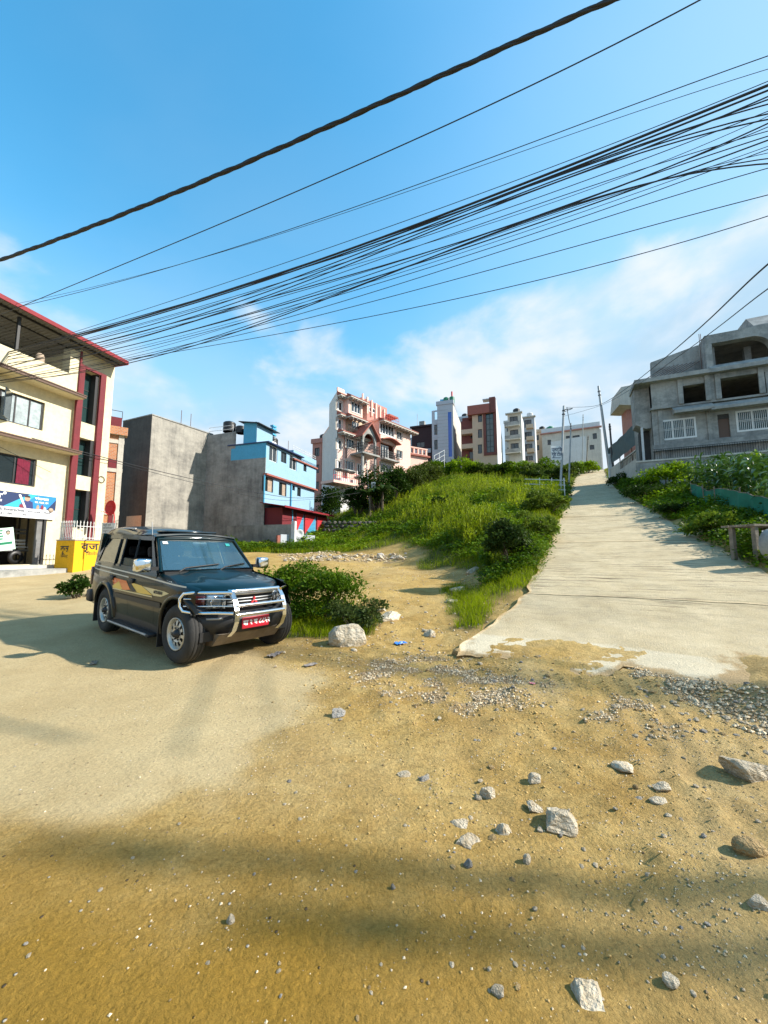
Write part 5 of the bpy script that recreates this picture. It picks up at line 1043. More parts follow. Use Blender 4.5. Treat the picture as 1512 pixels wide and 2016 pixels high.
    K.box('panel', -0.75, 0.25, z0 - 1.0, -0.6, 0.4, zs2 - 3.3, 'white_plaster'); K.box('wall', -0.7, 1.2, -3, -0.01, 2.0, zs2 - 3.42, 'interior_dark')
    # ground band and fence of thin bars on a low retaining wall
    K.box('plinth_beam', -0.12, -0.42, z0 - 0.05, X1, -0.003, z0 + 0.42, 'raw_concrete')
    yk = -1.3; zk = q(1400, 893, yk)[1]; x0k = q(1218, 915, yk)[0]
    K2 = Bld('retaining_wall', 'long grey retaining wall below the unfinished house', 'wall', 1300, 30.0, -2.15, 7.2, sign=-1)
    K2.box('wall', -1.5, yk - 0.25, -6, X1, yk, zk - 0.28, 'raw_concrete'); K2.box('coping', -1.5, yk - 0.32, zk - 0.277, X1, yk + 0.06, zk - 0.15, 'offwhite_paint')
    F = Bld('bar_fence', 'dark fence of thin vertical bars on the retaining wall', 'fence', 1300, 30.0, -2.15, 7.2, sign=-1)
    m = MB(); m.box(-0.3, yk - 0.16, zk - 0.148, X1, yk - 0.12, zk - 0.10); m.box(-0.3, yk - 0.16, zk + 0.62, X1, yk - 0.12, zk + 0.66); m.build('rails', MATS['steel_dark'], F.root)
    bar = MB().box(-0.014, yk - 0.15, zk - 0.10, 0.014, yk - 0.13, zk + 0.62).mesh('bar', MATS['steel_dark'])
    for k in range(int((X1 + 0.2) / 0.14)): o = link('bar', bar, F.root); o.location.x = -0.25 + 0.14 * k
    # gate wall with netting at the house's left
    N_ = Bld('netting_screen', 'grey green shade netting on a frame beside the leaning poles', 'screen', 1207, 47.0, 0.30, 10.5, sign=-1)
    plain('shade_net', (0.09, 0.12, 0.12), 0.9, var=0.25, vscale=1.2, bump=0.4, bscale=3)
    zt_ = N_.q(1230, 851)[1]; zb_ = N_.q(1230, 893)[1]; xe = N_.q(1270, 880)[0]; nx = 14; nz = 8; m = MB(); vs = []
    for i in range(nx + 1):
        for j in range(nz + 1): vs.append((xe * i / nx, 0.06 * math.sin(i * 1.7 + j * 0.9), zb_ + (zt_ - zb_) * j / nz - 0.10 * math.sin(math.pi * i / nx) * j / nz))
    m.add(vs, [(i * (nz + 1) + j, (i + 1) * (nz + 1) + j, (i + 1) * (nz + 1) + j + 1, i * (nz + 1) + j + 1) for i in range(nx) for j in range(nz)], True); m.build('net', MATS['shade_net'], N_.root)
    for k in range(4): N_.box('post', xe * k / 3 - 0.04, 0.08, zb_ - 1.2, xe * k / 3 + 0.04, 0.16, zt_ + 0.03, 'rust')
    Gw = Bld('gate_wall', 'weathered wall with dark grating and square post by the road', 'wall', 1207, 46.5, 0.30, 10.0, sign=-1)
    xe = Gw.q(1275, 900)[0]; zt_ = Gw.q(1240, 912)[1]; r = Gw.rect(1219, 893, 1268, 909); Gw.wall(0.0, xe, -3, r[3] + 0.12, [r], 'offwhite_paint'); Gw.shell(0, xe, 0.23, 0.3, -3, r[3] + 0.12, 'offwhite_paint')
    for k in range(16): x = r[0] + (r[1] - r[0]) * (k + 0.5) / 16; Gw.box('grating_bar', x - 0.015, 0.05, r[2], x + 0.015, 0.08, r[3], 'steel_dark')
    Gw.box('post', -0.05, -0.12, -3, 0.45, 0.4, Gw.q(1212, 882)[1], 'white_plaster')
    # house further back with overhanging roof
    Pk = Bld('overhang_house', 'pinkish house with deep overhanging roof behind the unfinished house', 'house', 1250, 45.0, -3.5, 11.0, sign=-1)
    zt = Pk.q(1240, 770)[1]; ze = Pk.q(1240, 806)[1]; r = [Pk.rect(1243, 790, 1262, 806)]
    Pk.shell(0, 9, 0, 2.0, -4, ze + 0.2, 'brown_pink', 'wall', front=True); MB().prism([(-1.2, ze + 0.15), (-0.2, ze), (9, ze), (9, zt + 1.0), (-0.9, zt)], 'y', -1.6, 2.2).build('roof', MATS['offwhite_paint'], Pk.root)
    Pk.box('balcony', 0.1, -1.2, ze - 3.2, 6, -0.003, ze - 2.4, 'offwhite_paint')
build_raw_house()

# ------------------------------------------------------------------ street things by the cream house
def build_gate_corner():
    H = HOUSE_A; M = H.root.matrix_basis; rz = H.root.rotation_euler.z
    G = Bld('yellow_gate_wall', 'yellow painted corner wall with black lettering beside the shop', 'wall', 149, 17.6, 0.27, 0.62)
    zt = G.q(149, 1064)[1]; xe = 2.1; ye = plane_x(G, 109, 1090)[0]
    plain('yellow_shade_face', (0.62, 0.33, 0.02), 0.8, var=0.2, vscale=2)
    a = G.box('wall', 0, 0, -0.7, xe, 0.22, zt, 'yellow_paint'); G.box('wall', 0.0, 0.223, -0.7, 0.22, ye, zt, 'yellow_paint'); G.box('coping', -0.03, -0.03, zt + 0.002, xe, 0.25, zt + 0.05, 'raw_concrete'); G.box('coping', -0.03, 0.252, zt + 0.002, 0.25, ye, zt + 0.05, 'raw_concrete')
    br = '\u0935\u0943\u091c'; cem = '\u093f\u0938\u092e\u0947\u0928\u094d\u091f'
    text_mesh('lettering', br, 0.46, MATS['black_ink'], G.root, Matrix.Translation((0.30, -0.006, zt - 0.42)) @ FACE, 0, 1.35, bold=0.010); text_mesh('lettering', cem, 0.20, MATS['black_ink'], G.root, Matrix.Translation((0.55, -0.006, zt - 0.68)) @ FACE, 0, 1.5)
    SIDE = Matrix(((0, 0, -1, 0), (-1, 0, 0, 0), (0, 1, 0, 0), (0, 0, 0, 1)))
    text_mesh('lettering', br, 0.42, MATS['black_ink'], G.root, Matrix.Translation((-0.006, ye - 0.30, zt - 0.52)) @ SIDE, 0, 0.9, bold=0.010); text_mesh('lettering', cem, 0.19, MATS['black_ink'], G.root, Matrix.Translation((-0.006, ye - 0.34, zt - 0.78)) @ SIDE, 0, 0.9)
    # white railing with spear tops standing on the wall
    F = empty('white_railing', 'white iron railing with spear tops on the yellow wall', 'railing', G.root.matrix_basis @ Vector((0, 0, zt + 0.05)), rz)
    def bars(a, b, n):
        for k in range(n + 1):
            p = Vector(a) + (Vector(b) - Vector(a)) * k / n
            MB().tube([p, p + Vector((0, 0, 0.78))], 0.016, 6).lathe([(0.0, 0.90), (0.028, 0.80), (0.012, 0.76)], 6, p).build('bar', MATS['white_steel'], F)
        for zz in (0.08, 0.62): MB().tube([Vector(a) + Vector((0, 0, zz)), Vector(b) + Vector((0, 0, zz))], 0.018, 6).build('rail', MATS['white_steel'], F)
    bars((0.1, 0.1, 0), (xe - 0.1, 0.1, 0), 12); bars((0.1, 0.25, 0), (0.1, ye - 0.05, 0), 8)
    # red dish antenna on a pole, notice board under it
    p = at(217, 1000, 20.0); D = empty('red_dish', 'red satellite dish on a post between cream house and grey block', 'dish', (p.x, p.y, p.z - 1.8), -0.35)
    MB().lathe([(0, 0.16), (0.18, 0.13), (0.34, 0.04), (0.40, 0.0), (0.41, 0.012), (0.34, 0.06), (0.18, 0.15), (0, 0.18)], 24, (0, 0, 1.8), 'y').build('reflector', MATS['red_paint'], D); MB().tube([(0, 0.17, 1.8), (0, 0.25, 1.3), (0, 0.25, -1.2)], 0.03, 8).build('post', MATS['red_paint'], D)
    MB().tube([(0, 0.0, 1.42), (0, -0.42, 1.62)], 0.015, 6).build('feed_arm', MATS['red_paint'], D); MB().tube([(0, -0.42, 1.58), (0, -0.36, 1.68)], 0.05, 8).build('feed_horn', MATS['white_steel'], D)
    p = at(213, 1041, 17.9); B = empty('notice_board', 'white notice board with lines of black print by the railing', 'sign', (p.x, p.y, p.z - 0.33), -0.1)
    MB().box(-0.33, 0, 0, 0.33, 0.03, 0.60).build('board', MATS['white_plaster'], B); MB().box(-0.35, 0.032, -1.6, -0.30, 0.06, 0.62).build('post', MATS['steel_dark'], B); MB().box(0.30, 0.032, -1.6, 0.35, 0.06, 0.62).build('post', MATS['steel_dark'], B)
    for k, t in enumerate(('\u092f\u0939\u093e\u0901 \u0938\u092c\u0948', '\u0915\u093f\u0938\u093f\u092e\u0915\u093e', '\u092a\u093e\u0907\u092a \u0930', '\u092b\u093f\u091f\u093f\u0919')): text_mesh('line_of_print', t, 0.13, MATS['black_ink'], B, Matrix.Translation((-0.26, -0.004, 0.46 - 0.14 * k)) @ FACE, 0, 1.0)
build_gate_corner()

# ------------------------------------------------------------------ poles, cables
plain('cable_black', (0.012, 0.014, 0.017), 0.55); plain('galvanised', (0.34, 0.36, 0.36), 0.5, metal=0.5, var=0.25, vscale=2); plain('old_wood', (0.22, 0.185, 0.14), 0.9, var=0.45, vscale=6, bump=0.5, bscale=20)
weathered('pole_concrete', (0.40, 0.40, 0.38), (0.25, 0.25, 0.24), 0.5, 0.8, 1.0)
def pole(name, label, pxb, Y, pxt, pyt, r0, r1, mat, group=None, bands=True):
    b = at(pxb, 1000, Y); zb = hgt(b.x, Y); t = at(pxt, pyt, Y)
    E_ = empty(name, label, 'pole', (b.x, Y, zb), 0, group); T = t - Vector((b.x, Y, zb)); n = 6
    MB().tube([T * (i / n) - Vector((0, 0, 0.4 * (i == 0))) for i in range(n + 1)], [r0 + (r1 - r0) * i / n for i in range(n + 1)], 10).build('shaft', MATS[mat], E_)
    if bands:
        for k in (0.90, 0.94): MB().tube([T * k, T * k + T.normalized() * 0.08], r1 * 1.5, 10).build('collar', MATS['steel_dark'], E_)
    return E_, T
def build_poles():
    E_, T = pole('sign_pole', 'galvanised utility pole carrying a white sign at the road edge', 1104, 33, 1110, 799, 0.11, 0.085, 'galvanised')
    MB().tube([T * 0.955, T * 0.955 + Vector((0.75, -0.1, 0.1))], 0.035, 6).build('bracket', MATS['steel_dark'], E_); MB().tube([T * 0.93, T * 0.955 + Vector((0.7, -0.1, 0.06))], 0.02, 6).build('bracket_stay', MATS['steel_dark'], E_)
    p0 = at(1085, 905, 32.8); p1 = at(1104, 878, 32.8); sg = empty('pole_sign', 'white two line sign fixed to the galvanised pole', 'sign', (p0.x, 32.75, p0.z), 0)
    w, h = p1.x - p0.x, p1.z - p0.z
    MB().box(0, 0, 0, w, 0.03, h).build('board', MATS['frame_white'], sg); plain('sign_ink', (0.03, 0.05, 0.10), 0.6)
    for z0, z1, t in ((0.60, 0.36, '\u092a\u094d\u0932\u091f\u093f\u0919'), (0.26, 0.34, '\u0917\u0943\u0939 \u091f\u094b\u0932')): text_mesh('lettering', t, h * z1, MATS['sign_ink'], sg, Matrix.Translation((w * 0.08, -0.004, h * z0)) @ FACE, 0, w / (h * 0.95), bold=0.012)
    MB().box(w * 0.08, -0.006, h * 0.10, w * 0.92, -0.002, h * 0.15).build('line_of_print', MATS['sign_ink'], sg); MB().box(0, -0.006, h * 0.48, w, -0.002, h * 0.50).build('line_of_print', MATS['sign_ink'], sg)
    pole('utility_pole', 'slim pale pole up the road behind the sign pole', 1122, 47, 1124, 833, 0.11, 0.07, 'galvanised', 'poles along the concrete road')
    pole('utility_pole', 'thin far pole before the long white house', 1150, 72, 1148, 816, 0.10, 0.07, 'pole_concrete', 'poles along the concrete road')
    pole('utility_pole', 'short dark wooden pole before the long white house', 1157, 70, 1158, 858, 0.10, 0.09, 'old_wood', 'poles along the concrete road')
    pole('utility_pole', 'tall grey pole leaning left over the road', 1207, 46.5, 1178, 760, 0.20, 0.12, 'galvanised', 'poles along the concrete road')
    pole('utility_pole', 'short black pole leaning beside the tall leaning pole', 1213, 45.5, 1200, 834, 0.13, 0.10, 'tank_black', 'poles along the concrete road')
    E_, T = pole('lamp_pole', 'white leaning pole with a meter box under the pink house', 730, 44, 721, 905, 0.09, 0.06, 'pole_concrete')
    MB().box(0.05, -0.16, 3.1, 0.55, -0.02, 3.75).build('meter_box', MATS['white_steel'], E_)
    # two unseen thin poles, inferred from the foreground shadow and sized to cast it
    for k, (x, y, h, lab) in enumerate(((12.0, 0.66, 9.2, 'tall thin unseen pole right of the camera, nearer of two'), (12.2, 0.92, 10.2, 'tall thin unseen pole right of the camera, farther of two'))):
        hp = empty('thin_pole', lab, 'pole', (x, y, 0), 0, 'poles beside the camera'); MB().tube([(0, 0, -0.5), (0, 0, h)], [0.075, 0.06], 12).build('shaft', MATS['pole_concrete'], hp); MB().box(-0.05, -0.1, h - 0.5, 0.05, 0.1, h - 0.4).build('cross_arm', MATS['galvanised'], hp)
    # small tubular fence by the sign pole
    b = at(1062, 940, 31); f = empty('pipe_fence', 'low white pipe fence among the weeds by the pole', 'fence', (b.x, 31, hgt(b.x, 31)), 0.0)
    for xx in (0.0, 1.0, 2.0): MB().tube([(xx, 0, -0.2), (xx, 0, 1.7)], 0.04, 6).build('post', MATS['white_steel'], f)
    for zz in (0.7, 1.1, 1.5): MB().tube([(-1.2, 0, zz + 0.1), (2.1, 0, zz)], 0.03, 6).build('rail', MATS['white_steel'], f)
    b = at(855, 910, 60); f = empty('hill_fence', 'white metal rail fence on the crest below the tower', 'fence', (b.x, 60, at(855, 930, 60).z - 0.3), 0.5)
    for xx in (0.0, 1.0, 2.0): MB().tube([(xx, 0, -1), (xx, 0, 3.0 + xx * 0.6)], 0.05, 6).build('post', MATS['white_steel'], f)
    for zz in (1.4, 2.2, 3.0): MB().tube([(0, 0, zz), (2.1, 0, zz + 1.2)], 0.04, 6).build('rail', MATS['white_steel'], f)
build_poles()

def cable(label, pts, r, end=None, group=None, seg=6, twist=False, YL=16.0, YR=6.5, px0=-350, px1=1720, name='overhead_cable', ends=None):
    """a hanging cable through three or more picture points; depth changes evenly along it"""
    xs = [p[0] for p in pts]; ys = [p[1] for p in pts]; c = np.polyfit(xs, ys, min(len(pts) - 1, 3) if len(pts) < 4 else 3)
    path = []
    for px in np.linspace(px0, px1, 46):
        iy = 1 / YL + (1 / YR - 1 / YL) * px / 1512.0
        if px < xs[0]: d = np.polyval(np.polyder(c), xs[0]); py = np.polyval(c, xs[0]) + d * (px - xs[0])
        else: py = np.polyval(c, px)
        path.append(at(px, py, 1 / iy))
    if end is not None: path.append(Vector(end))
    if twist:
        # bundle of insulated conductors twisted round each other
        L_ = [0.0]
        for a, b in zip(path[:-1], path[1:]): L_.append(L_[-1] + (b - a).length)
        fine = []; tot = L_[-1]; n = int(tot / 0.06)
        X = np.array([p[:] for p in path]); D = np.linspace(0, tot, n); P = np.stack([np.interp(D, L_, X[:, i]) for i in range(3)], -1)
        root = empty(name, label, 'cable', P[0], 0, group)
        t = np.gradient(P, axis=0); t /= np.linalg.norm(t, axis=1)[:, None]; a = np.cross(t, [0, 0, 1.0]); a /= np.linalg.norm(a, axis=1)[:, None]; b = np.cross(t, a)
        for k in range(4):
            w = D * 2 * math.pi / 1.0 + k * math.pi / 2
            Q = P + (a * np.cos(w)[:, None] + b * np.sin(w)[:, None]) * r * (0.42 if k else 0.1) - P[0]
            MB().tube([tuple(q) for q in Q], r * (0.5 if k else 0.62), 6).build('conductor', MATS['cable_black'], root)
        return root
    o = MB().tube(path, r, seg).build(name, MATS['cable_black'], None); tag(o, label, 'cable', group); return o
ORD = 'first second third fourth fifth sixth seventh eighth ninth tenth eleventh twelfth thirteenth fourteenth fifteenth sixteenth seventeenth eighteenth nineteenth twentieth'.split() + ['twenty-' + w for w in 'first second third fourth fifth sixth seventh eighth ninth'.split()]
def build_cables():
    cable('thick black twisted cable crossing the upper sky', [(0, 512), (330, 386), (756, 200), (1205, 0)], 0.040, (9.0, 2.2, 8.3), twist=True, YL=8.0, YR=3.9, px0=-500, px1=1400)
    cable('lone thin black cable below the thick twisted cable', [(30, 608), (600, 370), (1000, 190), (1378, 0)], 0.010, (10.0, 2.4, 10.0), YL=12, YR=4.4, px0=-350, px1=1450)
    g = 'thin cables of the bundle over the street'
    cable('topmost thin cable above the dense cable bundle', [(0, 612), (560, 455), (1000, 298), (1512, 110)], 0.009, (22.0, -0.3 + 0.8 * 0.5, 2.6 + 7.1))
    cable('slack thin cable crossing just above the cable bundle', [(0, 604), (560, 458), (1000, 308), (1512, 136)], 0.006, (22.0, -0.3 + 1.0 * 0.5, 2.6 + 7.05))
    cable('thin cable between the loose upper cables and bundle', [(30, 690), (480, 545), (900, 398), (1512, 160)], 0.008, (22.0, -0.3 + 1.1 * 0.5, 2.6 + 7.0))
    cable('thickest black cable along the top of the bundle', [(0, 697), (480, 562), (900, 412), (1512, 168)], 0.026, (22.0, -0.3 + 1.0 * 0.5, 2.6 + 6.9))
    cable('second thick cable just under the bundle top', [(0, 701), (480, 566), (900, 418), (1512, 178)], 0.018, (22.0, -0.3 + 0.9 * 0.5, 2.6 + 6.9))
    ends = [190, 196, 205, 219, 224, 229, 235, 243, 250, 258, 268, 276, 288, 294, 301, 312, 322, 331]
    r_ = random.Random(3); n = len(ends)
    for k, e in enumerate(ends):
        f = k / (n - 1); l = 702 + 54 * f + r_.uniform(-9, 9); m = 476 + 84 * f + r_.uniform(-16, 16)
        q = 580 + 84 * f + r_.uniform(-9, 9)
        cable('thin cable of the dense bundle, %s below its two thick cables' % ORD[k], [(0, l), (430, q), (800, m - 0.07 * 44 - 12), (1512, e)], r_.choice((0.006, 0.008, 0.010, 0.013)), (22.0, 0.1 + 0.4 * f, 9.3 - 0.6 * f), g)
    cable('cable sagging below the bundle, upper of the two lowest', [(0, 752), (250, 712), (700, 598), (1100, 497), (1512, 383)], 0.008, (22.0, -0.3 + 1.2 * 0.5, 2.6 + 6.0))
    cable('lowest cable of all, hanging clear under the bundle', [(0, 748), (250, 710), (700, 627), (1100, 543), (1512, 425)], 0.008, (22.0, -0.3 + 0.7 * 0.5, 2.6 + 5.7))
    # service wires from the cream house to the hill, and from the sign pole overhead to the right
    def free(label, P, r, sag=0.0, n=24):
        P = [Vector(p) for p in P]; path = []
        for a, b in zip(P[:-1], P[1:]):
            for i in range(n): t = i / n; p = a.lerp(b, t); p.z -= sag * 4 * t * (1 - t); path.append(p)
        path.append(P[-1])
        for _ in range(60 if len(P) > 2 else 0): path = [path[0]] + [(path[i - 1] + path[i] * 2 + path[i + 1]) / 4 for i in range(1, len(path) - 1)] + [path[-1]]
        o = MB().tube(path, r, 6).build('overhead_cable', MATS['cable_black'], None); return tag(o, label, 'cable')
    free('black service wire drooping from cream house past the grey block', [at(-60, 822, 16), at(118, 878, 18.2), at(400, 948, 29), at(600, 987, 34), at(722, 950, 44)], 0.022, 0.06)
    free('second service wire just below the first across grey block', [at(-60, 842, 16.2), at(130, 884, 18.4), at(400, 955, 29), at(560, 990, 33), at(722, 968, 44)], 0.014, 0.05)
    free('thin wire from the cream house corner to the gate', [at(-20, 870, 16), at(100, 930, 18)], 0.010, 0.0)
    T = at(1116, 802, 33); hi = (6.9, 2.2, 6.1)
    free('thick wire swooping from the sign pole up to the right', [T, at(1180, 800, 26), at(1245, 757, 18), at(1380, 645, 9), at(1560, 465, 4.6), hi], 0.014, 0.02)
    free('thin wire swooping beside the thick one to the sign pole', [at(1108, 820, 33), at(1190, 797, 25), at(1260, 755, 17), at(1400, 655, 9), at(1560, 525, 4.8), (6.9, 2.4, 5.6)], 0.010, 0.02)
    free('short wire linking the sign pole with the pole behind', [T, at(1124, 840, 47)], 0.03, 0.3)
build_cables()

# ------------------------------------------------------------------ plants
leafmat('leaf', 0.40, 0.55, 0.14); leafmat('grass_blade', 0.45, 0.6, 0.08); leafmat('corn_leaf', 0.28, 0.34, 0.5)
plain('stem_brown', (0.10, 0.075, 0.045), 0.9, var=0.3); plain('stem_green', (0.12, 0.17, 0.04), 0.7)
def unit(v): return v / (np.linalg.norm(v, axis=-1, keepdims=True) + 1e-9)
def leaves(P, D, Nn, L, W, C, droop=0.15):
    """one quad per leaf: foot, side, tip, side"""
    n = len(P); D = unit(D); S_ = unit(np.cross(D, Nn)); L = np.broadcast_to(L, (n,))[:, None]; W = np.broadcast_to(W, (n,))[:, None]
    mid = P + D * L * 0.5; tip = P + D * L + np.array([0, 0, -1.0]) * L * droop
    V = np.stack([P, mid + S_ * W / 2, tip, mid - S_ * W / 2], 1).reshape(-1, 3)
    return V, np.arange(n * 4).reshape(-1, 4), np.repeat(C, 4, 0)
def blades(P, H, W, lean, C, r):
    """grass blades: two quads each, bending over"""
    n = len(P); a = r.uniform(0, 2 * np.pi, n); d = np.stack([np.cos(a), np.sin(a), 0 * a], -1); b = r.uniform(0, 2 * np.pi, n); s = np.stack([np.cos(b), np.sin(b), 0 * b], -1)
    H = H[:, None]; W = W[:, None] * s; ln = lean[:, None] * H; up = np.array([0, 0, 1.0])
    m = P + up * H * 0.55 + d * ln * 0.35; t = P + up * H * (1 - 0.25 * lean[:, None]) + d * ln
    V = np.stack([P - W / 2, P + W / 2, m - W * 0.4, m + W * 0.4, t - W * 0.06, t + W * 0.06], 1).reshape(-1, 3); k = np.arange(n)[:, None] * 6
    F = np.concatenate([k + [0, 1, 3, 2], k + [2, 3, 5, 4]]); return V, F, np.repeat(C, 6, 0)
def join(parts):
    V = []; F = []; C = []; o = 0
    for v, f, c in parts: V.append(v); F.append(f + o); C.append(c); o += len(v)
    return np.concatenate(V), np.concatenate(F), np.concatenate(C)
def tint(n, a, b, r, jit=0.25):
    t = r.random((n, 1)); c = np.array(a) * (1 - t) + np.array(b) * t; return c * (1 + jit * (r.random((n, 1)) - 0.5) * 2)
GREEN = ((0.038, 0.090, 0.004), (0.128, 0.213, 0.006)); LIME = ((0.114, 0.202, 0.005), (0.257, 0.370, 0.007)); DARK = ((0.013, 0.036, 0.004), (0.043, 0.084, 0.006)); DRY = ((0.20, 0.19, 0.05), (0.33, 0.28, 0.10))

def shrub(label, loc, rx, ry, h, n, leaf=0.09, pal=GREEN, group=None, name='shrub', lumps=14, seed=0, spiky=0.0, squash=1.0):
    r = np.random.default_rng(seed + 100); root = empty(name, label, 'shrub' if name == 'shrub' else name.split('_')[-1], loc, 0, group)
    a = r.uniform(0, 2 * np.pi, lumps); q = np.sqrt(r.random(lumps)) * 0.72
    cz = h * (0.16 + 0.62 * r.random(lumps) * (1 - 0.5 * q)); LC = np.stack([rx * q * np.cos(a), ry * q * np.sin(a), cz], -1); LR = r.uniform(0.24, 0.40, lumps)
    k = r.integers(0, lumps, n); d = unit(r.normal(size=(n, 3))); d[:, 2] = np.abs(d[:, 2]) * 0.9 - 0.15; rad = LR[k] * (0.55 + 0.5 * r.random(n) ** 0.6)
    P = LC[k] + d * rad[:, None] * np.array([rx, ry, h * 0.75]) * (1 + spiky * r.random((n, 1)) ** 3); P[:, 2] = np.maximum(P[:, 2], 0.01 + 0.04 * r.random(n))
    lt = r.random(lumps)[k][:, None] * 0.55 + 0.2; C = (np.array(pal[0]) * (1 - lt) + np.array(pal[1]) * lt) * (0.7 + 0.6 * r.random((n, 1)))
    D = unit(d * 0.6 + r.normal(size=(n, 3)) * 0.6 + np.array([0, 0, 0.25])); Nn = unit(r.normal(size=(n, 3)) + np.array([0, 0, 1.4]))
    L = leaf * (0.45 + 1.1 * r.random(n) ** 1.6); mesh_np('foliage', *[x for x in leaves(P, D, Nn, L, L * 0.55, C)][:2], MATS['leaf'], root, np.repeat(C, 4, 0))
    m = MB()
    for i in range(min(lumps, 9)): m.tube([(LC[i, 0] * 0.15, LC[i, 1] * 0.15, -0.15), tuple(LC[i] * np.array([0.6, 0.6, 0.45])), tuple(LC[i])], [0.02 * h + 0.006, 0.012 * h + 0.004, 0.004], 5)
    m.build('stem', MATS['stem_brown'], root); return root

def in_view_weight(n, ylo, yhi, r):
    u = r.random(n); return ylo * (yhi / ylo) ** u
def build_plants():
    r = np.random.default_rng(5)
    # short grass over everything green: blades
    N0 = 330000; y = in_view_weight(N0, 4.6, 72, r); x = r.uniform(-0.75, 1.02, N0) * y
    g = grass_mask(x, y); keep = r.random(N0) < g * (0.35 + 0.65 * sstep(fbm(x * 1.3, y * 1.3, 201), 0.3, 0.55)); x = x[keep]; y = y[keep]
    s_, t_ = road_st(x, y); z = hgt_np(x, y); n = len(x); far = np.clip(y / 14, 0.8, 5)
    nz = fbm(x * 0.7, y * 0.7, 203); H = (0.07 + 0.16 * nz + 0.05 * r.random(n)) * np.clip(0.6 + y / 18, 0.7, 2.2)
    lt = np.clip(nz * 1.5 - 0.25 + 0.25 * (r.random(n) - 0.5), 0, 1)[:, None]; C = (np.array((0.095, 0.150, 0.004)) * (1 - lt) + np.array((0.300, 0.370, 0.006)) * lt) * (0.75 + 0.5 * r.random((n, 1)))
    dry = r.random(n) < 0.06; C[dry] = tint(dry.sum(), *DRY, r)
    V, F, Cc = blades(np.stack([x, y, z - 0.01], -1), H, 0.006 * far + 0.004, r.uniform(0.1, 0.8, n), C, r)
    tag(mesh_np('grass', V, F, MATS['grass_blade'], None, Cc), 'short bright grass over the hillside and verges', 'grass', kind='stuff')
    # tall weeds on the hill: upright stems with leaves
    N1 = 26000; y = in_view_weight(N1, 11.5, 75, r); x = r.uniform(-0.35, 0.60, N1) * y; w = hill_w(x, y); s_, t_ = road_st(x, y)
    cl = fbm(x * 0.42, y * 0.42, 221); ok = (t_ < -2.5) & (r.random(N1) < sstep(w + 0.35 * (cl - 0.5), 0.32, 0.62) * sstep(cl, 0.30, 0.48)); x = x[ok]; y = y[ok]; cl = cl[ok]; n = len(x)
    z = hgt_np(x, y); H = (0.40 + 0.75 * sstep(cl, 0.35, 0.7)) * r.uniform(0.6, 1.25, n) * np.clip(0.35 + (y - 10) / 14, 0.45, 1.0)
    K = 12; P = np.repeat(np.stack([x, y, z], -1), K, 0); hh = np.repeat(H, K); f = np.tile(np.linspace(0.12, 1.0, K), n); a = r.uniform(0, 2 * np.pi, n * K)
    lean = np.repeat(r.normal(size=(n, 2)) * 0.14, K, 0); P[:, 2] += hh * f; P[:, :2] += lean * (hh * f ** 1.5)[:, None]
    D = np.stack([np.cos(a), np.sin(a), 0.5 + 1.5 * f], -1); Ln = hh * r.uniform(0.20, 0.36, n * K) * (1.05 - 0.45 * f); lt = np.clip(np.repeat(fbm(x * 0.25, y * 0.25, 231), K) * 1.9 - 0.5 + 0.25 * f, 0, 1)[:, None]
    C = (np.array((0.085, 0.140, 0.004)) * (1 - lt) + np.array((0.340, 0.400, 0.007)) * lt) * (0.7 + 0.6 * r.random((n * K, 1)))
    A = leaves(P, D, unit(r.normal(size=(n * K, 3)) + [0, 0, 1]), Ln, Ln * 0.20 + 0.006, C)
    B = blades(np.stack([x, y, z], -1), H * 1.05, 0.010 + 0.0008 * y, 0.15 * r.random(n), tint(n, (0.09, 0.13, 0.02), (0.2, 0.23, 0.04), r), r)
    tag(mesh_np('hill_weeds', *join([A, B])[:2], MATS['leaf'], None, join([A, B])[2]), 'tall yellow green weeds covering the hillside left of the road', 'weeds', kind='stuff')
    # broad leaved ground cover on the verges and slope
    N2 = 60000; y = in_view_weight(N2, 8.2, 60, r); x = r.uniform(-0.55, 1.02, N2) * y; s_, t_ = road_st(x, y); w = hill_w(x, y)
    nn = fbm(x * 0.6, y * 0.6, 241); right = (t_ > 2.2) & (y + 0.35 * x > 10.2); left = (t_ < -2.15) & (w > 0.25) & (y > 10.0); strip = (y > 27.5) & (x < 0) & (t_ < -3) & (x > -18)
    ok = (right | left | strip) & (nn > 0.40); x, y, nn, t_ = x[ok], y[ok], nn[ok], t_[ok]; n = len(x); K = 5
    z = hgt_np(x, y) + 0.06 * (np.abs(t_) < 2.5); P = np.repeat(np.stack([x, y, z], -1), K, 0); P[:, :2] += r.normal(size=(n * K, 2)) * 0.12; P[:, 2] += r.random(n * K) * np.repeat(0.10 + 0.9 * np.clip(nn - 0.40, 0, 1) * 2.2 * np.where(t_ > 2, 0.7, 1), K)
    a = r.uniform(0, 2 * np.pi, n * K); D = np.stack([np.cos(a), np.sin(a), r.uniform(-0.1, 0.9, n * K)], -1); Ln = r.uniform(0.06, 0.15, n * K) * np.repeat(np.clip(y / 14, 0.8, 2.4), K)
    lt = np.clip(np.repeat(fbm(x * 0.35, y * 0.35, 251), K) * 1.6 - 0.35, 0, 1)[:, None]; C = (np.array((0.028, 0.073, 0.004)) * (1 - lt) + np.array((0.162, 0.258, 0.006)) * lt) * (0.65 + 0.7 * r.random((n * K, 1)))
    v, f_, c = leaves(P, D, unit(r.normal(size=(n * K, 3)) * 0.6 + [0, 0, 1.2]), Ln, Ln * 0.6, C)
    tag(mesh_np('undergrowth', v, f_, MATS['leaf'], None, c), 'leafy undergrowth along the verges and the slope', 'undergrowth', kind='stuff')

    def G(px, Y, py=1000): p = at(px, py, Y); return (p.x, Y, hgt(p.x, Y) - 0.03)
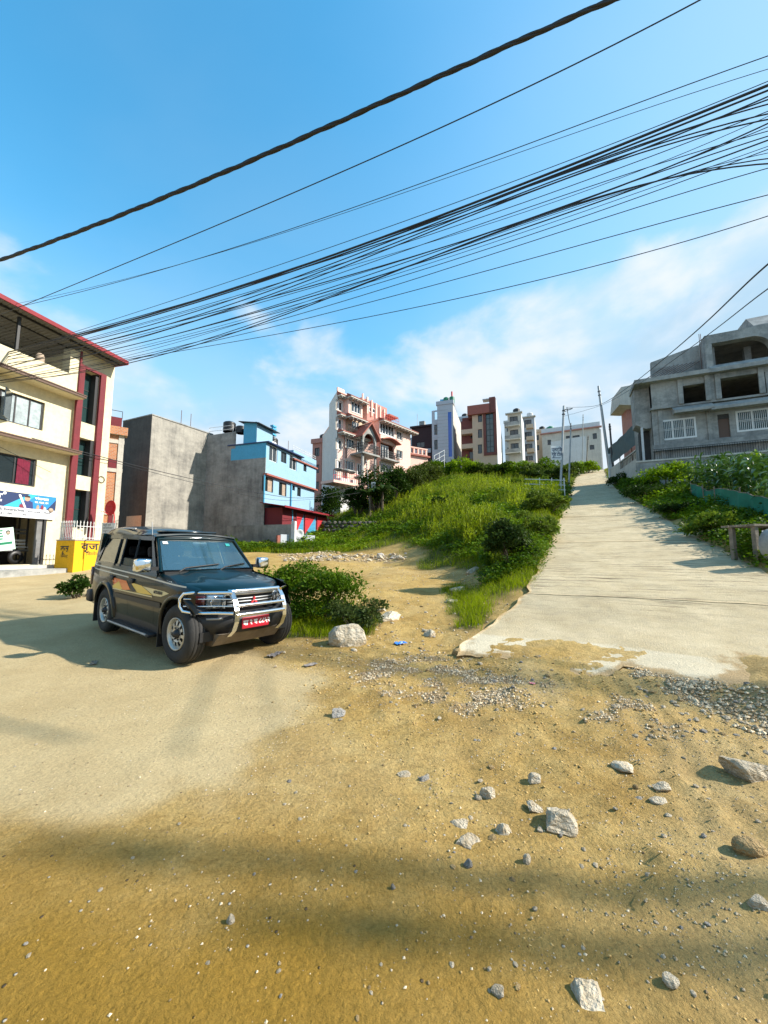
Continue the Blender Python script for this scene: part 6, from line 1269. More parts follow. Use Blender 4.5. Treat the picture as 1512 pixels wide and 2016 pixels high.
    def Gp(px, py): p = on_ground(px, py); return (p.x, p.y + 0.3, p.z - 0.03)
    # single shrubs
    shrub('large dark bush spreading beside the front of the car', G(607, 7.9), 1.42, 0.85, 1.36, 14000, 0.065, GREEN, lumps=26, seed=1, spiky=0.5)
    shrub('low end of the bush by the pale boulder', G(702, 7.1), 0.60, 0.5, 0.72, 3600, 0.055, ((0.03, 0.055, 0.012), (0.10, 0.13, 0.03)), lumps=12, seed=2, spiky=0.5)
    shrub('tuft of tall weeds above the car bonnet', G(520, 8.4), 0.55, 0.5, 1.05, 2200, 0.07, LIME, lumps=9, seed=3, spiky=0.8)
    shrub('small dark bush behind the tail of the car', G(172, 10.8), 0.65, 0.5, 0.72, 2600, 0.075, DARK, lumps=10, seed=4)
    shrub('big dark leafy bush at the left edge of the road', Gp(1015, 1112), 0.95, 0.85, 1.75, 9000, 0.095, ((0.018, 0.04, 0.008), (0.085, 0.13, 0.018)), lumps=20, seed=5)
    shrub('low bush at the foot of the big roadside bush', Gp(978, 1120), 0.55, 0.5, 0.7, 3000, 0.08, GREEN, lumps=10, seed=6)
    shrub('bright bush just above the big roadside bush', Gp(1060, 1062), 1.0, 0.9, 1.35, 5200, 0.11, ((0.05, 0.09, 0.01), (0.17, 0.23, 0.02)), lumps=16, seed=7)
    shrub('round green bush on the slope below the sign pole', G(1075, 21), 1.5, 1.1, 1.5, 4600, 0.14, ((0.05, 0.09, 0.01), (0.16, 0.22, 0.02)), lumps=14, seed=8)
    shrub('rounded dark shrub alone in the middle of the slope', G(880, 33), 1.5, 1.2, 1.5, 3600, 0.16, DARK, lumps=12, seed=9)
    # thicket below the pink house
    for k, (px, Y, rx, h, lab) in enumerate(((705, 46, 1.8, 4.4, 'dark thicket under the pink terrace'), (742, 45, 2.6, 6.2, 'tall dark shrub before the pink porch'), (775, 46, 2.4, 5.6, 'dark shrub below the pink wing'), (806, 48, 2.6, 5.0, 'olive shrub at the corner of the pink annexe'), (838, 52, 2.6, 4.2, 'green shrub under the grey tower house'), (648, 51, 2.2, 5.2, 'dark tree between blue house and pink house'))):
        shrub(lab, G(px, Y), rx, rx * 0.8, h, 5200, 0.26, DARK if k not in (3, 4) else ((0.035, 0.055, 0.008), (0.11, 0.14, 0.018)), lumps=20, seed=20 + k, spiky=0.3, name='thicket')
    crest = ((862, 60, 'shrub on the crest left of the white rail'), (890, 62, 'shrub on the crest before the grey tower'), (917, 60, 'crest shrub below the brown house'), (945, 60, 'crest shrub below the tan house front'), (972, 61, 'crest shrub at the tan house corner'), (1000, 60, 'crest shrub under the white blank wall'), (1026, 58, 'crest shrub below the white balcony house'), (1052, 56, 'crest shrub below the concrete balcony house'), (1078, 60, 'crest shrub left of the sign pole'), (1135, 66, 'dark hedge shrub at the top bend of the road'), (1160, 70, 'bright shrub at the top bend of the road'), (1112, 50, 'shrub between sign pole and the pole behind'))
    for k, (px, Y, lab) in enumerate(crest):
        pal = (GREEN, ((0.03, 0.065, 0.004), (0.10, 0.16, 0.006)), LIME, ((0.03, 0.06, 0.01), (0.12, 0.17, 0.02)))[k % 4]; rs = random.Random(k)
        shrub(lab, G(px, Y), rs.uniform(2.0, 2.9), 1.8, rs.uniform(2.2, 3.4), 3000, 0.30, pal, 'shrubs along the crest', lumps=14, seed=40 + k, spiky=0.4)
    # banana-like broad leaves by the pink house
    for k, (px, Y) in enumerate(((728, 43.5), (752, 43))):
        p = G(px, Y); root = empty('banana_plant', 'ragged banana plant, %s of two before the pink house' % ('left' if k == 0 else 'right'), 'plant', p); rr = random.Random(k)
        MB().tube([(0, 0, -0.2), (0.1, 0, 2.4)], [0.16, 0.10], 8).build('trunk', MATS['stem_brown'], root)
        for i in range(8):
            a = i * 2.4 + rr.random(); L_ = rr.uniform(2.0, 2.9); vs = []; fs = []; n = 7
            for j in range(n + 1):
                t = j / n; w = 0.34 * math.sin(math.pi * min(1, 0.12 + t * 0.9)); rad = L_ * t * 0.75; zz = 2.3 + L_ * (0.9 * t - 0.85 * t * t)
                for sd in (-1, 1): vs.append((rad * math.cos(a) - sd * w * math.sin(a), rad * math.sin(a) + sd * w * math.cos(a), zz + 0.10 * sd * 0))
            for j in range(n): fs.append((2 * j, 2 * j + 1, 2 * j + 3, 2 * j + 2))
            mesh_np('leaf', np.array(vs), np.array(fs), MATS['leaf'], root, np.tile(np.array([[0.05, 0.085, 0.02]]) * rr.uniform(0.6, 1.5), (len(vs), 1)), True)
    # right verge: grass clump, creepers, weeds before the wall
    verge = (('bright long grass clump hanging over the right road edge', 1400, 12.4, 1.15, 0.75, 0.75, 5200, 0.13, ((0.07, 0.12, 0.01), (0.22, 0.28, 0.02)), 0.9), ('dark creeper mound below the green net', 1345, 17.2, 1.3, 0.8, 0.62, 4200, 0.09, DARK, 0.2), ('dark leafy mound on the verge up the road', 1290, 24.0, 1.8, 1.3, 1.5, 4600, 0.12, DARK, 0.3),
             ('green weeds on the verge before the grey wall', 1262, 29.0, 1.8, 1.2, 1.7, 4200, 0.15, GREEN, 0.5), ('yellow green weeds under the grey retaining wall', 1310, 26.5, 2.2, 1.3, 2.3, 4600, 0.16, LIME, 0.8), ('dark weeds at the foot of the leaning poles', 1226, 41, 1.7, 1.3, 1.5, 3000, 0.16, DARK, 0.3), ('dark nettle patch beside the wooden stand', 1455, 11.0, 0.9, 0.6, 0.42, 3600, 0.07, DARK, 0.4), ('tall feathery weed among the corn', 1478, 17.5, 0.6, 0.6, 2.6, 1800, 0.14, LIME, 0.9))
    for k, (lab, px, Y, rx, ry, h, n, lf, pal, sp) in enumerate(verge): shrub(lab, G(px, Y), rx, ry, h, n, lf, pal, lumps=14, seed=70 + k, spiky=sp)
    for k, px in enumerate((515, 545, 590, 625, 665)):
        shrub(('weeds left of the white parapet', 'weeds at the corner of the white parapet', 'weeds before the painted shutters', 'weeds under the red roof end', 'weeds before the dark stone wall')[k], G(px, 29.5 + 0.3 * k), 1.1, 0.7, (0.55, 0.5, 0.6, 0.65, 0.8)[k], 1500, 0.11, GREEN, 'weeds along the lot edge', lumps=9, seed=90 + k, spiky=0.7)
    # maize: stalk and arching leaves, one plant copied
    def corn_leaf_mesh(seed):
        rr = random.Random(seed); n = 9; L_ = rr.uniform(0.85, 1.15); vs = []; fs = []
        for j in range(n + 1):
            t = j / n; w = 0.062 * math.sin(math.pi * (0.10 + 0.90 * t)) ** 0.8; x = L_ * (0.62 * t + 0.12 * t * t); z = L_ * (0.75 * t - rr.uniform(0.78, 0.84) * t * t * 1.05); tw = 0.4 * math.sin(t * 3 + seed)
            for sd, c in ((-1, 0.0), (0, -0.012), (1, 0.0)): vs.append((x, sd * w * math.cos(tw), z - c * 0 + sd * w * math.sin(tw) - (0.012 if sd == 0 else 0)))
        for j in range(n):
            for q in range(2): fs.append((3 * j + q, 3 * j + q + 1, 3 * j + 4 + q, 3 * j + 3 + q))
        me = bpy.data.meshes.new('corn_leaf'); me.from_pydata(vs, [], fs); me.polygons.foreach_set('use_smooth', [True] * len(fs)); me.materials.append(MATS['corn_leaf'])
        at_ = me.attributes.new('Col', 'FLOAT_COLOR', 'POINT'); c = np.ones((len(vs), 4), np.float32); c[:, :3] = np.array((0.045, 0.10, 0.014)) * rr.uniform(0.8, 1.6); at_.data.foreach_set('color', c.ravel()); return me
    LM = [corn_leaf_mesh(k) for k in range(6)]
    st = MB().tube([(0, 0, -0.2), (0, 0, 0.9), (0.02, 0, 1.85)], [0.018, 0.015, 0.006], 6).mesh('stalk', MATS['stem_green'])
    rr = random.Random(9); spots = [(s0 + rr.uniform(-0.16, 0.16), t0 + rr.uniform(-0.12, 0.12), ri) for ri, t0 in enumerate((4.55, 5.1, 5.7, 6.4)) for s0 in np.arange(4.5, 18.0, 0.55)]; cnt = [0, 0, 0, 0]
    for s0, t0, ri in spots:
        x = RC[0] + RD[0] * s0 + RN[0] * t0; y_ = RC[1] + RD[1] * s0 + RN[1] * t0
        if x / y_ > 1.06: continue
        cnt[ri] += 1; e = empty('corn_plant', 'maize plant in the %s row behind the green net, %s counting up the hill' % (('front', 'second', 'third', 'back')[ri], ORD[cnt[ri] - 1]), 'plant', (x, y_, hgt(x, y_)), rr.uniform(0, 6.28), 'maize plants behind the net'); e.scale = (1, 1, rr.uniform(0.85, 1.15)); link('stalk', st, e)
        for i in range(10):
            lf = link('leaf', LM[rr.randrange(6)], e); f = i / 9; lf.location = (0, 0, 0.35 + 1.40 * f); lf.rotation_euler = (rr.uniform(-0.15, 0.15), -0.35 * f + rr.uniform(-0.15, 0.15), (i % 2) * math.pi + rr.uniform(-0.5, 0.5)); k = (0.75 + 0.5 * math.sin(math.pi * f)) * rr.uniform(0.85, 1.1); lf.scale = (k, k, k)
build_plants()

# ------------------------------------------------------------------ net fence, wooden stand by the road
def build_right_verge_things():
    def st(s, t): return Vector((RC[0] + RD[0] * s + RN[0] * t, RC[1] + RD[1] * s + RN[1] * t, 0))
    plain('green_net', (0.008, 0.17, 0.105), 0.8, var=0.35, vscale=1.5, bump=0.5, bscale=4)
    root = empty('net_fence', 'low green netting fence along the maize', 'fence', st(5.0, 4.0)); o = root.location; n = 40; vs = []; fs = []
    for i in range(n + 1):
        f = i / n; p = st(3.0 + 12.5 * f, 3.95 + 0.1 * math.sin(f * 9)); g = hgt(p.x, p.y)
        for j in range(6): q = j / 5; off = 0.10 * math.sin(f * 38 + q * 3) * (1 - q) * 0.7 + 0.06 * math.sin(f * 90); vs.append((p.x - o.x + off * RN[0], p.y - o.y + off * RN[1], g - 0.05 + (0.80 + 0.06 * math.sin(f * 14)) * q))
    for i in range(n):
        for j in range(5): a = i * 6 + j; fs.append((a, a + 6, a + 7, a + 1))
    MB().add(vs, fs, True).build('net', MATS['green_net'], root)
    MB().tube([vs[i * 6 + 5] for i in range(n + 1)], 0.014, 6).build('edge_rope', MATS['old_wood'], root)
    for i in range(0, n + 1, 8): a = vs[i * 6]; MB().tube([(a[0], a[1], a[2] - 0.2), (a[0], a[1], a[2] + 0.95)], 0.022, 6).build('stake', MATS['old_wood'], root)
    p = on_ground(1508, 1097); g = p.z; e = empty('wooden_stand', 'grey weathered wooden stand half in the nettles', 'stand', (p.x, p.y, g), 0.15)
    for xx, yy in ((-0.22, 0), (0.75, 0), (-0.22, 0.5), (0.75, 0.5)): MB().box(xx, yy, -0.2, xx + 0.09, yy + 0.09, 0.72).build('leg', MATS['old_wood'], e)
    for yy in (-0.03, 0.16, 0.35, 0.54): MB().box(-0.28, yy, 0.722, 0.95, yy + 0.17, 0.77).build('plank', MATS['old_wood'], e)
    MB().box(-0.2, 0.04, 0.35, 0.75, 0.07, 0.45).build('plank', MATS['old_wood'], e); MB().box(-0.05, -0.012, 0.30, 0.02, -0.004, 0.62).build('white_strip', MATS['white_steel'], e)
    w = MB().lathe([(0.20, -0.12), (0.36, -0.12), (0.38, 0), (0.36, 0.12), (0.20, 0.12), (0.20, -0.12)], 24, (0, 0, 0.36), 'y').build('concrete_ring', MATS['raw_concrete'], None); p = on_ground(1535, 1105); w.location = p; w.rotation_euler.z = 0.2; tag(w, 'mossy concrete ring leaning by the wooden stand', 'ring')
    # dry stone wall under the pink house
    e = empty('stone_wall', 'dark dry stone wall under the thicket', 'wall', at(690, 1050, 38)); rr = random.Random(2); o = e.location
    mesh = [rock_mesh(k, 0.9, 2, 'stone_dark') for k in range(4)]
    for row in range(3):
        for i in range(11):
            s_ = link('stone', mesh[rr.randrange(4)], e); s_.location = (-2.6 + 0.5 * i + 0.25 * (row % 2), rr.uniform(-0.06, 0.06), -0.9 + 0.36 * row); s_.scale = (0.30, 0.26, 0.21); s_.rotation_euler = (rr.uniform(-.2, .2), rr.uniform(-.2, .2), rr.random() * 6)
    e.location.z = hgt(o.x, 38) + 0.95

def rock_mesh(seed, ang=0.6, sub=2, mat='stone_pale'):
    """faceted broken stone of unit radius"""
    r = random.Random(seed); bm = bmesh.new(); bmesh.ops.create_icosphere(bm, subdivisions=sub, radius=1.0)
    planes = [(Vector((r.gauss(0, 1), r.gauss(0, 1), r.gauss(0, 1))).normalized(), r.uniform(0.50, 0.85)) for _ in range(9)]
    for v in bm.verts:
        for n, d in planes:
            k = v.co.dot(n)
            if k > d: v.co -= n * (k - d) * ang * 1.1
        v.co *= 1 + r.uniform(-0.05, 0.05)
    me = bpy.data.meshes.new('stone'); bm.to_mesh(me); bm.free(); me.materials.append(MATS[mat]); return me
def stone_mats():
    for nm, a, b in (('stone_pale', (0.68, 0.60, 0.47), (0.42, 0.33, 0.21)), ('stone_dark', (0.13, 0.12, 0.10), (0.07, 0.065, 0.055)), ('stone_grey', (0.46, 0.43, 0.39), (0.27, 0.24, 0.20)), ('stone_ochre', (0.50, 0.36, 0.18), (0.33, 0.22, 0.10))):
        m, nt, N, L, bs = newmat(nm); bs.inputs['Roughness'].default_value = 0.9; bs.inputs['Specular IOR Level'].default_value = 0.15
        tc = N.new('ShaderNodeTexCoord'); n = N.new('ShaderNodeTexNoise'); n.inputs['Scale'].default_value = 1.8; n.inputs['Detail'].default_value = 8; n.inputs['Roughness'].default_value = 0.65; L.new(tc.outputs['Object'], n.inputs['Vector'])
        oi = N.new('ShaderNodeObjectInfo'); mr = N.new('ShaderNodeMapRange'); mr.inputs[1].default_value = 0.32; mr.inputs[2].default_value = 0.68; L.new(n.outputs['Fac'], mr.inputs[0])
        mx = N.new('ShaderNodeMix'); mx.data_type = 'RGBA'; L.new(mr.outputs[0], mx.inputs[0]); mx.inputs[6].default_value = (*b, 1); mx.inputs[7].default_value = (*a, 1)
        m2 = N.new('ShaderNodeMix'); m2.data_type = 'RGBA'; m2.blend_type = 'MULTIPLY'; m2.inputs[0].default_value = 1; L.new(mx.outputs[2], m2.inputs[6]); r2 = N.new('ShaderNodeMapRange'); r2.inputs[3].default_value = 0.75; r2.inputs[4].default_value = 1.2; L.new(oi.outputs['Random'], r2.inputs[0]); L.new(r2.outputs[0], m2.inputs[7]); L.new(m2.outputs[2], bs.inputs['Base Color'])
        bp = N.new('ShaderNodeBump'); bp.inputs['Strength'].default_value = 0.7; bp.inputs['Distance'].default_value = 0.08; n2 = N.new('ShaderNodeTexNoise'); n2.inputs['Scale'].default_value = 5; n2.inputs['Detail'].default_value = 8; L.new(tc.outputs['Object'], n2.inputs['Vector']); L.new(n2.outputs['Fac'], bp.inputs['Height']); L.new(bp.outputs[0], bs.inputs['Normal'])
stone_mats()
build_right_verge_things()

# ------------------------------------------------------------------ the parked four wheel drive car
def car_materials():
    # two tone paint: dark blue green above, bronze grey below the stripe
    m, nt, N, L, b = newmat('car_paint'); tc = N.new('ShaderNodeTexCoord'); sp = N.new('ShaderNodeSeparateXYZ'); L.new(tc.outputs['Object'], sp.inputs[0])
    g = N.new('ShaderNodeMath'); g.operation = 'GREATER_THAN'; L.new(sp.outputs[2], g.inputs[0])
    sl = N.new('ShaderNodeMath'); sl.operation = 'MULTIPLY_ADD'; L.new(sp.outputs[0], sl.inputs[0]); sl.inputs[1].default_value = -0.036; sl.inputs[2].default_value = 0.965; L.new(sl.outputs[0], g.inputs[1])
    mx = N.new('ShaderNodeMix'); mx.data_type = 'RGBA'; L.new(g.outputs[0], mx.inputs[0]); mx.inputs[6].default_value = (0.011, 0.0105, 0.008, 1); mx.inputs[7].default_value = (0.002, 0.013, 0.017, 1)
    n = N.new('ShaderNodeTexNoise'); n.inputs['Scale'].default_value = 3; n.inputs['Detail'].default_value = 7; L.new(tc.outputs['Object'], n.inputs['Vector'])
    ds = N.new('ShaderNodeMapRange'); ds.inputs[1].default_value = 0.75; ds.inputs[2].default_value = 0.25; ds.inputs[3].default_value = 0.0; ds.inputs[4].default_value = 0.18; L.new(sp.outputs[2], ds.inputs[0])
    dm = N.new('ShaderNodeMath'); dm.operation = 'MULTIPLY'; L.new(ds.outputs[0], dm.inputs[0]); L.new(n.outputs['Fac'], dm.inputs[1])
    m2 = N.new('ShaderNodeMix'); m2.data_type = 'RGBA'; L.new(dm.outputs[0], m2.inputs[0]); L.new(mx.outputs[2], m2.inputs[6]); m2.inputs[7].default_value = (0.22, 0.17, 0.11, 1)   # road dust low down
    L.new(m2.outputs[2], b.inputs['Base Color']); b.inputs['Roughness'].default_value = 0.32; b.inputs['Coat Weight'].default_value = 0.45; b.inputs['Coat Roughness'].default_value = 0.04; b.inputs['Specular IOR Level'].default_value = 0.12
    plain('car_black', (0.012, 0.012, 0.013), 0.5, var=0.2); plain('car_rubber', (0.022, 0.021, 0.020), 0.8, var=0.35, vscale=5, bump=0.2, bscale=60); plain('chrome', (0.80, 0.81, 0.82), 0.10, metal=1.0); plain('rim_metal', (0.52, 0.50, 0.45), 0.38, metal=0.55, var=0.15); plain('car_interior', (0.03, 0.03, 0.032), 0.8); plain('seat_cloth', (0.055, 0.05, 0.05), 0.9, var=0.4, vscale=9)
    plain('decal_silver', (0.55, 0.53, 0.47), 0.35, metal=0.3); plain('decal_orange', (0.80, 0.15, 0.01), 0.35, coat=0.4); plain('decal_gold', (0.72, 0.45, 0.04), 0.35, coat=0.4); plain('decal_sand', (0.62, 0.50, 0.25), 0.35, coat=0.4); plain('plate_red', (0.42, 0.012, 0.03), 0.45); plain('lamp_dark', (0.05, 0.012, 0.012), 0.12, spec=0.9); plain('sticker_teal', (0.05, 0.45, 0.40), 0.5)
    glassy('windscreen', (0.08, 0.20, 0.28), 0.03, 0.70, 2.0, (0.55, 0.68, 0.72)); glassy('side_glass', (0.03, 0.055, 0.065), 0.03, 0.70, 1.45, (0.22, 0.27, 0.29)); glassy('lamp_glass', (0.5, 0.52, 0.52), 0.04, 0.75, 1.5, (0.9, 0.92, 0.92))  # the windscreen's blue body colour paints in some reflected sky
def build_car():
    car_materials(); M = MATS
    e = empty('parked_car', 'dark green black off road car with chrome bull bar and coloured side stripes', 'car', (-3.276, 6.552, 0.059)); e.rotation_euler = (0, 0.021, -0.667)
    AX, AR, WR = 1.3625, 0.445, 0.375
    def hw(x, z, zt=None):
        y = 0.80 - 0.03 * ((0.75 - z) / 0.4) ** 2 if z < 0.75 else 0.80 - 0.028 * ((z - 0.75) / 0.4) ** 2
        if x > 1.1: y -= 0.115 * ((x - 1.1) / 0.7) ** 2.2
        if x < -1.7: y -= 0.05 * ((-1.7 - x) / 0.6) ** 2
        if zt is not None:
            d = z - (zt - 0.07)
            if d > 0: y -= 0.07 - math.sqrt(max(0, 0.07 ** 2 - d * d))
        return y
    belt = lambda x: 1.125 - 0.022 * x
    hoodz = lambda x: 1.105 - 0.155 * max(0, min(1, (x - 0.66) / 1.1)) ** 1.15
    topz = lambda x: belt(x) if x < 0.64 else hoodz(x)
    def panel(name, x0, x1, z0, side, arches=True, round_top=False, parent=e, grow=0.0):
        nx = max(3, int((x1 - x0) / 0.04)); nz = 20; V = []; ins = []
        for i in range(nx + 1):
            for j in range(nz + 1):
                x = x0 + (x1 - x0) * i / nx; zt = topz(x); zl = z0 if x < AX else max(z0, 0.655); z = zl + (zt - zl) * j / nz; hit = False
                for ax in (AX, -AX):
                    dx, dz = x - ax, z - WR; r = math.hypot(dx, dz)
                    if r < AR:
                        hit = True; k = AR / max(r, 1e-5)
                        x, z = ax + dx * k, max(WR + dz * k, zl)
                V.append((x, side * (hw(x, z, zt if round_top else None) + grow), z)); ins.append(hit)
        F = []
        for i in range(nx):
            for j in range(nz):
                q = (i * (nz + 1) + j, (i + 1) * (nz + 1) + j, (i + 1) * (nz + 1) + j + 1, i * (nz + 1) + j + 1)
                if all(ins[k] for k in q): continue
                F.append(q if side < 0 else q[::-1])
        return MB().add(V, F, True).build(name, M['car_paint'], parent)
    for sd in (-1, 1):
        panel('wing', 0.672, 1.70, 0.34, sd, round_top=True)
        fd = panel('door', -0.300, 0.664, 0.40, sd); rd = panel('door', -1.095, -0.308, 0.40, sd); panel('quarter_panel', -2.26, -1.103, 0.42, sd)
        # lower sill behind the step
        MB().box(-0.92, sd * 0.70, 0.26, 0.93, sd * 0.775, 0.40).build('sill', M['car_black'], e)
        # arch lips: black band round each wheel opening
        for ax in (AX, -AX):
            vs = []; fs = []; n = 22
            for k in range(n + 1):
                a = math.radians((-8 if ax < 0 else 36) + (196 if ax < 0 else 152) * k / n)
                for rr, dy in ((AR - 0.004, 0.0), (AR - 0.004, 0.035), (AR + 0.045, 0.030), (AR + 0.06, 0.0)):
                    x = ax + rr * math.cos(a); z = WR + rr * math.sin(a); vs.append((x, sd * (hw(x, max(z, 0.3)) + dy), z))
            for k in range(n):
                for q in range(3): a = k * 4 + q; fs.append((a, a + 1, a + 5, a + 4) if sd < 0 else (a + 4, a + 5, a + 1, a))
            MB().add(vs, fs, True).build('arch_moulding', M['car_paint'], e)
            # inner liner
            vs = []; fs = []
            for k in range(17):
                a = math.radians((-10 if ax < 0 else 38) + (200 if ax < 0 else 152) * k / 16)
                for yy in (0.77, 0.42): vs.append((ax + AR * math.cos(a), sd * yy, WR + AR * math.sin(a)))
            for k in range(16): a = k * 2; fs.append((a, a + 1, a + 3, a + 2))
            MB().add(vs, fs, True).quad((ax - AR, sd * 0.42, 0.3), (ax + AR, sd * 0.42, 0.3), (ax + AR, sd * 0.42, 0.85), (ax - AR, sd * 0.42, 0.85)).build('wheel_well', M['car_black'], e)
        # rubbing strip, stripes and painted flash on the doors
        def strip(name, xs, zc, h, mat, off, parent=e):
            vs = []; fs = []
            for x in xs:
                z = zc(x) if callable(zc) else zc
                for q in (-h / 2, h / 2): vs.append((x, sd * (hw(x, z + q) + off), z + q))
            for k in range(len(xs) - 1): a = 2 * k; fs.append((a, a + 2, a + 3, a + 1) if sd < 0 else (a + 1, a + 3, a + 2, a))
            return MB().add(vs, fs, True).build(name, M[mat], parent)
        strip('rubbing_strip', np.linspace(-0.90, 0.905, 24), 0.685, 0.075, 'car_black', 0.014); 
        sz = lambda x: 1.035 - 0.036 * x - 0.014 * max(0, x) 
        strip('stripe', np.linspace(-2.22, 1.52, 60), lambda x: sz(x) + 0.018, 0.020, 'decal_silver', 0.003); strip('stripe', np.linspace(-2.22, 0.9, 50), lambda x: sz(x) - 0.012, 0.014, 'car_black', 0.003); strip('stripe', np.linspace(-2.22, -0.35, 40), lambda x: sz(x) - 0.052, 0.018, 'decal_silver', 0.003)
        def flash(pts, mat, off):
            # polygon laid on the door skin
            bm = bmesh.new(); f = bm.faces.new([bm.verts.new((p[0], 0, p[1])) for p in pts]); bmesh.ops.triangulate(bm, faces=[f]); bmesh.ops.subdivide_edges(bm, edges=bm.edges[:], cuts=3, use_grid_fill=True)
            for v in bm.verts: v.co.y = sd * (hw(v.co.x, v.co.z) + off)
            if sd > 0: bmesh.ops.reverse_faces(bm, faces=bm.faces[:])
            MB().bm(bm, True).build('colour_flash', M[mat], e)
        flash([(-1.10, 0.955), (-0.42, 0.935), (-0.22, 0.815), (-0.42, 0.79), (-0.92, 0.795), (-0.78, 0.86)], 'decal_orange', 0.004); flash([(-0.98, 0.825), (-0.72, 0.91), (-0.55, 0.80), (-0.62, 0.785), (-0.98, 0.79)], 'decal_gold', 0.0055)
        flash([(-0.20, 0.925), (0.20, 0.905), (0.62, 0.80), (0.15, 0.79), (-0.10, 0.80)], 'decal_gold', 0.004); flash([(0.24, 0.90), (0.98, 0.885), (1.14, 0.868), (0.90, 0.805), (0.66, 0.80)], 'decal_sand', 0.004); flash([(-0.98, 0.787), (0.60, 0.787), (0.62, 0.77), (-0.98, 0.768)], 'decal_sand', 0.0045); flash([(-0.34, 0.90), (-0.18, 0.90), (0.06, 0.80), (-0.12, 0.80)], 'car_black', 0.0065)
        for x, d in ((-1.06, rd), (-0.20, fd)): MB().rbox(x - 0.085, sd * (hw(x, 0.95) - 0.005), 0.915, x + 0.085, sd * (hw(x, 0.95) + 0.03), 0.985, 0.012).build('door_handle', M['car_black'], d)
        if sd < 0: text_mesh('lettering', 'MITSUBISHI', 0.055, M['car_black'], e, Matrix.Translation((0.66, -(hw(0.8, 0.85) + 0.010), 0.835)) @ FACE, 0.0, 1.0, bold=0.003)
        # greenhouse side: pillars, rails, glass
        zt0 = lambda x: 1.575 + 0.035 * min(1, max(0, (0.15 - x) / 1.6)); ys = lambda z: 0.775 - (z - 1.12) * 0.245
        P = lambda x, z: (x, sd * ys(z), z)
        st = [(0.640, 0.17), (0.500, 0.10), (-0.235, -0.345), (-0.300, -0.415), (-1.065, -1.165), (-1.140, -1.245), (-1.985, -1.905), (-2.12, -2.02)]
        pl = MB()
        def q4(a, b, c, d): pl.quad(*((a, b, c, d) if sd < 0 else (d, c, b, a)))
        for k in (0, 2, 4, 6):
            (b0, t0), (b1, t1) = st[k], st[k + 1]; q4(P(b1, belt(b1)), P(b0, belt(b0)), P(t0, zt0(t0)), P(t1, zt0(t1)))
        for k in (1, 3, 5):
            (b0, t0), (b1, t1) = st[k], st[k + 1]; q4(P(b1, belt(b1)), P(b0, belt(b0)), P(b0, belt(b0) + 0.03), P(b1, belt(b1) + 0.03))
        rz = lambda x: 1.665 + 0.012 * (0.17 - x) * 0.5 + 0.085 * float(sstep(-x, 0.15, 0.95)); tx = [0.20, 0.10, -0.345, -0.415, -0.7, -1.165, -1.245, -1.6, -1.905, -2.04]
        for a, b in zip(tx[:-1], tx[1:]): q4(P(b, zt0(b)), P(a, zt0(a)), (a - 0.02, sd * 0.655, 1.645 + 0.05 * float(sstep(-a, 0.15, 0.95))), (b - 0.02, sd * 0.655, 1.645 + 0.05 * float(sstep(-b, 0.15, 0.95))))
        pl.build('pillars', M['car_paint'], e)
        for k, par, nm in ((1, fd, 'window_glass'), (3, rd, 'window_glass'), (5, e, 'window_glass')):
            (b0, t0), (b1, t1) = st[k], st[k + 1]; g = MB(); ins_ = lambda x, z: (x, sd * (ys(z) - 0.012), z)
            if k == 1 and sd < 0: g.quad(ins_(b1, belt(b1) + 0.03), ins_(b0, belt(b0) + 0.03), ins_(b0 - 0.035, belt(b0) + 0.07), ins_(b1 - 0.01, belt(b1) + 0.08))   # wound down
            elif k == 3 and sd < 0: f = 0.30; g.quad(ins_(b1, belt(b1) + 0.03), ins_(b1 + (b0 - b1) * f, belt(b1) + 0.03), ins_(t1 + (t0 - t1) * f, zt0(t0)), ins_(t1, zt0(t1))); g.quad(ins_(b1 + (b0 - b1) * f, belt(b1) + 0.03), ins_(b0, belt(b0) + 0.03), ins_(b0, belt(b0) + 0.14), ins_(b1 + (b0 - b1) * f, belt(b1) + 0.14))
            else: g.quad(ins_(b1, belt(b1) + 0.03), ins_(b0, belt(b0) + 0.03), ins_(t0, zt0(t0)), ins_(t1, zt0(t1)))
            g.build(nm, M['side_glass'], par)
        f = 0.30; b0, t0 = st[3]; b1, t1 = st[4]; MB().tube([P(b1 + (b0 - b1) * f, belt(b1)), P(t1 + (t0 - t1) * f, zt0(t1))], 0.014, 6).build('window_bar', M['car_black'], rd)
        for (b, t) in ((-0.268, -0.38), (-1.10, -1.205)): MB().tube([(b, sd * (ys(1.13) + 0.004), belt(b)), (t, sd * (ys(1.6) + 0.004), 1.60)], 0.008, 6).build('door_seal', M['car_black'], e)
        # mirror, step, mud flaps, roof rail
        mi = MB().rbox(0.54, sd * 0.86, 1.13, 0.70, sd * 1.06, 1.315, 0.035, 3).build('mirror', M['chrome'], e); MB().box(0.58, sd * 0.76, 1.15, 0.66, sd * 0.88, 1.20).build('mirror_arm', M['car_black'], mi)
        stp = MB().rbox(-0.78, sd * 0.73, 0.255, 0.80, sd * 0.90, 0.300, 0.012).build('running_board', M['car_black'], e); MB().tube([(-0.78, sd * 0.895, 0.285), (0.74, sd * 0.895, 0.285)], 0.016, 8).build('step_trim', M['steel'], stp)
        for x in (-AX - 0.43, AX - 0.46): MB().box(x - 0.012, sd * 0.58, 0.14, x + 0.012, sd * 0.82, 0.46).build('mud_flap', M['car_black'], e)
        rl = MB().tube([(-0.95, sd * 0.56, 1.745), (-0.90, sd * 0.56, 1.785), (-1.75, sd * 0.55, 1.80), (-1.82, sd * 0.55, 1.76)], 0.014, 6).build('roof_rail', M['steel'], e)
    # roof: low over the windscreen, raised behind
    vs = []; fs = []; nx, ny = 40, 14
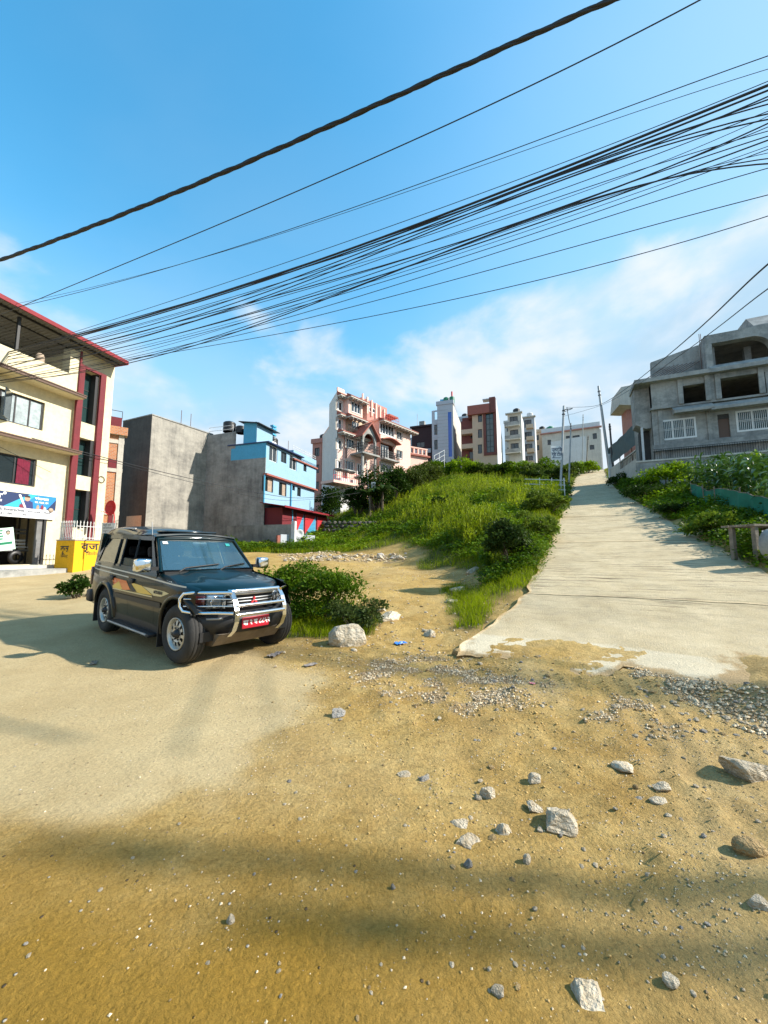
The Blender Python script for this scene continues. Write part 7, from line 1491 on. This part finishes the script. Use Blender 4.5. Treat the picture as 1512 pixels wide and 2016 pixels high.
    def roof(x, v):
        k = float(sstep(-x, 0.12, 0.62)); z = 1.66 + 0.01 * max(0, 0.2 - x) + (0.085 + 0.05 * float(sstep(-x, 0.6, 1.7))) * k * (1 - v ** 6) ** 0.5; return z + 0.045 * (1 - v * v) - 0.03 * float(sstep(-x, 1.85, 2.1)) - 0.03 * float(sstep(x, 0.12, 0.24))
    for i in range(nx + 1):
        x = 0.235 - 2.31 * i / nx
        for j in range(ny + 1): v = -1 + 2 * j / ny; vs.append((x, v * 0.665, roof(x, abs(v))))
    for i in range(nx):
        for j in range(ny): a = i * (ny + 1) + j; fs.append((a, a + ny + 1, a + ny + 2, a + 1))
    rf = MB().add(vs, fs, True).build('roof', M['car_paint'], e)
    MB().rbox(-0.42, -0.42, 1.715, 0.02, 0.42, 1.745, 0.012).build('sunroof', M['glass_dark'], rf)
    # windscreen and its surround
    ws = MB(); n = 8; vs = []; fs = []
    for j in range(n + 1):
        v = -1 + 2 * j / n; bow = 0.05 * (1 - v * v); vs += [(0.655 + bow, v * 0.70, 1.150), (0.215 + bow * 0.7, v * 0.595, 1.585)]
    for j in range(n): a = 2 * j; fs.append((a, a + 2, a + 3, a + 1))
    sc = ws.add(vs, fs, True).build('windscreen', M['windscreen'], e)
    fr = MB().tube([(0.67, -0.735, 1.12), (0.215, -0.628, 1.60), (0.25, 0.0, 1.625), (0.215, 0.628, 1.60), (0.67, 0.735, 1.12)], 0.028, 6); fr.build('windscreen_frame', M['car_paint'], e)
    cw = MB(); vs = []; fs = []
    for j in range(n + 1): v = -1 + 2 * j / n; bow = 0.05 * (1 - v * v); vs += [(0.225 + bow * 0.7, v * 0.63, 1.580), (0.20, v * 0.655, 1.668 + 0.03 * (1 - v * v))]
    for j in range(n): a = 2 * j; fs.append((a, a + 2, a + 3, a + 1))
    cw.add(vs, fs, True).build('windscreen_header', M['car_paint'], e)
    def on_ws(y, k): v = y / 0.65; bow = 0.05 * (1 - v * v); return Vector((0.655 + bow + (0.215 - 0.655 - bow * 0.3) * k + 0.008, y, 1.150 + 0.435 * k + 0.004))
    for y, k, w, h, mt in ((-0.54, 0.90, 0.07, 0.08, 'white_ink'), (0.47, 0.86, 0.075, 0.10, 'sticker_teal')): MB().quad(on_ws(y - w / 2, k - h / 2), on_ws(y + w / 2, k - h / 2), on_ws(y + w / 2, k + h / 2), on_ws(y - w / 2, k + h / 2)).build('sticker', M[mt], sc)
    for y0, y1 in ((-0.50, 0.12), (0.12, 0.60)): MB().tube([Vector((0.72, y0, 1.125)), on_ws(y0 + 0.1, 0.03) + Vector((0.02, 0, 0.01)), on_ws(y1, 0.13) + Vector((0.015, 0, 0.01))], 0.011, 6).tube([on_ws(y0 + 0.16, 0.05) + Vector((0.012, 0, 0)), on_ws(y1 + 0.02, 0.145) + Vector((0.012, 0, 0))], 0.009, 6).build('wiper', M['car_black'], sc)
    MB().box(0.60, -0.70, 1.06, 0.72, 0.70, 1.125).build('scuttle', M['car_black'], e)
    # bonnet with centre bulge
    vs = []; fs = []; nx, ny = 26, 22
    for i in range(nx + 1):
        x = 0.668 + (1.80 - 0.668) * i / nx
        for j in range(ny + 1):
            v = -1 + 2 * j / ny; wv = (0.728 - 0.115 * max(0, (x - 1.1) / 0.7) ** 2.2 * (x > 1.1)); xx = x - 0.26 * abs(v) ** 2.4 * (i / nx) ** 2; z = hoodz(xx) + 0.028 * (1 - v * v) - 0.010 * abs(v) ** 6 - 0.050 * (i / nx) ** 10
            z += 0.018 * (float(sstep(abs(v), 0.58, 0.50)) - 0.5) * (1 - (i / nx) ** 3); vs.append((xx, v * wv, z))
    for i in range(nx):
        for j in range(ny): a = i * (ny + 1) + j; fs.append((a, a + ny + 1, a + ny + 2, a + 1))
    MB().add(vs, fs, True).build('bonnet', M['car_paint'], e)
    # front: curved nose carrying grille, lamps, bumper
    xf = lambda y: 1.86 - 0.38 * (abs(y) / 0.74) ** 2.5
    def front(name, y0, y1, z0, z1, off, mat, parent=e, n=16, bulge=0.0, thick=0.04):
        vs = []; fs = []
        for k in range(n + 1):
            y = y0 + (y1 - y0) * k / n; x = xf(y) + off
            vs += [(x - thick, y, z0), (x, y, z0), (x + bulge, y, (z0 + z1) / 2), (x, y, z1), (x - thick, y, z1)]
        for k in range(n):
            for q in range(4): a = k * 5 + q; fs.append((a, a + 5, a + 6, a + 1))
        fs += [(0, 1, 2, 3, 4), tuple(n * 5 + t for t in (4, 3, 2, 1, 0))]
        return MB().add(vs, fs, True).build(name, M[mat], parent)
    front('nose_panel', -0.74, 0.74, 0.66, 0.90, -0.03, 'car_black', n=26)
    front('nose_strip', -0.38, 0.38, 0.862, 0.895, 0.012, 'decal_silver')
    gr = front('grille', -0.355, 0.355, 0.70, 0.86, -0.008, 'car_black')
    for z in (0.735, 0.775, 0.815): front('grille_slat', -0.345, 0.345, z - 0.008, z + 0.008, 0.006, 'steel', gr, thick=0.02)
    # three lozenge emblem
    for a in (90, 210, 330):
        c, s = math.cos(math.radians(a)), math.sin(math.radians(a)); pts = [(0, 0), (0.030 * c - 0.018 * s, 0.030 * s + 0.018 * c), (0.060 * c, 0.060 * s), (0.030 * c + 0.018 * s, 0.030 * s - 0.018 * c)]
        MB().prism([(p[0], p[1] + 0.778) for p in pts], 'x', 1.876, 1.892).build('emblem_lozenge', M['red_paint'], gr)
    for sd in (-1, 1):
        a, b = (0.375, 0.565); y0, y1 = (sd * a, sd * b) if sd > 0 else (sd * b, sd * a)
        hl = front('headlight', y0, y1, 0.70, 0.868, 0.0, 'chrome', bulge=-0.05, n=8); front('lens', y0, y1, 0.70, 0.868, 0.012, 'lamp_glass', hl, n=8, bulge=0.012, thick=0.01)
        MB().lathe([(0.0, -0.05), (0.04, -0.045), (0.07, -0.02), (0.078, 0.012), (0.06, 0.0)], 18, (xf(0.47) + 0.006, sd * 0.47, 0.785), 'x').build('reflector', M['chrome'], hl)
        y0, y1 = (sd * 0.575, sd * 0.735) if sd > 0 else (sd * 0.735, sd * 0.575); front('indicator', y0, y1, 0.70, 0.862, 0.0, 'lamp_dark', n=8, bulge=0.01)
    bp = front('bumper', -0.76, 0.76, 0.385, 0.652, 0.055, 'car_black', n=30, bulge=0.03, thick=0.22)
    for sd in (-1, 1):
        y0, y1 = sorted((sd * 0.42, sd * 0.58)); front('fog_lamp', y0, y1, 0.565, 0.59, 0.085, 'steel', bp, n=4)
    MB().prism([(1.88, 0.385), (1.72, 0.22), (1.40, 0.19), (1.40, 0.385)], 'y', -0.48, 0.48).build('skid_plate', M['rust_plate'] if 'rust_plate' in M else plain('rust_plate', (0.16, 0.12, 0.08), 0.8, var=0.4, vscale=5), e)
    pt = MB().rbox(1.935, -0.205, 0.430, 1.955, 0.205, 0.575, 0.006).build('number_plate', M['plate_red'], e)
    text_mesh('plate_lettering', '\u092c\u093e \u0968 \u091a \u096e\u096e\u096b\u0968', 0.088, M['white_ink'], pt, Matrix.Translation((1.9565, -0.19, 0.478)) @ Matrix(((0, 0, 1, 0), (1, 0, 0, 0), (0, 1, 0, 0), (0, 0, 0, 1))), 0, 0.92, bold=0.004)
    # bull bar
    bb = MB()
    for sd in (-1, 1):
        y = sd * 0.365; pth = [(1.90, 0.355), (2.01, 0.44), (2.065, 0.56), (2.06, 0.70), (2.00, 0.83), (1.92, 0.92), (1.86, 0.945)]
        m = MB()
        vs = []; fs = []
        for x, z in pth: vs += [(x - 0.02, y - 0.03, z), (x + 0.02, y - 0.03, z), (x + 0.02, y + 0.03, z), (x - 0.02, y + 0.03, z)]
        for k in range(len(pth) - 1):
            for q in range(4): a = 4 * k + q; b = 4 * k + (q + 1) % 4; fs.append((a, b, b + 4, a + 4))
        fs += [(3, 2, 1, 0), tuple(4 * (len(pth) - 1) + t for t in range(4))]; m.add(vs, fs)
        if sd < 0: bar = empty_part('bull_bar', e)
        m.build('upright', M['chrome'], bar)
        o = lambda yy, dx=0.0: xf(yy) + 0.13 + dx
        pts = [(1.96, sd * 0.37, 0.915)] + [(o(sd * t), sd * t, 0.915) for t in (0.5, 0.62, 0.72)] + [(o(sd * 0.78) - 0.02, sd * 0.79, 0.90), (o(sd * 0.8) - 0.03, sd * 0.815, 0.84), (o(sd * 0.8) - 0.03, sd * 0.815, 0.74), (o(sd * 0.78) - 0.02, sd * 0.79, 0.68), (o(sd * 0.72), sd * 0.72, 0.664)] + [(o(sd * t), sd * t, 0.66) for t in (0.62, 0.5)] + [(2.04, sd * 0.37, 0.66)]
        MB().tube(pts, 0.021, 8).build('loop_tube', M['chrome'], bar)
        for z in (0.745, 0.835): MB().tube([(2.0, sd * 0.37, z)] + [(o(sd * t), sd * t, z) for t in (0.5, 0.62, 0.72, 0.79)], 0.009, 6).build('lamp_guard', M['chrome'], bar)
    for x, z, r in ((1.915, 0.925, 0.027), (2.055, 0.755, 0.022), (2.065, 0.640, 0.027)): MB().tube([(x, -0.365, z), (x + 0.01, 0, z), (x, 0.365, z)], r, 10).build('cross_tube', M['chrome'], bar)
    # tail
    MB().prism([(-2.26, 0.42), (-2.28, 1.16), (-2.06, 1.70), (-1.95, 1.70), (-2.14, 1.16), (-2.14, 0.42)], 'y', -0.72, 0.72).build('tailgate', M['car_paint'], e)
    MB().rbox(-2.40, -0.80, 0.43, -2.16, 0.80, 0.66, 0.04).build('bumper', M['car_black'], e)
    for sd in (-1, 1): MB().rbox(-2.30, sd * 0.70, 0.75, -2.22, sd * 0.775, 1.08, 0.01).build('tail_lamp', M['lamp_dark'], e)
    MB().box(-2.2, -0.66, 0.30, 1.75, 0.66, 0.42).build('floor_pan', M['car_black'], e)
    for x in (AX, -AX): MB().tube([(x, -0.62, WR), (x, 0.62, WR)], 0.06, 8).build('axle', M['car_black'], e)
    MB().tube([(0.10, -0.655, 1.60), (0.06, -0.665, 1.86)], 0.006, 6).build('aerial', M['steel'], e)
    # cabin
    MB().rbox(0.30, -0.70, 0.80, 0.66, 0.70, 1.12, 0.05).build('dashboard', M['car_interior'], e); MB().box(-2.1, -0.74, 0.42, 0.62, -0.70, 1.10).build('door_lining', M['car_interior'], e); MB().box(-2.1, 0.70, 0.42, 0.62, 0.74, 1.10).build('door_lining', M['car_interior'], e)
    MB().lathe([(0.17, -0.012), (0.188, 0), (0.17, 0.012), (0.155, 0), (0.17, -0.012)], 22).xform(Matrix.Translation((0.24, -0.36, 1.08)) @ Matrix.Rotation(math.radians(-62), 4, 'Y')).build('steering_wheel', M['car_black'], e)
    for x, y, rear in ((-0.22, -0.36, 0), (-0.22, 0.36, 0), (-1.12, -0.34, 1), (-1.12, 0.34, 1)):
        s = MB().rbox(x - 0.05, y - 0.25, 0.55, x + 0.45, y + 0.25, 0.74, 0.05, 3).build('seat', M['seat_cloth'], e); MB().rbox(-0.07, -0.24, 0, 0.07, 0.24, 0.60, 0.06, 3).xform(Matrix.Translation((x - 0.06, y, 0.70)) @ Matrix.Rotation(math.radians(-14), 4, 'Y')).build('backrest', M['seat_cloth'], s); MB().rbox(-0.05, -0.14, 0.62, 0.05, 0.14, 0.80, 0.045, 3).xform(Matrix.Translation((x - 0.06, y, 0.70)) @ Matrix.Rotation(math.radians(-14), 4, 'Y')).build('headrest', M['seat_cloth'], s)
    MB().rbox(0.24, -0.12, 1.50, 0.27, 0.12, 1.56, 0.012).build('cabin_mirror', M['steel'], e)
    # wheels
    def wheel(x, sd, steer):
        w = bpy.data.objects.new('wheel', None); COL.objects.link(w); w.parent = e; w.location = (x, sd * 0.68, WR); w.rotation_euler = (0, 0, steer + (math.pi if sd > 0 else 0)); w.empty_display_size = 0.1
        if WM: 
            for nm, me in WM: link(nm, me, w)
            return
        W_ = 0.12; prof = [(0.20, W_ - 0.03), (0.235, W_ - 0.004), (0.30, W_ + 0.004), (0.345, W_ - 0.008), (0.366, W_ - 0.035)]
        tread = [(0.375, W_ - 0.055), (0.375, 0.062), (0.366, 0.058), (0.366, 0.048), (0.375, 0.044), (0.375, 0.008), (0.366, 0.004), (0.366, -0.004)]
        full = prof + tread; full = full + [(r, -y) for r, y in reversed(full)]
        ty = MB().lathe([(r, -y) for r, y in full], 40, axis='y').mesh('tyre', M['car_rubber']); rim = MB()
        rim.lathe([(0.203, -W_ + 0.03), (0.206, -W_ + 0.004), (0.192, -W_ + 0.012), (0.178, -W_ + 0.05), (0.178, 0.06)], 40, axis='y')
        ns = 40; rad = [(0.178, -0.075), (0.160, -0.082), (0.105, -0.094), (0.075, -0.085), (0.0, -0.085)]; vs = []; fs = []
        for k in range(ns):
            a = 2 * math.pi * k / ns
            for r, y in rad: vs.append((r * math.cos(a), y, r * math.sin(a)))
        for k in range(ns):
            q = (k + 1) % ns
            for i in range(4):
                if i == 1 and k % 4 in (0, 1): continue          # the slots
                fs.append((k * 5 + i, q * 5 + i, q * 5 + i + 1, k * 5 + i + 1))
        rim.add(vs, fs, False); rm = rim.mesh('rim', M['rim_metal'])
        hub = MB().lathe([(0.0, -0.135), (0.038, -0.133), (0.045, -0.11), (0.060, -0.10), (0.062, -0.08)], 18, axis='y').mesh('hub_cap', M['car_black'])
        dk = MB().lathe([(0.0, -0.05), (0.17, -0.05), (0.17, 0.02)], 24, axis='y').mesh('brake_drum', M['car_black'])
        nut = MB()
        for k in range(6): a = k * math.pi / 3; nut.lathe([(0.0, -0.102), (0.011, -0.102), (0.011, -0.08)], 6, (0.078 * math.cos(a), 0, 0.078 * math.sin(a)), 'y')
        nm = nut.mesh('wheel_nuts', M['car_black'])
        for n_, me in (('tyre', ty), ('rim', rm), ('hub_cap', hub), ('brake_drum', dk), ('wheel_nuts', nm)): WM.append((n_, me)); link(n_, me, w)
    WM = []
    for x, sd, st_ in ((AX, -1, 0.06), (AX, 1, 0.06), (-AX, -1, 0), (-AX, 1, 0)): wheel(x, sd, st_)
    return e
def empty_part(name, parent):
    o = bpy.data.objects.new(name, None); COL.objects.link(o); o.parent = parent; o.empty_display_size = 0.1; return o
CAR = build_car()

# ------------------------------------------------------------------ stones, gravel, litter
def build_stones():
    rr = random.Random(21)
    def big(label, px, py, w, h, d=None, seed=0, mat='stone_pale', sink=0.28, rz=0.0, ang=0.9, cat='stone', name='rock', sub=3):
        """a single stone: width and height in picture pixels, sized at its own distance"""
        p = on_ground(px, py); k = p.y / 757.0 * 1.02; rx = w * k / 2; rz_ = h * k * 0.52; o = link(name, rock_mesh(seed, ang, sub, mat), None)
        o.location = (p.x, p.y + (d or 0.8) * rx * 0.5, p.z + rz_ * (0.50 - sink)); o.scale = (rx, (d or 0.8) * rx, rz_); o.rotation_euler = (rr.uniform(-.15, .15), rr.uniform(-.15, .15), rz); return tag(o, label, cat)
    big('big pale yellow boulder at the end of the bush', 683, 1274, 74, 56, 0.8, 3, sink=0.15, rz=0.3, cat='boulder', ang=0.55)
    big('flat pale rock slab behind the boulder', 766, 1222, 62, 26, 0.7, 4, rz=0.8); big('small white stone at the foot of the boulder', 697, 1282, 16, 10, seed=5)
    big('white stone lying behind the pale slab', 752, 1205, 24, 14, seed=6); big('pale stone in the dirt beyond the blue litter', 848, 1252, 26, 20, seed=7); big('flatter stone behind the one beyond the blue litter', 842, 1243, 24, 12, seed=8)
    big('flat white rock beside the grass at the road', 932, 1126, 34, 16, seed=9); big('pale rock below the grass patch by the road', 905, 1165, 40, 14, seed=10); big('pale stone at the right tip of the grass patch', 890, 1185, 26, 12, seed=14); big('ochre stone low beside the concrete road', 905, 1290, 26, 18, seed=15, mat='stone_ochre')
    big('jagged pale split rock alone in the right foreground dirt', 1106, 1632, 74, 46, 0.9, 11, sink=0.22, rz=0.5, ang=0.95); big('pale wedge of stone left of the jagged split rock', 1053, 1588, 34, 24, seed=12, ang=0.95); big('white angular stone above the stone wedge', 1055, 1536, 32, 20, seed=13)
    big('knobbly pale stone with ochre side', 962, 1562, 30, 32, seed=16); big('round white pebble beside the knobbly stone', 942, 1566, 15, 10, seed=17)
    big('broad layered white rock at the right edge of the picture', 1490, 1536, 98, 50, 0.7, 18, sink=0.3, rz=-0.15, ang=0.9); big('rounded ochre stone in the lower right dirt', 1488, 1692, 56, 36, 0.8, 19, mat='stone_ochre', ang=0.4)
    big('flat triangular stone right of the centre dirt', 1237, 1512, 46, 20, 0.9, 20); big('pale stone under the flat triangular stone', 1306, 1558, 34, 20, seed=21); big('small broken stone below that pale stone', 1300, 1580, 30, 12, seed=22); big('round brown pebble near the flat triangular stone', 1253, 1550, 11, 11, seed=23, mat='stone_ochre', ang=0.2)
    big('flat stone alone between the car and centre dirt', 664, 1414, 34, 16, 0.8, 24, mat='stone_grey'); big('pale stone on the dirt left of centre', 795, 1524, 26, 12, seed=25); big('blue grey stone right of the pale stone', 836, 1532, 20, 14, seed=26, mat='stone_grey')
    big('half buried pale rock, upper of three by the jagged rock', 906, 1618, 44, 22, seed=27, sink=0.7); big('half buried pale rock, lowest of three by the jagged rock', 922, 1658, 60, 36, seed=28, sink=0.75); big('half buried pale rock nearest the jagged rock', 994, 1630, 34, 36, seed=29, sink=0.75)
    big('long white chip standing in the lower left dirt', 452, 1818, 16, 40, seed=30, sink=0.6, ang=0.9); big('white pointed stone in the lower right', 1325, 1934, 28, 18, seed=31, ang=0.9); big('large half buried pale rock at the bottom edge', 1166, 1968, 90, 30, seed=32, sink=0.62); big('white chip right of the middle shadow', 1040, 1688, 18, 20, seed=33); big('blue grey chip on the shadow line', 922, 1696, 16, 20, seed=34, mat='stone_grey'); big('dark blue pebble inside the shadow band', 774, 1744, 10, 14, seed=35, mat='stone_grey')
    big('pale stone at the far right edge of the shadow', 1500, 1800, 40, 30, seed=36, sink=0.5); big('white stone at the bottom edge right of centre', 985, 1958, 30, 18, seed=37, sink=0.5)
    # loose stones one can count
    protos = [rock_mesh(100 + k, 0.8, 1, ('stone_pale', 'stone_pale', 'stone_grey', 'stone_ochre')[k % 4]) for k in range(12)]
    zones = [((680, 1290, 1090, 1400), 75, (5, 15)), ((1240, 1300, 1512, 1460), 60, (6, 17)), ((760, 1180, 960, 1300), 26, (5, 12)), ((860, 1400, 1512, 1720), 62, (6, 18)), ((560, 1400, 900, 1720), 26, (5, 12)), ((0, 1720, 1512, 2010), 34, (7, 17)), ((0, 1330, 600, 1700), 16, (4, 9))]
    n = 0
    for (x0, y0, x1, y1), cnt, (a, b) in zones:
        for _ in range(cnt):
            px, py = rr.uniform(x0, x1), rr.uniform(y0, y1); p = on_ground(px, py); s = rr.triangular(a, b, a) * p.y / 757 / 2
            sr, tr = road_st(p.x, p.y)
            if abs(tr) < 2.4 and sr > -4.2: continue
            o = link('loose_stone', protos[rr.randrange(12)], None); o.location = (p.x, p.y, p.z + s * 0.10); o.scale = (s * rr.uniform(0.9, 1.3), s * rr.uniform(0.8, 1.1), s * rr.uniform(0.45, 0.8)); o.rotation_euler = (rr.uniform(-.3, .3), rr.uniform(-.3, .3), rr.uniform(0, 6.28))
            lab = {75: 'small loose stone in the rubble before the concrete road', 60: 'small stone in the gravel bank right of the road foot', 26: 'small stone on the dirt path beyond the boulder' if y0 < 1300 else 'small stone on the dirt right of the pale ground', 62: 'small stone on the churned dirt of the right foreground', 34: 'small stone near the shadow along the bottom', 16: 'small stone on the pale packed ground'}[cnt]
            tag(o, lab, 'stone', 'loose stones: ' + lab)
            n += 1
    # rubble heaps on the lot behind
    for k in range(60):
        px = rr.uniform(560, 800); py = rr.gauss(1098, 4) ; p = on_ground(px, py); s = rr.triangular(0.08, 0.30, 0.10)
        o = link('loose_stone', protos[rr.randrange(12)], None); o.location = (p.x, p.y, p.z + s * 0.3); o.scale = (s, s * 0.9, s * 0.6); o.rotation_euler = (rr.uniform(-.4, .4), rr.uniform(-.4, .4), rr.uniform(0, 6)); tag(o, 'broken stone in the long rubble heap on the lot', 'stone', 'loose stones: rubble heap on the lot')
    # the uncountable gravel
    r = np.random.default_rng(77); base = np.array([[1, 0, 0], [-1, 0, 0], [0, 1, 0], [0, -1, 0], [0, 0, 1], [0, 0, -1]], float); tri = np.array([[0, 2, 4], [2, 1, 4], [1, 3, 4], [3, 0, 4], [2, 0, 5], [1, 2, 5], [3, 1, 5], [0, 3, 5]])
    P = []; Sz = []
    def put(n, poly=None, box=None, smin=0.006, smax=0.022, dens=None):
        if poly is not None: lo, hi = poly.min(0) - 0.15, poly.max(0) + 0.15
        else: lo, hi = np.array(box[:2]), np.array(box[2:])
        x = r.uniform(lo[0], hi[0], n); y = r.uniform(lo[1], hi[1], n)
        if poly is not None: k = r.random(n) < sstep(sdist(x, y, poly) + 0.7 * (fbm(x * 3, y * 3, 61) - 0.5), -0.15, 0.25) * sstep(fbm(x * 4, y * 4, 63), 0.33, 0.58)
        else: k = r.random(n) < dens(x, y)
        x, y = x[k], y[k]; s_, t_ = road_st(x, y); k = ~((np.abs(t_) < 2.4) & (s_ > -4.15)); x, y = x[k], y[k]
        P.append(np.stack([x, y, hgt_np(x, y)], -1)); Sz.append(smin + (smax - smin) * r.random(len(x)) ** 3)
    for q, (P_, n_, sm) in enumerate(zip(GRAV, (9000, 7000, 11000, 3000, 2600), (0.020, 0.016, 0.026, 0.018, 0.10))): put(n_, P_, smin=0.005 if q < 4 else 0.03, smax=sm)
    put(11000, box=(-4, 1.1, 5, 7), smin=0.0022, smax=0.009, dens=lambda x, y: 0.10 + 0.9 * sstep(fbm(x * 1.7, y * 1.7, 65), 0.45, 0.75) * sstep(x + 0.3 * y, -0.5, 1.5))
    put(60000, box=(-3.5, 1.1, 5, 5.5), smin=0.0020, smax=0.0075, dens=lambda x, y: (0.12 + 0.88 * sstep(fbm(x * 2.3, y * 2.3, 66), 0.42, 0.7)) * sstep(x + 0.35 * y, -0.9, 1.3))
    put(6000, box=(-1.5, 5, 4.5, 20), smin=0.006, smax=0.03, dens=lambda x, y: 0.15 + 0.85 * sstep(fbm(x * 1.0, y * 1.0, 67), 0.45, 0.7))
    P = np.concatenate(P); Sz = np.concatenate(Sz); n = len(P); jit = base[None] * (0.7 + 0.6 * r.random((n, 6, 1))) * Sz[:, None, None] * np.array([1, 1, 0.7]); a = r.uniform(0, 2 * np.pi, n); c, s = np.cos(a)[:, None], np.sin(a)[:, None]
    V = np.stack([jit[..., 0] * c - jit[..., 1] * s, jit[..., 0] * s + jit[..., 1] * c, jit[..., 2]], -1) + P[:, None] + np.array([0, 0, 1.0]) * Sz[:, None, None] * 0.3
    F = (tri[None] + np.arange(n)[:, None, None] * 6).reshape(-1, 3); t = r.random((n, 1)); C = np.where(r.random((n, 1)) < 0.7, np.array([[0.60, 0.48, 0.32]]) * (0.5 + 0.7 * t), np.array([[0.36, 0.26, 0.15]]) * (0.5 + 0.9 * t))
    m, nt, N, L, b = newmat('gravel_mix'); at_ = N.new('ShaderNodeAttribute'); at_.attribute_name = 'Col'; L.new(at_.outputs['Color'], b.inputs['Base Color']); b.inputs['Roughness'].default_value = 0.9; b.inputs['Specular IOR Level'].default_value = 0.15
    tag(mesh_np('gravel', V.reshape(-1, 3), F, m, None, np.repeat(C, 6, 0)), 'fine broken gravel strewn over the dirt', 'gravel', kind='stuff')
    nb = 36000; x = r.uniform(-3.2, 5, nb); y = 1.1 + 4.6 * r.random(nb) ** 1.3; k = r.random(nb) < (0.06 + 0.94 * sstep(fbm(x * 1.6, y * 1.6, 68), 0.44, 0.68)) * sstep(x + 0.3 * y, -0.2, 1.6); x, y = x[k], y[k]; s_, t_ = road_st(x, y); k = ~((np.abs(t_) < 2.4) & (s_ > -4.15)); x, y = x[k], y[k]; n = len(x)
    Sz = (0.0022 + 0.0085 * r.random(n) ** 4) * np.clip(y / 2.4, 0.7, 2.0); P = np.stack([x, y, hgt_np(x, y)], -1); jit = base[None] * (0.6 + 0.8 * r.random((n, 6, 1))) * Sz[:, None, None] * np.array([1.2, 1, 0.6]); a = r.uniform(0, 2 * np.pi, n); c, s = np.cos(a)[:, None], np.sin(a)[:, None]
    V = np.stack([jit[..., 0] * c - jit[..., 1] * s, jit[..., 0] * s + jit[..., 1] * c, jit[..., 2]], -1) + P[:, None]; F = (tri[None] + np.arange(n)[:, None, None] * 6).reshape(-1, 3); C = np.array([[0.44, 0.30, 0.12]]) * (0.65 + 0.6 * r.random((n, 1)))
    tag(mesh_np('soil_crumbs', V.reshape(-1, 3), F, m, None, np.repeat(C, 6, 0), True), 'crumbled ochre soil on the churned dirt', 'soil', kind='stuff')
    # litter
    plain('blue_plastic', (0.02, 0.16, 0.62), 0.35); plain('rag_grey', (0.22, 0.19, 0.17), 0.9, var=0.3, vscale=9); plain('pink_plastic', (0.62, 0.20, 0.24), 0.5)
    def scrap(label, px, py, w, d, mat, seed, crumple=0.35):
        q = random.Random(seed); p = on_ground(px, py); n = 6; vs = []; fs = []
        for i in range(n + 1):
            for j in range(n + 1): vs.append(((i / n - 0.5) * w * (1 + q.uniform(-.12, .12)), (j / n - 0.5) * d * (1 + q.uniform(-.12, .12)), q.random() * crumple * min(w, d) * 0.5))
        for i in range(n):
            for j in range(n): a = i * (n + 1) + j; fs.append((a, a + n + 1, a + n + 2, a + 1))
        o = MB().add(vs, fs, False).build('litter', MATS[mat], None); o.location = (p.x, p.y, p.z + 0.012); o.rotation_euler.z = q.random() * 3; tag(o, label, 'litter')
    scrap('crumpled blue plastic wrapper on the dirt path', 790, 1268, 0.20, 0.12, 'blue_plastic', 1, 0.6); scrap('grey rag lying on the ground before the car', 542, 1291, 0.26, 0.12, 'rag_grey', 2); scrap('dry leaf scrap beside the grey rag', 612, 1312, 0.18, 0.08, 'rag_grey', 3); scrap('tiny pink plastic scrap in the gravel', 1048, 1350, 0.06, 0.04, 'pink_plastic', 4); scrap('dark leaf scrap in the shade before the wheel', 185, 1306, 0.20, 0.07, 'old_wood', 5, 0.2)
build_stones()
